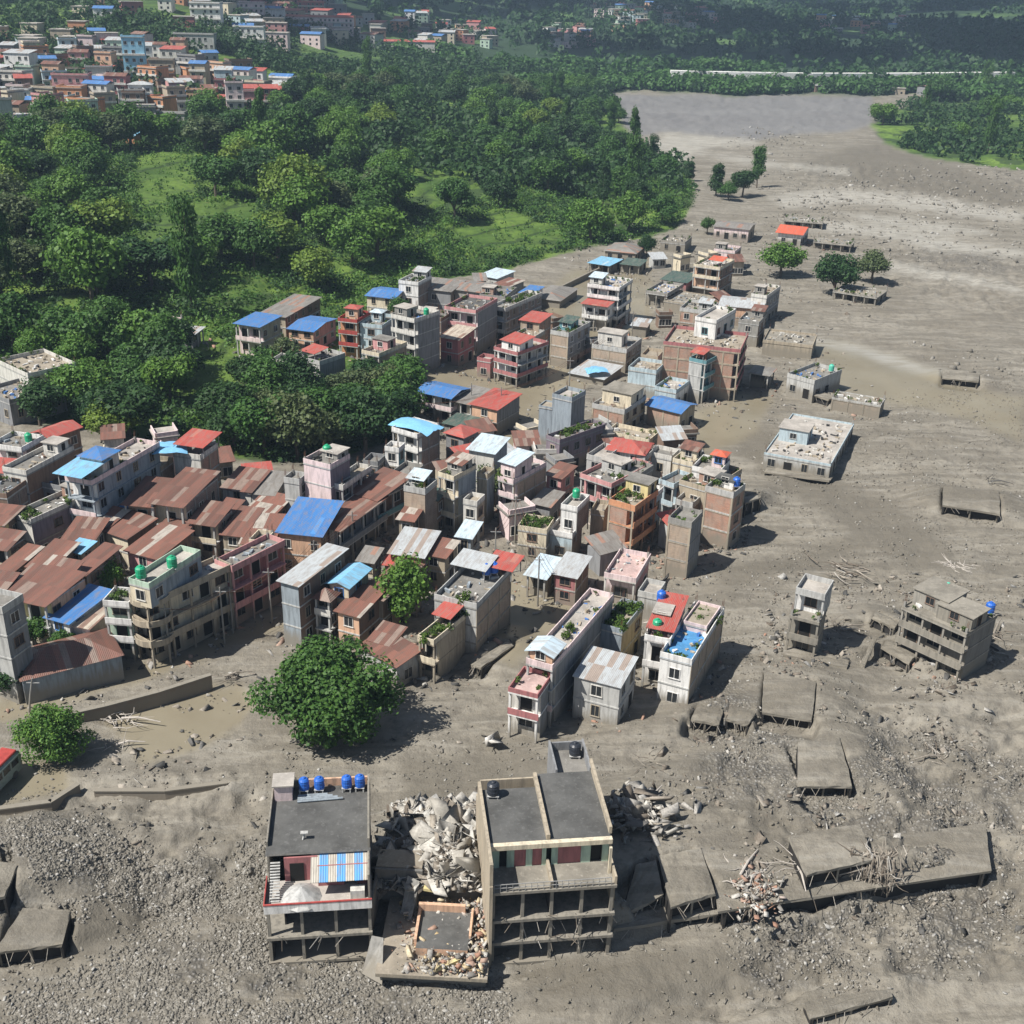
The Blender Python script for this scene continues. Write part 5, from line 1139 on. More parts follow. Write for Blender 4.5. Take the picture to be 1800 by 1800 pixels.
part('fallen_slab', [wallmat('conc')], b_, lambda b: b.hexa([(.2,7.0,2.2),(1.3,6.0,2.1),(1.8,8.6,4.6),(.6,9.0,4.9)], [(.2,6.9,2.45),(1.3,5.9,2.35),(1.8,8.5,4.8),(.6,8.9,5.1)]))
part('yellow_beam', [wallmat('yellow')], b_, lambda b: b.hexa([(3.6,-.1,2.02),(3.9,-.4,2.02),(6.5,1.1,2.3),(6.3,1.4,2.3)], [(3.6,-.1,2.4),(3.9,-.4,2.4),(6.5,1.1,2.7),(6.3,1.4,2.7)]))
part('yellow_beam', [wallmat('yellow')], b_, lambda b: b.hexa([(2.2,8.2,3.9),(3.9,8.0,3.8),(4.0,8.5,3.8),(2.3,8.8,4.0)], [(2.2,8.2,4.2),(3.9,8.0,4.1),(4.0,8.5,4.1),(2.3,8.8,4.3)]))
def heap(n, g):
    u = g.random(n); v = g.random(n)**.9; x = -2.3+10.6*u; y = 8.6+12.8*v; hh = 3.6+2.6*np.exp(-((u-.62)/.33)**2-((v-.45)/.42)**2)*g.random(n)**.35
    return np.stack([x, y, hh], 1)
def tow(root, fn):
    ro = root.location; aa = root.rotation_euler.z; c, s = math.cos(aa), math.sin(aa)
    def f(n, g):
        q = fn(n, g); return np.stack([ro.x+q[:, 0]*c-q[:, 1]*s, ro.y+q[:, 0]*s+q[:, 1]*c, q[:, 2]], 1)
    return f
rubble('rubble', 'heap of pale broken concrete and plaster filling the collapsed house', 9000, tow(b_, heap), .15, .85, [conc_m, pale_c, pale_c, conc_m, wood_m, char_m], 5, flat_=.2)
rubble('splintered_planks', 'splintered planks and torn sheets sticking out of the concrete heap', 1500, tow(b_, lambda n, g: heap(n, g)+np.array([0, 0, .15])), .4, 2.2, [pale_c, wood_m, pale_c], 6, flat_=.05)
rubble('plaster_rubble', 'broken yellow plaster and brick strewn over the lower slab of the collapsed house', 1700, tow(b_, lambda n, g: np.stack([-.9+9.6*g.random(n)**.42, -.3+9*g.random(n), 2.05+.8*g.random(n)**2], 1)), .08, .6, [yel_m, brick_m, conc_m, pale_c, conc_m], 7)

# C: the larger ruin with open floors
c_ = frame(866, 1566, 9, R(7.5), 'building', 'broad ruined house with three open dark floors and green inner walls', 'building')
W = 11.3
for z in (.3, 2.9, 5.6): part('floor_slab', mudw, c_, bx(-.2, W+.15, -.3, 12.5, z-.32, z))
part('terrace_floor', [mudw, deckmat('mud')], c_, bx(-.2, W+.15, -.35, 3.1, 8.7, 9.0, 0, [0, 1, 0, 0, 0, 0]))
part('wall', [wallmat('tan')], c_, lambda b: (b.box(-.35, -.05, -.6, 12.6, -1, 9.99), b.box(W-.05, W+.15, .3, 2.9, -1, 8.7), b.box(W-.05, W+.15, 2.9, 13.5, -1, 11.8), b.box(.0, W-.05, 12.4, 12.6, -1, 11.7)))
for q in ((0, W-.1, 6.2, 6.4, .3, 2.57), (0, W-.1, 6.3, 6.5, 2.9, 5.27), (0, W-.1, 6.2, 6.4, 5.6, 8.69), (5.3, 5.5, .4, 6.2, 5.6, 8.69)): part('inner_wall', paint('painted_shade', .3, False), c_, bx(*q))  # deep shade of the three floors put into the wall colour
part('room_wall', [wallmat('mint')], c_, lambda b: [b.box(x0, x1, 2.9, 3.08, 9.0, 11.5) for x0, x1 in ((0, .9), (1.6, 2.3), (3.4, 4.0), (4.9, 5.3), (5.8, 6.4), (8.6, 9.5), (10.6, 11.2))])
for x0, x1 in ((2.3, 3.4), (4.0, 4.9), (6.4, 8.6)): part('red_door', [wallmat('rose')], c_, bx(x0, x1, 3.0, 3.06, 9.0, 11.1))
for x0, x1 in ((.9, 1.6), (9.5, 10.6)): part('doorway', [shade], c_, bx(x0, x1, 3.2, 3.25, 9.0, 11.4))
for x in (.1, 2.8, 5.5, 8.3, W-.2):
    for z0, z1 in ((-1, -.03), (.31, 2.57), (2.91, 5.27), (5.61, 8.69)): part('column', mudw, c_, bx(x-.15, x+.15, -.02, .28, z0, z1))
part('beam', [wallmat('cream')], c_, bx(-.1, W+.1, 2.35, 2.85, 11.5, 12.02))
part('roof', [wallmat('conc'), deckmat('dark')], c_, lambda b: (b.box(-.1, 5.4, 2.9, 10.6, 11.72, 12.0, 0, [0, 1, 0, 0, 0, 0]), b.box(5.4, W, 2.9, 12.6, 11.73, 12.01, 0, [0, 1, 0, 0, 0, 0])))
part('party_wall', [wallmat('tan')], c_, lambda b: (b.box(5.3, 5.55, -.2, 2.9, 9.0, 9.75), b.box(5.25, 5.6, 2.9, 12.2, 12.02, 12.55), b.box(-.35, -.05, -.5, 11.3, 9.99, 12.5), b.box(W-.1, W+.18, 3.2, 13.6, 12.0, 12.8), b.box(W-.05, W+.15, -.2, 2.9, 9.0, 9.9)))
part('corner_post', [wallmat('cream')], c_, bx(10.9, 11.15, 1.2, 1.45, 9.0, 12.0))
part('back_terrace', [wallmat('gray'), deckmat('conc')], c_, lambda b: (b.box(7.6, W, 12.6, 17.5, 5, 11.2, 0, [0, 1, 0, 0, 0, 0]), b.box(7.6, 7.8, 12.6, 17.5, 11.2, 12.4), b.box(W-.2, W, 12.6, 17.5, 11.2, 12.4), b.box(7.8, W-.2, 17.3, 17.5, 11.2, 12.2)))
rl = railing(10.8); rl.build('railing', [metal], c_, (0.1, -.25, 9.0))
part('debris', [wood_m, char_m], c_, lambda b: [b.tube([(x, -.2+.3*random.random(), z+.05), (x+random.uniform(-1, 1), -.5-.5*random.random(), z+random.uniform(-2, 1.0))], .035, 4, i % 2) for i, (x, z) in enumerate([(random.uniform(.5, 11), random.choice([.3, 2.9, 5.6, 5.6])) for _ in range(34)])])
ca_, sa_ = math.cos(R(7.5)), math.sin(R(7.5)); o0 = c_.location
for x, y, z, tx in ((1.0, 9.6, 12.02, 'black water tank at the left back corner of the broad ruined house'), (10.2, 16.2, 11.22, 'black water tank on the raised back terrace of the broad ruined house')):
    tank(o0.x+x*ca_-y*sa_, o0.y+x*sa_+y*ca_, z, 'black', tx, .6, 1.35, .3)

# collapsed roofs lying in the mud
MUDDECK = bpy.data.objects['ground'].data.materials[0]
def slab(label, q, z, th=.32, gap=None, cat='collapsed roof', name='collapsed_roof', dz=(0,0,0,0), cols=True, debris=True, top=None):
    pts = [P(x, y, z+d) for (x, y), d in zip(q, dz)]; c = sum(pts)/len(pts); r = link(name, None, None, (c[0], c[1], 0)); tag(r, label, cat, 'mud covered roofs lying in the flood plain' if cat == 'collapsed roof' else None)
    L = [(p[0]-c[0], p[1]-c[1], z+d) for p, d in zip(pts, dz)]
    if len(q) == 4:
        n = 7; b = MB(); g = random.Random(int(q[0][0]))
        V = []
        for lay in (0, 1):
            for i in range(n):
                for j in range(n):
                    u, v = i/(n-1), j/(n-1)
                    p = [((L[0][k]*(1-u)+L[1][k]*u)*(1-v)+(L[3][k]*(1-u)+L[2][k]*u)*v) for k in range(3)]
                    e = .12 if (0 < i < n-1 and 0 < j < n-1) else 0
                    V.append((p[0]+g.uniform(-.07, .07), p[1]+g.uniform(-.07, .07), p[2]-(th if lay else 0)+g.uniform(-.06, .08)*(1 if not lay else 0)+e*(1-lay)))
        F = []; M = []
        for i in range(n-1):
            for j in range(n-1):
                k = i*n+j; F.append((k, k+n, k+n+1, k+1)); M.append(1); k += n*n; F.append((k+1, k+n+1, k+n, k)); M.append(0)
        def side(a_, b2): F.append((a_, b2, b2+n*n, a_+n*n)[::-1]); M.append(0)
        for i in range(n-1): side(i*n, (i+1)*n); side((i+1)*n+n-1, i*n+n-1); side((n-1)*n+i, (n-1)*n+i+1); side(i+1, i)
        me = bpy.data.meshes.new('slab'); me.from_pydata(V, [], F); me.materials.append(wallmat('mud')); me.materials.append(top or MUDDECK); me.polygons.foreach_set('material_index', M); me.update()
        link('slab', me, r)
    if cols:
        for i, (a_, b2) in enumerate(((.03, .04), (.5, .04), (.97, .04))):
            p = [((L[0][k]*(1-a_)+L[1][k]*a_)*(1-b2)+(L[3][k]*(1-a_)+L[2][k]*a_)*b2) for k in range(3)]
            part('column', wallmat('mud'), r, bx(p[0]-.1, p[0]+.1, p[1], p[1]+.2, -1.5, p[2]-th*.9))
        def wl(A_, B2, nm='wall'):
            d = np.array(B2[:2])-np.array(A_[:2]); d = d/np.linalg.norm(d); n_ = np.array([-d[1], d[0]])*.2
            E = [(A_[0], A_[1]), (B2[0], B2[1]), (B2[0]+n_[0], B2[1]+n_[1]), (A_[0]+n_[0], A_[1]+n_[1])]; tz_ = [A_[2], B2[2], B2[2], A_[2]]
            part(nm, paint('painted_shade', .3, False), r, lambda b: b.hexa([(*e, -1.5) for e in E], [(*e, t_-th-.03) for e, t_ in zip(E, tz_)]))  # near-black paint stands for the shade under the slab
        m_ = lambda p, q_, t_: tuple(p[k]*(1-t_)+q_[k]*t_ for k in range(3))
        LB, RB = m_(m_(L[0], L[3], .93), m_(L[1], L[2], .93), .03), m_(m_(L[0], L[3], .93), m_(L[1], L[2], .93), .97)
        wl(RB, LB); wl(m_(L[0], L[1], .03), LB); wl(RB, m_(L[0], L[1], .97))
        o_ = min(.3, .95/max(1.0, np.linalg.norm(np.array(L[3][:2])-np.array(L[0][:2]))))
        wl(m_(m_(L[0], L[3], o_), m_(L[1], L[2], o_), .98), m_(m_(L[0], L[3], o_), m_(L[1], L[2], o_), .02), 'inner_wall')  # dark wall added close behind the edge to make the gap black
    if debris:
        g = random.Random(int(q[1][0])); b = MB()
        for i in range(5):
            u = g.random(); p = [(L[0][k]*(1-u)+L[1][k]*u) for k in range(3)]
            b.tube([(p[0], p[1]-.1, p[2]-.2), (p[0]+g.uniform(-.8, .8), p[1]-.5-.6*g.random(), p[2]-.5-.8*g.random())], .028, 4)
        b.build('hanging_rebar', [wood_m], r)
    return r
for lb_, q_, z_, kw_ in SLABS: slab(lb_, q_, z_, **kw_)

# walls and kerbs on the left
def wall_line(label, pts, zt, th, mat_, name='retaining_wall', cat='wall', z0=-1.0):
    w_ = [P(x, y, zt)[:2] for x, y in pts]; r = link(name, None, None, (w_[0][0], w_[0][1], 0)); tag(r, label, cat); b = MB()
    for p, q in zip(w_[:-1], w_[1:]):
        d = (q-p)/np.linalg.norm(q-p); n_ = np.array([-d[1], d[0]])*th; o = w_[0]
        A_ = [p-o, q-o, q-o+n_, p-o+n_]; b.hexa([(*v, z0) for v in A_], [(*v, zt) for v in A_])
    b.build('wall', [mat_], r); c = MB()
    for p, q in zip(w_[:-1], w_[1:]):
        d = (q-p)/np.linalg.norm(q-p); n_ = np.array([-d[1], d[0]]); o = w_[0]
        A_ = [p-o-n_*.08, q-o-n_*.08, q-o+n_*(th+.08), p-o+n_*(th+.08)]; c.hexa([(*v, zt+.002) for v in A_], [(*v, zt+.16) for v in A_])
    c.build('coping', [wallmat('mud')], r); return r
wall_line('dark retaining wall between the flooded road and the muddy pond', [(100,1262),(185,1243),(280,1218),(372,1188)], 1.9, .5, wallmat('brown'))
wall_line('brown retaining wall below the dark water at the left edge', [(-60,1432),(90,1412),(140,1380)], 1.2, .5, wallmat('brown'))
wall_line('buried kerb wall crossing the mud left of the blue tanks', [(165,1392),(290,1392),(400,1378)], .9, .4, wallmat('brown'))
wall_line('low boundary wall at the tip of the lagoon', [(985,505),(1040,478),(1110,448)], .8, .4, wallmat('tan'))

# lorry at the left edge
p = G(2, 1398); bus = link('bus', None, None, (p[0]-1.2, p[1]+.5, p[2]+.1), R(-12)); tag(bus, 'stranded bus with a red roof and grey green body, cut by the left edge', 'bus')
bm_ = flat('bus_body', (.30,.36,.33), .4, .3); rm_ = flat('bus_roof', (.42,.07,.06), .45, .3)
def loft(b, secs, m=0):
    k0 = len(b.v); n = len(secs[0])
    for s in secs: b.v += s
    for i in range(len(secs)-1):
        for j in range(n): b.f.append((k0+i*n+j, k0+i*n+(j+1) % n, k0+(i+1)*n+(j+1) % n, k0+(i+1)*n+j)); b.m.append(m)
    b.f.append(tuple(range(k0, k0+n))[::-1]); b.m.append(m); e = k0+(len(secs)-1)*n; b.f.append(tuple(range(e, e+n))); b.m.append(m)
def sec(y, w_, z0, z1, c=.25): return [(-w_,y,z0),(w_,y,z0),(w_+.02,y,z0+c),(w_,y,z1-c),(w_-c,y,z1),(-w_+c,y,z1),(-w_,y,z1-c),(-w_-.02,y,z0+c)]
bb = MB(); loft(bb, [sec(-4.4, 1.05, .6, 2.4), sec(-4.2, 1.2, .5, 2.85), sec(4.0, 1.2, .5, 2.85), sec(4.3, 1.1, .6, 2.7)][::-1]); bb.build('body', [bm_], bus)
part('roof', rm_, bus, lambda b: loft(b, [sec(-3.7, .95, 2.84, 3.08, .08), sec(3.9, .95, 2.84, 3.08, .08)][::-1]))
part('windscreen', glass, bus, lambda b: b.hexa([(-.95,-4.46,1.45),(.95,-4.46,1.45),(.95,-4.3,1.45),(-.95,-4.3,1.45)], [(-.92,-4.36,2.35),(.92,-4.36,2.35),(.92,-4.2,2.35),(-.92,-4.2,2.35)]))
for x in (-.8, .8): part('headlight', wallmat('white'), bus, lambda b, x=x: b.box(x-.14, x+.14, -4.5, -4.38, .85, 1.1))
for s_ in (-1, 1):
    for i in range(5): part('window', glass, bus, lambda b, s_=s_, i=i: b.box(min(s_*1.16, s_*1.23), max(s_*1.16, s_*1.23), -3.6+i*1.5, -2.4+i*1.5, 1.6, 2.4))
    for y in (-2.9, 2.7):
        part('wheel', char_m, bus, lambda b, s_=s_, y=y: b.tube([(s_*.95, y, .5), (s_*1.22, y, .5)], .5, 14))

# poles
def pole(px, py, h, label, lean=0):
    p = G(px, py); r = link('utility_pole', None, None, tuple(p)); tag(r, label, 'utility pole', 'poles of the flooded town')
    part('shaft', cnc, r, lambda b: b.tube([(0,0,-.5), (lean*.5,0,h*.5), (lean,0,h)], [.15,.12,.09], 7)); part('crossarm', metal, r, bx(lean-.8, lean+.8, -.05, .05, h-.7, h-.6))
pole(828, 738, 8, 'grey utility pole between the grey and crimson tin roofs by the lagoon')
pole(50, 1252, 5, 'bent grey pole beside the flooded road near the small tree', 1.2)
pole(410, 1110, 7, 'grey utility pole in front of the crimson galleried block')
pole(1180, 480, 6, 'thin grey pole beside the low green roofed house')

# driftwood and uprooted trees
def tangle(px, py, size, n, label, col=None, seed=0, name='uprooted_tree', z=.2, flat_=.5, trunk=True):
    p = G(px, py); g = random.Random(seed+int(px)); r = link(name, None, None, (p[0], p[1], p[2]+z)); tag(r, label, 'dead tree')
    b = MB()
    ax = g.random()*3.14
    for i in range(n):
        a = ax+g.gauss(0, .75)+(3.14 if g.random() < .4 else 0); el = g.random()*flat_; L = size*(.3+.8*g.random()); x = g.gauss(0, size*.28); y = g.gauss(0, size*.28); zz = .1+g.random()*.3; q = [(x, y, zz)]
        for k in range(4):
            a += g.uniform(-.45, .45); x += math.cos(a)*L/4; y += math.sin(a)*L/4; zz += L/4*math.sin(el)*g.uniform(-.4, 1); q.append((x, y, max(.05, zz)))
        b.tube(q, [.065*size/3, .055*size/3, .04*size/3, .025*size/3, .012*size/3], 5)
    b.build('roots', [col or wood_m], r)
    if trunk:
        t = MB(); a = g.random()*6.28; t.tube([(0,0,.3), (math.cos(a)*size*.6, math.sin(a)*size*.6, .7), (math.cos(a)*size*1.4, math.sin(a)*size*1.4, .4)], [.15, .12, .06], 7); t.build('trunk', [col or wood_m], r)
    return r
pale_w = flat('bleached_wood', (.48,.44,.39), .85)
tangle(215, 1268, 3.6, 20, 'bleached tangle of branches under the dark retaining wall', pale_w, 1)
tangle(205, 1315, 2.4, 9, 'thin pale branches standing in the mud below the bleached tangle', pale_w, 2, flat_=1.4)
tangle(1300, 1545, 3.2, 12, 'long white stripped trunk lying across the mud roofs', pale_w, 3)
tangle(1402, 1530, 2.6, 8, 'second white trunk leaning on the upper mud covered roof', pale_w, 4)
tangle(1543, 1560, 3.4, 30, 'large brown root tangle hanging over the end of the upper mud covered roof', wood_m, 5, z=2.2, flat_=1.3)
tangle(1490, 1008, 5.5, 26, 'fan of flattened branches above the slender tower house', wood_m, 6, flat_=.1, trunk=False)
tangle(1125, 1440, 3.6, 22, 'crushed metal frame and branches behind the tilted bare slab', pale_w, 7, z=.8, flat_=.9)
tangle(1745, 1120, 4, 26, 'pile of brown branches against the right side of the wide mud caked house', wood_m, 8, flat_=.8)
tangle(1475, 1110, 3, 18, 'tangle of dark branches beside the slender tower house', wood_m, 9, flat_=.7)
tangle(1330, 1140, 2.5, 12, 'scrap of white sheets and sticks left of the slender tower house', pale_w, 10, flat_=.3, trunk=False)
tangle(1140, 1345, 2.6, 8, 'thin branch rising from the mud in the open middle', wood_m, 11, flat_=1.2, trunk=False)
tangle(1740, 850, 2.8, 8, 'dark bent branch above the wrecked roof on the right', char_m, 12, flat_=1.1)
tangle(870, 1140, 2.0, 10, 'small pile of pale sticks by the toppled canopy slab', pale_w, 13, flat_=.5, trunk=False)
tangle(1660, 1085, 3.2, 24, 'heap of branches thrown onto the roof of the wide mud caked house', pale_w, 14, z=8.3, flat_=.6, trunk=False)
tangle(1650, 1335, 2.8, 14, 'half buried root stock in the rocky mud on the right', wood_m, 15)
tangle(395, 1195, 2.6, 12, 'grey driftwood jam at the end of the dark retaining wall', wood_m, 16)
def hang(px, py, z, n, w_, label, seed):
    p = P(px, py, z); g = random.Random(seed); r = link('uprooted_tree', None, None, tuple(p)); tag(r, label, 'dead tree'); b = MB()
    for i in range(n):
        x = g.gauss(0, w_); y = g.uniform(-.2, 1.4); q = [(x, y, .25+.3*g.random())]
        for k in range(4): x += g.uniform(-.35, .35); q.append((x, -.3-.25*k*g.random(), -z*(k+1)/4*g.uniform(.5, .98)))
        b.tube(q, [.09, .07, .05, .035, .015], 5)
    for i in range(n//2):
        x = g.gauss(0, w_); q = [(x, .5, .3)]
        for k in range(3): x += g.uniform(-.8, .8); q.append((x, .5+k*g.uniform(.2, 1.1), .4+.5*g.random()))
        b.tube(q, [.1, .08, .05, .02], 5)
    b.build('roots', [wood_m], r)
hang(1545, 1515, 4.2, 46, 1.3, 'brown curtain of roots hanging from the end of the upper mud covered roof', 3)
hang(1322, 1588, 2.6, 14, .7, 'small bundle of roots hanging over the long roof edge', 4)
pw = G(1130, 1440); rubble('wreckage', 'crushed pale wreckage of a shed behind the tilted bare slab', 260, lambda n, g: pw[None]+g.normal(size=(n, 3))*np.array([1.9, 2.2, .5])+np.array([0, 0, .8]), 0.4, 2.0, [pale_c, conc_m, wood_m, conc_m], 19, flat_=.12)
pw2 = G(1320, 1560); rubble('wreckage', 'pale brick and plaster spill across the long mud covered roof', 300, lambda n, g: pw2[None]+g.normal(size=(n, 3))*np.array([1.2, 2.0, .15])+np.array([0, 0, .3]), .15, .8, [pale_c, brick_m, conc_m], 29, flat_=.3)
p = G(863, 1303); o = rubble('sheet', 'white crumpled sheet alone on the mud below the long tenement', 3, lambda n, g: p[None]+g.normal(size=(n, 3))*np.array([.35,.35,.05])+np.array([0,0,.2]), 1.4, 1.8, [wallmat('white')], 9, kind=None, flat_=.1); tag(o, None, 'sheet')

# ------------------------------------------------------------ loose stones and debris
def scatter(polys, feather=26, zoff=.04, thin=None):
    bb_ = []
    def f(n, g):
        out = []
        tot = 0; ars = []
        for q in polys:
            w_ = np.array([P(x, y, 0)[:2] for x, y in q]); ars.append((w_.min(0), w_.max(0), q))
        A_ = np.array([np.prod(h-l) for l, h, _ in ars]); A_ = A_/A_.sum()
        for (l, h, q), a_ in zip(ars, A_):
            m = int(n*a_*1.6); xy = l+(h-l)*g.random((m, 2)); z = zat(xy[:, 0], xy[:, 1]); px, py = proj(xy[:, 0], xy[:, 1], z)
            cl = fbm(xy[:, 0]/3.2, xy[:, 1]/3.2, 77); jx = g.normal(size=m)*feather; jy = g.normal(size=m)*feather*.6; ok = inpoly(px+jx, py+jy, q) & (cl+g.random(m)*.35 > (.66 if thin is None else thin))
            out.append(np.column_stack([xy, z+zoff])[ok])
        return np.vstack(out)
    return f
rubble('stones', 'grey river stones and gravel strewn over the near mud', 160000, scatter(GRAV[:1]+GRAV[2:3]+GRAV[4:5], 45, -.02), .06, .30, [stone_m], 21, flat_=.8)
rubble('stones', 'scattered stones in the rocky mud to the right', 46000, scatter(GRAV[1:2]+GRAV[3:4]+GRAV[6:7], 60, -.02, .70), .05, .30, [stone_m], 22, flat_=.8)
rubble('stones', 'thin scatter of stones and clods over the whole mud plain', 50000, scatter([[(-50,1390),(600,1300),(1200,1290),(1850,1180),(1850,1810),(-50,1810)], [(1240,820),(1850,620),(1850,1200),(1240,1250)]], thin=.70), .06, .34, [stone_m, islandmat('mud_clods', (.15,.135,.11), (.25,.23,.19))], 23, flat_=.7)
rubble('debris', 'broken boards, sticks and scrap caught in the mud among the ruins', 5000, scatter([[(1180,1240),(1800,1200),(1800,1640),(1180,1640)], [(100,1180),(480,1180),(460,1520),(100,1560)], [(1330,1000),(1800,1000),(1800,1230),(1330,1230)]], thin=.74), .12, 1.0, [wood_m, char_m, wood_m], 24, flat_=.12)
rubble('debris', 'rubble and broken boards banked around the flooded houses', 9000, scatter([[(640,900),(1330,880),(1330,1060),(900,1330),(640,1330)], [(1000,380),(1540,380),(1540,560),(1000,520)], [(900,640),(1480,560),(1480,760),(900,760)], [(250,1140),(700,1040),(700,1240),(250,1240)]], thin=.70), .12, .9, [conc_m, wood_m, char_m, stone_m], 25, flat_=.2)
def ring(n, g):
    F_ = np.array([f for f in FOOT0]); i = g.integers(0, len(F_), n); a_ = g.random(n)*6.28; r_ = 3.2+3.6*g.random(n)**1.4
    x = F_[i, 0]+np.cos(a_)*r_; y = F_[i, 1]+np.sin(a_)*r_; return np.stack([x, y, zat(x, y)+.05], 1)
FOOT0 = [(o.location.x, o.location.y) for o in C.objects if o.parent is None and o.type == 'EMPTY' and o.get('category') == 'building' and o.location.y > 110]
rubble('debris', 'mud clods, bricks and boards washed up against the house walls', 14000, ring, .12, .95, [conc_m, wood_m, char_m, brick_m, islandmat('mud_clod', (.15,.135,.11), (.25,.23,.19))], 27, flat_=.35)
rubble('boulders', 'boulders and cobble bars along the far stream', 9000, scatter([[(1340,300),(1850,290),(1850,480),(1540,470),(1380,380)], [(1260,240),(1400,225),(1430,262),(1300,275)], [(1600,600),(1850,640),(1850,700),(1650,660)]], thin=.76), .3, 1.3, [stone_m], 26, flat_=.7)

# ------------------------------------------------------------ trees
FOOT = [(o.location.x, o.location.y) for o in C.objects if o.parent is None and o.type == 'EMPTY' and o.get('category') in ('building', 'collapsed roof')]
FA = np.array(FOOT)
def clear(x, y, d): return np.min(np.hypot(FA[:, 0]-x, FA[:, 1]-y)) > d
def ptree(px, py, rad, ht, kind, col, label, group=None):
    p = G(px, py); return tree(p[0], p[1], p[2]-.2, rad, ht, kind, col, label, group)
# the large tree in the foreground has finer leaves of its own
def hero(px, py, rad, ht, label, seed, n, col='mid'):
    p = G(px, py); g = random.Random(seed); cs = []; rs = []
    for i in range(60):
        th = g.random()*6.28; rd = g.random()**.5*.70; z = .50+1.30*g.random()**1.1*(1-rd*.65); rd *= 1.22 if i % 6 == 0 and z < 1.1 else 1.0; cs.append((rd*math.cos(th)-.22*(z-1.0)+.12*math.sin(3*th), rd*math.sin(th), z+.12*math.cos(5*th))); rs.append(.17+.19*g.random())
    V, F = leaf_cloud(cs, rs, n, .032, .85, seed, .4); r = link('tree', None, None, (p[0], p[1], p[2]-.2), 0); tag(r, label, 'tree')
    me = np_mesh('crown', V, F, [leafmat('leaves_'+col, LEAFC[col], .22)]); o = link('crown', me, r); o.scale = (rad, rad, ht/1.95)
    tb = MB(); tb.tube([(0,0,-.3), (.02,0,.3), (.04,.03,.75), (.05,.02,1.2)], [.055,.05,.035,.015], 9)
    for c in cs[::2]: tb.tube([(.03,.01,.35+.3*g.random()), (c[0]*.5, c[1]*.5, (c[2]+.4)/2+.1), (c[0]*.92, c[1]*.92, c[2])], [.025,.016,.006], 5)
    o = tb.build('trunk', [bark], r); o.scale = (rad, rad, ht/1.95)
hero(583, 1288, 8.0, 13.5, 'big round leafy tree standing in the mud in front of the rust roofed houses', 3, 26000)
hero(97, 1335, 4.6, 8.0, 'small round tree beside the stranded bus at the lower left', 4, 14000, 'light')
ptree(1372, 486, 7.2, 11, 'broad', 'light', 'bright green dome shaped tree in front of the red roofed pavilion')
ptree(1466, 520, 7.0, 13, 'broad', 'dark', 'dark green tree over the buried arcade house')
ptree(1532, 495, 6.0, 10, 'broad', 'grey', 'thin greyish tree at the right of the far tree group')
ptree(1330, 330, 4.5, 18, 'tall', 'mid', 'tallest slim tree at the tip of the wood by the pale stream')
ptree(1305, 345, 6, 12, 'broad', 'dark', 'rounded tree under the tallest slim one by the pale stream')
ptree(1258, 345, 5, 14, 'tall', 'dark', 'slim dark tree left of the tallest one by the pale stream')
ptree(1212, 318, 3.4, 9, 'tall', 'dark', 'lone small tree at the wood edge over the pale stream')
ptree(1280, 352, 4.5, 8, 'broad', 'mid', 'low bushy tree between the slim trees by the pale stream')
ptree(1136, 452, 3.2, 8, 'broad', 'dark', 'small dark tree by the green sheeted stall')
ptree(1243, 410, 3.0, 6, 'broad', 'mid', 'small tree left of the pink walled enclosure')
ptree(868, 890, 3.2, 9, 'broad', 'grey', 'slender tree filling the alley beside the cream balcony building')
ptree(712, 1095, 4.4, 10.5, 'broad', 'light', 'climber covered tree rising between the rust roofs')
ptree(195, 1045, 2.6, 6, 'broad', 'light', 'small bright tree behind the deep blue tin roof')
ptree(200, 775, 5.2, 8, 'broad', 'lime', 'round yellow green tree behind the bazaar roofs')
ptree(30, 1215, 3.2, 5, 'broad', 'dark', 'dark bush between the tenement and the rust roofed barn')
ptree(60, 1140, 2.5, 5, 'broad', 'mid', 'small green bush behind the rust roofed barn')
ptree(520, 715, 5.5, 12, 'broad', 'dark', 'dark tree behind the narrow white ruined house')
ptree(115, 1150, 2.2, 4, 'broad', 'mid', 'shrub between the white walled house and the barn')
ptree(700, 565, 2.8, 7, 'broad', 'mid', 'small tree behind the tall white house')
ptree(1010, 775, 2.4, 5, 'broad', 'mid', 'small shrub tree at the foot of the grey concrete tower')
GAPS = [[(235,262),(400,275),(385,335),(245,362)], [(735,205),(832,205),(832,262),(640,330),(640,280)], [(785,400),(905,378),(1000,405),(975,438),(850,448)],
        [(225,425),(330,362),(455,345),(440,430),(300,490)], [(310,625),(470,612),(480,665),(335,745)], [(590,590),(640,600),(640,650),(600,660)], [(-50,200),(330,200),(330,235),(-50,235)],
        [(700,300),(850,300),(880,340),(760,380)]]
SHORT_ = {'far left': 'far left', 'centre': 'centre'}
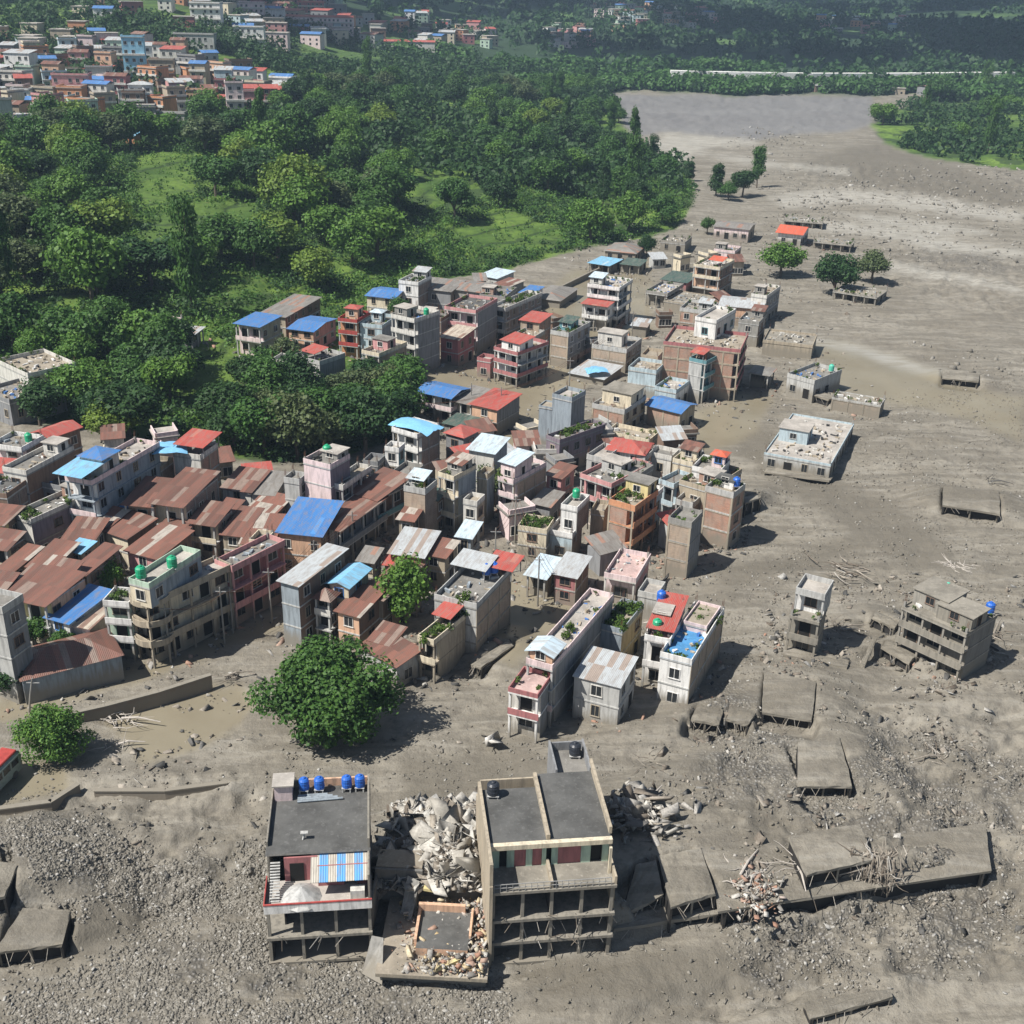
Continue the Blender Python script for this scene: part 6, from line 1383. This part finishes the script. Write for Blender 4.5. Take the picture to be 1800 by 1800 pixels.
def wood(poly, n, sp, rmin, rmax, kinds, label_fn, group, seed, zmin=0):
    g = random.Random(seed); w_ = np.array([G(x, y)[:2] for x, y in poly]); lo, hi = w_.min(0), w_.max(0); got = []; tries = 0; cnt = 0
    while cnt < n and tries < n*60:
        tries += 1; x = g.uniform(lo[0], hi[0]); y = g.uniform(lo[1], hi[1]); z = zg(x, y); px, py = proj(np.array([x]), np.array([y]), np.array([z]))
        if not inpoly(px, py, poly)[0] or any(inpoly(px, py, q)[0] for q in GAPS): continue
        if got and min((x-a_)**2+(y-b2)**2 for a_, b2 in got) < sp*sp: continue
        rad = g.uniform(rmin, rmax)
        if not clear(x, y, rad+2.5): continue
        got.append((x, y)); kd, cl = g.choice(kinds); ht = rad*(1.75 if kd != 'tall' else 3.2)*g.uniform(.85, 1.25)
        if kd == 'tall': rad *= .62
        lx = min(p[0] for p in poly); rx = max(p[0] for p in poly); ty = min(p[1] for p in poly); by = max(p[1] for p in poly)
        gx = min(4, max(0, int((px[0]-lx)/(rx-lx)*5))); gy = min(2, max(0, int((py[0]-ty)/(by-ty)*3)))
        sz = ('slim tall ' if kd == 'tall' else ('large ' if rad > (rmin+rmax)/2 else 'small '))
        tree(x, y, z-.4, rad, ht, kd, cl, sz+CN[cl]+' tree, '+['far left','left','centre','right','far right'][gx]+' '+['back','middle','front'][gy]+' of the '+label_fn, group+(' with slim crowns' if kd == 'tall' else ' with %s crowns' % CN[cl])); cnt += 1
    return cnt, tries
CN = {'dark': 'dark green', 'mid': 'mid green', 'light': 'bright green', 'grey': 'grey green', 'lime': 'yellow green'}
K1 = [('broad','dark'),('broad','mid'),('broad','mid'),('broad','light'),('broad','grey'),('broad','dark'),('broad','light'),('broad','lime'),('broad','mid'),('broad','light'),('broad','mid'),('tall','mid')]
res = []
res.append(wood([(-180,245),(120,235),(240,250),(330,262),(470,250),(640,330),(700,470),(640,530),(620,590),(520,545),(420,560),(300,565),(200,590),(0,640),(-180,650)], 92, 9.5, 6.5, 10.5, K1, 'bazaar slope wood', 'trees of the wooded slope behind the bazaar', 1))
res.append(wood([(330,240),(420,195),(560,150),(700,150),(740,260),(640,340),(470,260)], 34, 10, 6, 9.5, K1, 'upper town wood', 'trees of the wood below the upper town', 2))
res.append(wood([(640,330),(760,240),(800,165),(900,150),(1000,160),(1060,175),(1112,250),(1215,345),(1188,392),(1085,418),(1000,430),(870,470),(740,480),(700,470)], 92, 9.5, 5.5, 9, K1+[('tall','dark'),('broad','mid')], 'river bank wood', 'trees of the wood along the river bank', 3))
res.append(wood([(365,705),(480,655),(620,668),(735,690),(738,740),(680,785),(560,815),(395,790)], 30, 6.2, 4.5, 7, [('broad','dark'),('broad','mid'),('broad','grey')], 'field side grove', 'trees of the grove beside the green field', 4))
res.append(wood([(60,640),(180,600),(320,600),(320,700),(220,770),(60,750)], 20, 6.5, 4.5, 7, [('broad','dark'),('broad','mid'),('broad','light')], 'left field clump', 'trees of the clump left of the green field', 5))
res.append(wood([(1538,222),(1640,165),(1800,135),(2100,135),(2100,300),(1800,292),(1640,272)], 44, 10, 6, 9, [('broad','dark'),('broad','mid'),('broad','light'),('tall','mid')], 'far bank wood', 'trees of the wood on the far right bank', 6))
print('woods', res)

def mass(name, label, pts, radii, faces, size, colname, seed, sq=.8):
    V, F = leaf_cloud(pts, radii, faces, size, sq, seed, .5); o = link(name, np_mesh(name, V, F, [leafmat('leaves_'+colname, LEAFC[colname], .22)])); tag(o, label, None, None, 'stuff'); return o
def world_pts(n, xr, yr, seed, cond, pad=0):
    g = np.random.default_rng(seed); y = yr[0]+(yr[1]-yr[0])*g.random(n); x = xr[0]+(xr[1]-xr[0])*g.random(n); z = zat(x, y); px, py = proj(x, y, z); ok = cond(x, y, px, py, g); return x[ok], y[ok], z[ok]
def not_foot(x, y, d):
    ok = np.ones(len(x), bool)
    for fx, fy in FOOT: ok &= (np.abs(x-fx)+np.abs(y-fy) > d)
    return ok
top_poly = MUD_TOP
def in_green(px, py): return inpoly(px, py, top_poly)
# scrub, banana plants and crops on the slopes
for nm, lb, n, cl, sd, rr, thr in (('undergrowth', 'dark green scrub covering the slopes', 4200, 'dark', 61, (.9, 3.2), .50), ('undergrowth', 'mid green scrub and saplings covering the slopes', 9000, 'mid', 62, (.8, 3.4), .42), ('crops', 'bright green crops and banana plants on the terraces', 9000, 'light', 63, (.5, 2.6), .44)):
    x, y, z = world_pts(n*5, (-330, 160), (175, 620), sd, lambda x, y, px, py, g: in_green(px, py) & (px > -150) & (py < 830) & (fbm(x/14, y/14, sd)+.12*g.random(len(x)) > thr) & (fbm(x/40, y/22, 5) > .30))
    k = not_foot(x, y, 9); px, py = proj(x, y, z); gp = np.zeros(len(x), bool)
    for q in GAPS: gp |= inpoly(px, py, q)
    k &= ~gp | (np.random.default_rng(sd+1).random(len(x)) < (.06 if cl != 'light' else .2)); x, y, z = x[k][:n], y[k][:n], z[k][:n]; g = np.random.default_rng(sd); r = rr[0]+(rr[1]-rr[0])*g.random(len(x))**2
    mass(nm, lb, np.stack([x, y, z+r*.35], 1), r, 130000, .40 if cl != 'light' else .34, cl, sd, .8)
# distant woods
def cond_mid(x, y, px, py, g):
    return in_green(px, py) & (px > -250) & (px < 2100) & ~((px > 1100) & (py < 150)) & (fbm(x/60, y/60, 71)+.15*g.random(len(x)) > np.where((py > 88) & (py < 225) & (px < 540), .66, .50))
x, y, z = world_pts(16000, (-420, 620), (480, 1050), 71, cond_mid); g = np.random.default_rng(3); r = 2.5+4.0*g.random(len(x))
mass('distant_wood', 'distant woods around the upper town and the far river bank', np.stack([x, y, z+r*.8], 1)[:3600], r[:3600], 150000, 1.1, 'dark', 71)
x, y, z = world_pts(14000, (-350, 700), (930, 1130), 72, lambda x, y, px, py, g: in_green(px, py) & (px > 700) & (fbm(x/50, y/25, 75)+.2*g.random(len(x)) > (.50+.3*(py < 150)))); g = np.random.default_rng(4); r = 3+4*g.random(len(x))
mass('distant_wood', 'line of trees along the far bank of the mud river', np.stack([x, y, z+r*.8], 1)[:2200], r[:2200], 90000, 1.5, 'mid', 72)
x, y, z = world_pts(30000, (-1300, 1500), (1000, 2900), 73, lambda x, y, px, py, g: (fbm(x/120, y/70, 73)+.2*g.random(len(x)) > .53)); g = np.random.default_rng(5); r = 5+6*g.random(len(x))
mass('distant_wood', 'dark woods over the far hillside', np.stack([x, y, z+r*.7], 1)[:9000], r[:9000], 190000, 2.6, 'dark', 73)

# ------------------------------------------------------------ upper town and far villages
def hut(px, py, w_, d_, h_, ang, wc, rk, rcol, label, group, win=True, fl=None, pos=None, cat='building'):
    p = G(px, py) if pos is None else pos
    r = link('building', None, None, tuple(p), ang); tag(r, label, cat, group)
    b = MB(); b.box(-w_/2, w_/2, -d_/2, d_/2, -3, h_-.01); b.build('wall', [paint(wc, .5, False)], r)
    if rk == 'flat':
        b = MB(); b.box(-w_/2-.4, w_/2+.4, -d_/2-.4, d_/2+.4, h_, h_+.3, 0); b.box(-w_/2-.2, -w_/2, -d_/2, d_/2, h_+.3, h_+1.1, 1); b.box(-w_/2, w_/2, -d_/2-.2, -d_/2, h_+.3, h_+1.1, 1); b.box(w_/2, w_/2+.2, -d_/2, d_/2, h_+.3, h_+1.1, 1)
        b.build('roof', [deckmat('light' if rcol == 'light' else 'conc'), paint(wc, .5, False)], r)
    else:
        rr = tin_roof(w_, d_, h_, rcol, rk, 1.3, .5); rr[0].build('roof', [rr[2]], r)
    fl = fl or max(1, int(h_/3)); fh = h_/fl
    if win:
        me = unit_window(paint('offwhite', .5, False), 1.5, 1.6); n = max(2, int(w_/3.4)); tm_ = paint('offwhite', .5, False)
        for k in range(fl):
            for i in range(n):
                if (i*7+k*3+int(px)) % 6 == 0: continue
                o = bpy.data.objects.new('window', me); C.objects.link(o); o.parent = r; o.location = (-w_/2+w_*(i+.5)/n, -d_/2-.02, k*fh+.8)
            if k:
                key = ('band', round(w_, 1), wc)
                if key not in _mc:
                    b = MB(); b.box(-w_/2-.3, w_/2+.3, -.9, 0, 0, .9); _mc[key] = b.mesh('balcony', [tm_])
                if (k+int(py)) % 2: o = bpy.data.objects.new('balcony', _mc[key]); C.objects.link(o); o.parent = r; o.location = (0, -d_/2-.001, k*fh-.3)
    return r
GU = 'houses of the upper town'
hut(241, 140, 11, 10, 21, R(12), 'skyblue', 'flat', 'light', 'tall sky blue tower house standing above the upper town', GU, fl=5)
hut(131, 174, 17, 9, 11, R(8), 'pink', 'flat', 'conc', 'wide pink house below and left of the sky blue tower', GU)
hut(185, 165, 12, 9, 7, R(-10), 'yellow', 'gablex', 'blue', 'house with a vivid blue tin roof left of the sky blue tower', GU)
hut(250, 178, 11, 8, 8, R(10), 'white', 'hip', 'silver', 'white domed temple house in the middle of the upper town', GU)
hut(415, 205, 8, 8, 15, R(15), 'palepink', 'flat', 'conc', 'pink and white striped tower at the right end of the upper town', GU, fl=4)
hut(450, 188, 22, 8, 9, R(12), 'rose', 'shed', 'red', 'long crimson building at the right end of the upper town', GU)
hut(428, 168, 10, 8, 8, R(5), 'teal', 'shed', 'darkg', 'house with a dark green roof beside the pink striped tower', GU)
hut(70, 222, 42, 9, 3.5, R(6), 'offwhite', 'shed', 'silver', 'long silver shed roof at the lower left edge of the upper town', GU, win=False)
hut(175, 228, 20, 8, 3.5, R(-8), 'white', 'shed', 'ltblue', 'white shed roof at the foot of the upper town', GU, win=False)
hut(228, 252, 7, 5, 3.2, R(-10), 'orange', 'shed', 'skyblue', 'small orange hut with a blue sheet roof at the top of the terraces', GU, win=False)
hut(240, 212, 9, 8, 12, R(10), 'brown', 'flat', 'conc', 'brown concrete tower under the white temple house', GU, fl=4)
hut(600, 166, 13, 8, 4, R(10), 'palepink', 'shed', 'silver', 'pale roofed barn alone right of the upper town', GU, win=False)
hut(365, 42, 20, 14, 13, R(5), 'white', 'flat', 'light', 'large white house on the hillside above the upper town', 'houses on the far left hillside')
hut(555, 55, 62, 14, 11, R(4), 'palepink', 'gablex', 'red', 'long pink school with a crimson roof on the far hillside', 'houses on the far left hillside')
hut(445, 40, 18, 12, 14, R(6), 'palepink', 'flat', 'conc', 'tall pink house left of the long pink school', 'houses on the far left hillside')
hut(548, 30, 22, 12, 12, R(6), 'rose', 'gablex', 'red', 'crimson house right behind the long pink school', 'houses on the far left hillside')
hut(440, 78, 20, 12, 11, R(6), 'white', 'flat', 'light', 'white blocky house below the tall pink one on the hillside', 'houses on the far left hillside')
hut(712, 84, 50, 10, 5, R(3), 'offwhite', 'gablex', 'red', 'long low building with a crimson roof in the far village', 'houses of the far middle village', win=False)
hut(345, 85, 24, 10, 8, R(3), 'lconc', 'flat', 'conc', 'pale open market hall between the upper town and the hillside', 'houses on the far left hillside')
WC = ['palepink','pink','offwhite','cream','peach','brown','lconc','tan','rose','white','paleblue','orange','gray','mint']
RCX = [('flat','conc'),('flat','light'),('flat','conc'),('shed','red'),('gablex','rust'),('flat','conc'),('gablex','blue'),('shed','silver')]
RN = {'conc': 'a grey flat roof', 'light': 'a pale flat roof', 'red': 'a red tin roof', 'rust': 'a rusty tin roof', 'blue': 'a blue tin roof', 'silver': 'a silver tin roof', 'darkg': 'a green tin roof'}
CNM = {'palepink': 'pale pink', 'offwhite': 'off white', 'lconc': 'light grey', 'paleblue': 'pale blue', 'gray': 'grey', 'rose': 'dark red', 'mint': 'pale green', 'tan': 'tan'}
FAR = MB(); FARM = []
def fm_(m):
    if m not in FARM: FARM.append(m)
    return FARM.index(m)
def far_house(x, y, z, w_, d_, h_, a, wc, rk, rcol):
    n0 = len(FAR.v); mw = fm_(paint(wc, .5, False)); mr = fm_(deckmat('light') if rk == 'flat' else tin(rcol, 0)); ms = fm_(glass)
    FAR.box(-w_/2, w_/2, -d_/2, d_/2, -4, h_-.01, mw)
    if rk == 'flat': FAR.box(-w_/2-.4, w_/2+.4, -d_/2-.4, d_/2+.4, h_, h_+.4, mr)
    else:
        q = tin_roof(w_, d_, h_, rcol, rk, 1.5, .5)[0]; k = len(FAR.v); FAR.v += q.v; FAR.f += [tuple(i+k for i in f) for f in q.f]; FAR.m += [mr]*len(q.f)
    n = max(2, int(w_/4))
    for k in range(max(1, int(h_/3))):
        for i in range(n): u = -w_/2+w_*(i+.5)/n; FAR.box(u-.7, u+.7, -d_/2-.05, -d_/2, k*3+.9, k*3+2.4, ms)
    c, s_ = math.cos(a), math.sin(a)
    for i in range(n0, len(FAR.v)): v_ = FAR.v[i]; FAR.v[i] = (x+v_[0]*c-v_[1]*s_, y+v_[0]*s_+v_[1]*c, z+v_[2])
def village(poly, n, sp, hmin, hmax, smin, smax, place, group, seed, win=True, zones=None, offs=0):
    g = random.Random(seed); w_ = np.array([G(x, y)[:2] for x, y in poly]); lo, hi = w_.min(0), w_.max(0); got = [(o.location.x, o.location.y) for o in C.objects if o.get('group') == group]; cnt = tries = 0
    while cnt < n and tries < n*80:
        tries += 1; x = g.uniform(lo[0], hi[0]); y = g.uniform(lo[1], hi[1]); z = zg(x, y); px, py = proj(np.array([x]), np.array([y]), np.array([z]))
        if not inpoly(px, py, poly)[0]: continue
        if any((x-a_)**2+((y-b2))**2 < sp*sp for a_, b2 in got): continue
        got.append((x, y)); cnt += 1; wc = g.choice(WC); rk, rc_ = g.choice(RCX); h_ = g.uniform(hmin, hmax)
        zn = ''
        if zones:
            lx = min(p[0] for p in poly); rx = max(p[0] for p in poly); ty = min(p[1] for p in poly); by = max(p[1] for p in poly)
            fx = (px[0]-lx)/(rx-lx); fy = (py[0]-ty)/(by-ty); zn = (['far left','left','middle','right','far right'][min(4, int(fx*5))]+' '+['back','centre','front'][min(2, max(0, int(fy*3)))]+' of ')
        st_ = 'tall ' if h_ > (hmin+hmax)/2 else 'low '
        lb = st_+CNM.get(wc, wc)+' house with '+RN[rc_]+', '+zn+place
        if group != GU: far_house(x, y, z, g.uniform(smin, smax), g.uniform(smin, smax)*.8, h_, g.uniform(-.5, .6), wc, rk, rc_); continue
        hut(px[0], py[0], g.uniform(smin, smax), g.uniform(smin, smax)*.8, h_, g.uniform(-.5, .6), wc, rk, rc_, lb, group, win, pos=(x, y, z))
    return cnt
v = [village([(-60,140),(60,95),(200,88),(330,98),(400,135),(520,160),(515,180),(400,200),(330,225),(200,232),(-60,222)], 104, 11.5, 5.5, 12, 8, 14, 'upper town', GU, 5, True, True),
 village([(-40,60),(140,62),(215,88),(60,95),(-40,95)], 30, 15, 5, 9, 9, 15, 'the roofs above the upper town', 'houses behind the upper town', 6, True, True),
 village([(330,12),(600,8),(620,80),(470,86),(390,60)], 44, 18, 6, 12, 10, 17, 'the hillside village', 'houses on the far left hillside', 7, True, True),
 village([(130,5),(330,5),(330,50),(150,55)], 16, 24, 5, 9, 9, 15, 'the wooded hill', 'houses on the wooded hill at the top left', 12, False, True),
 village([(590,40),(740,35),(880,60),(870,84),(600,84)], 34, 20, 5, 10, 9, 16, 'the far middle village', 'houses of the far middle village', 8, False, True),
 village([(960,55),(1040,52),(1040,88),(960,88)], 14, 18, 5, 9, 9, 15, 'the small far hamlet', 'houses of the small far hamlet', 9, False, True),
 village([(1040,18),(1210,14),(1290,40),(1230,62),(1080,60)], 40, 24, 6, 11, 10, 17, 'the farthest village', 'houses of the farthest village', 10, False, True),
 village([(1440,34),(1600,34),(1600,60),(1440,60)], 20, 20, 5, 9, 9, 15, 'the scattered right hand village', 'houses of the far right village', 11, False, True),
 village([(1400,155),(1460,152),(1640,152),(1660,168),(1400,166)], 7, 24, 4, 6, 10, 18, 'the far river bank', 'huts on the far river bank', 13, False, True)]
tag(FAR.build('distant_houses', FARM), 'many small pale houses of the far hillside villages', None, None, 'stuff')
print('villages', v)
# sheds squeezed into the gaps of the flooded town, poles and cables
def sheds(poly, n, place, seed):
    g = random.Random(seed); w_ = np.array([G(x, y)[:2] for x, y in poly]); lo, hi = w_.min(0), w_.max(0); cnt = tries = 0
    F_ = [(o.location.x, o.location.y) for o in C.objects if o.parent is None and o.get('category') == 'building']
    while cnt < n and tries < 4000:
        tries += 1; x = g.uniform(lo[0], hi[0]); y = g.uniform(lo[1], hi[1]); z = zg(x, y); px, py = proj(np.array([x]), np.array([y]), np.array([z]))
        if not inpoly(px, py, poly)[0]: continue
        d = min(math.hypot(x-a_, y-b2) for a_, b2 in F_)
        if d < 6.6 or d > 10.5: continue
        F_.append((x, y)); cnt += 1; wc = g.choice(['tan','brown','cream','palepink','lconc','offwhite','gray']); rk, rc_ = g.choice([('shed','rust'),('shed','silver'),('flat','conc'),('flat','light'),('flat','conc'),('shed','red'),('shed','rust'),('flat','conc'),('shed','gray'),('shed','blue')])
        o = hut(px[0], py[0], g.uniform(3.0, 4.6), g.uniform(3, 4.6), g.uniform(2.6, 5.2), g.uniform(.1, .7), wc, rk, rc_, 'small '+CNM.get(wc, wc)+' shed with '+RN.get(rc_, 'a weathered tin roof')+' among the '+place+' houses', 'sheds in the gaps of the town', True, pos=(x, y, z), cat='shed'); o.name = 'shed'
sheds([(900,770),(1220,775),(1260,880),(1180,1000),(900,1000),(700,970),(640,870),(800,800)], 26, 'central block', 31)
sheds([(640,540),(900,500),(1060,560),(1060,640),(850,640),(700,640)], 10, 'upper block', 32)
sheds([(0,800),(400,800),(500,900),(400,1000),(150,1060),(0,1060)], 14, 'bazaar', 33)
sheds([(1150,440),(1360,500),(1360,620),(1150,640)], 8, 'far block', 34)
def poles(pts, h, where):
    tops = []
    for i, (px, py) in enumerate(pts):
        pole(px, py, h, ['first', 'second', 'third', 'fourth', 'fifth', 'sixth'][i]+' concrete pole from the left '+where); p = G(px, py); tops.append(p+np.array([0, 0, h-.65]))
    for i, (p, q) in enumerate(zip(tops[:-1], tops[1:])):
        r = link('power_cable', None, None, tuple(p)); tag(r, ['first', 'second', 'third', 'fourth', 'fifth'][i]+' span of sagging cable from the left '+where, 'cable', 'cables over the flooded streets')
        for off in (-.6, 0, .6):
            b = MB(); b.tube([(q-p)*t+np.array([off, 0, -1.1*4*t*(1-t)]) for t in np.linspace(0, 1, 9)], .025, 4); b.build('wire', [rebarm], r)
poles([(300,1160),(395,1128),(478,1092),(556,1040),(622,985)], 8.5, 'along the flooded bazaar street')
poles([(870,1010),(905,950),(945,1062)], 8, 'in the lane of the central block')
poles([(720,770),(880,745),(1000,690),(1110,600)], 8, 'across the lagoon')
# pale embankment road across the valley
b = MB(); pr = [P(x, y, z_) for x, y, z_ in ((1180,124,13),(1300,127,13),(1430,129,13),(1560,129,13),(1660,128,14),(1785,127,15))]
for p, q in zip(pr[:-1], pr[1:]): b.hexa([(p[0], p[1], p[2]-12), (q[0], q[1], q[2]-12), (q[0], q[1]+7, q[2]-12), (p[0], p[1]+7, p[2]-12)], [(p[0], p[1], p[2]), (q[0], q[1], q[2]), (q[0], q[1]+7, q[2]), (p[0], p[1]+7, p[2])])
tag(b.build('road', [paint('white', .2, False)]), kind='structure')

# ------------------------------------------------------------ air
HZ = True
if HZ:
    b = MB(); b.box(-3400, 3400, -700, 3900, -40, 330); m = bpy.data.materials.new('haze'); m.use_nodes = True; t = m.node_tree
    t.nodes.remove(t.nodes['Principled BSDF']); pv = t.nodes.new('ShaderNodeVolumePrincipled'); pv.inputs['Color'].default_value = (.55, .75, 1.0, 1); pv.inputs['Density'].default_value = .00013
    t.links.new(pv.outputs[0], t.nodes['Material Output'].inputs['Volume']); o = b.build('haze', [m]); tag(o, kind='stuff'); m.cycles.homogeneous_volume = True if hasattr(m, 'cycles') and hasattr(m.cycles, 'homogeneous_volume') else True

# ------------------------------------------------------------ cloud bank shading the far valley
def cloud(name, boxes, label):
    g = np.random.default_rng(8); V = []; F = []; base = None
    import bmesh
    bm = bmesh.new(); bmesh.ops.create_icosphere(bm, subdivisions=3, radius=1.0); iv = np.array([v.co[:] for v in bm.verts]); fi = np.array([[v.index for v in f.verts] for f in bm.faces]); bm.free()
    k = 0
    for x0, x1, y0, y1, st in boxes:
        for x in np.arange(x0, x1, st):
            for y in np.arange(y0, y1, st):
                r = st*(.24+.32*g.random()); n_ = 1+.10*np.sin(iv[:, 0]*7+g.random()*6)+.10*np.sin(iv[:, 1]*8+g.random()*6)+.08*np.sin(iv[:, 2]*9)
                c = np.array([x+g.normal()*st*.15, y+g.normal()*st*.15, 720+60*g.random()]); V.append(iv*n_[:, None]*r*np.array([1, 1, .42])+c); F.append(fi+k); k += len(iv)
    m, t, b = newmat('cloud'); b.inputs['Base Color'].default_value = (.85, .86, .88, 1); b.inputs['Roughness'].default_value = 1
    o = link(name, np_mesh(name, np.vstack(V), np.vstack(F), [m], None, True)); tag(o, label, None, None, 'structure')
# shadow of a point at height h falls h/tan(EL) along SUN_D
ox, oy = 720/math.tan(EL)*SUN_D.x, 720/math.tan(EL)*SUN_D.y
cloud('clouds', [(-250-ox, 1700-ox, 1230-oy, 3400-oy, 250), (-900-ox, -120-ox, 990-oy, 1700-oy, 190)], 'bank of cloud over the far valley')

# things that would read alike are told apart by their order in the picture
_by = {}
for o in C.objects:
    if o.parent is None and o.get('label') and o.get('category'): _by.setdefault(o['label'], []).append(o)
for lb, os_ in _by.items():
    if len(os_) > 1:
        X = proj(np.array([o.location.x for o in os_]), np.array([o.location.y for o in os_]), np.array([o.location.z for o in os_]))[0]
        for k, i in enumerate(np.argsort(X)): os_[i]['label'] = lb+', '+(['leftmost', 'second from left', 'third from left', 'fourth from left', 'fifth from left', 'sixth from left', 'seventh from left', 'eighth from left', 'ninth from left'][min(k, 8)] if k < len(os_)-1 or len(os_) == 1 else 'rightmost')
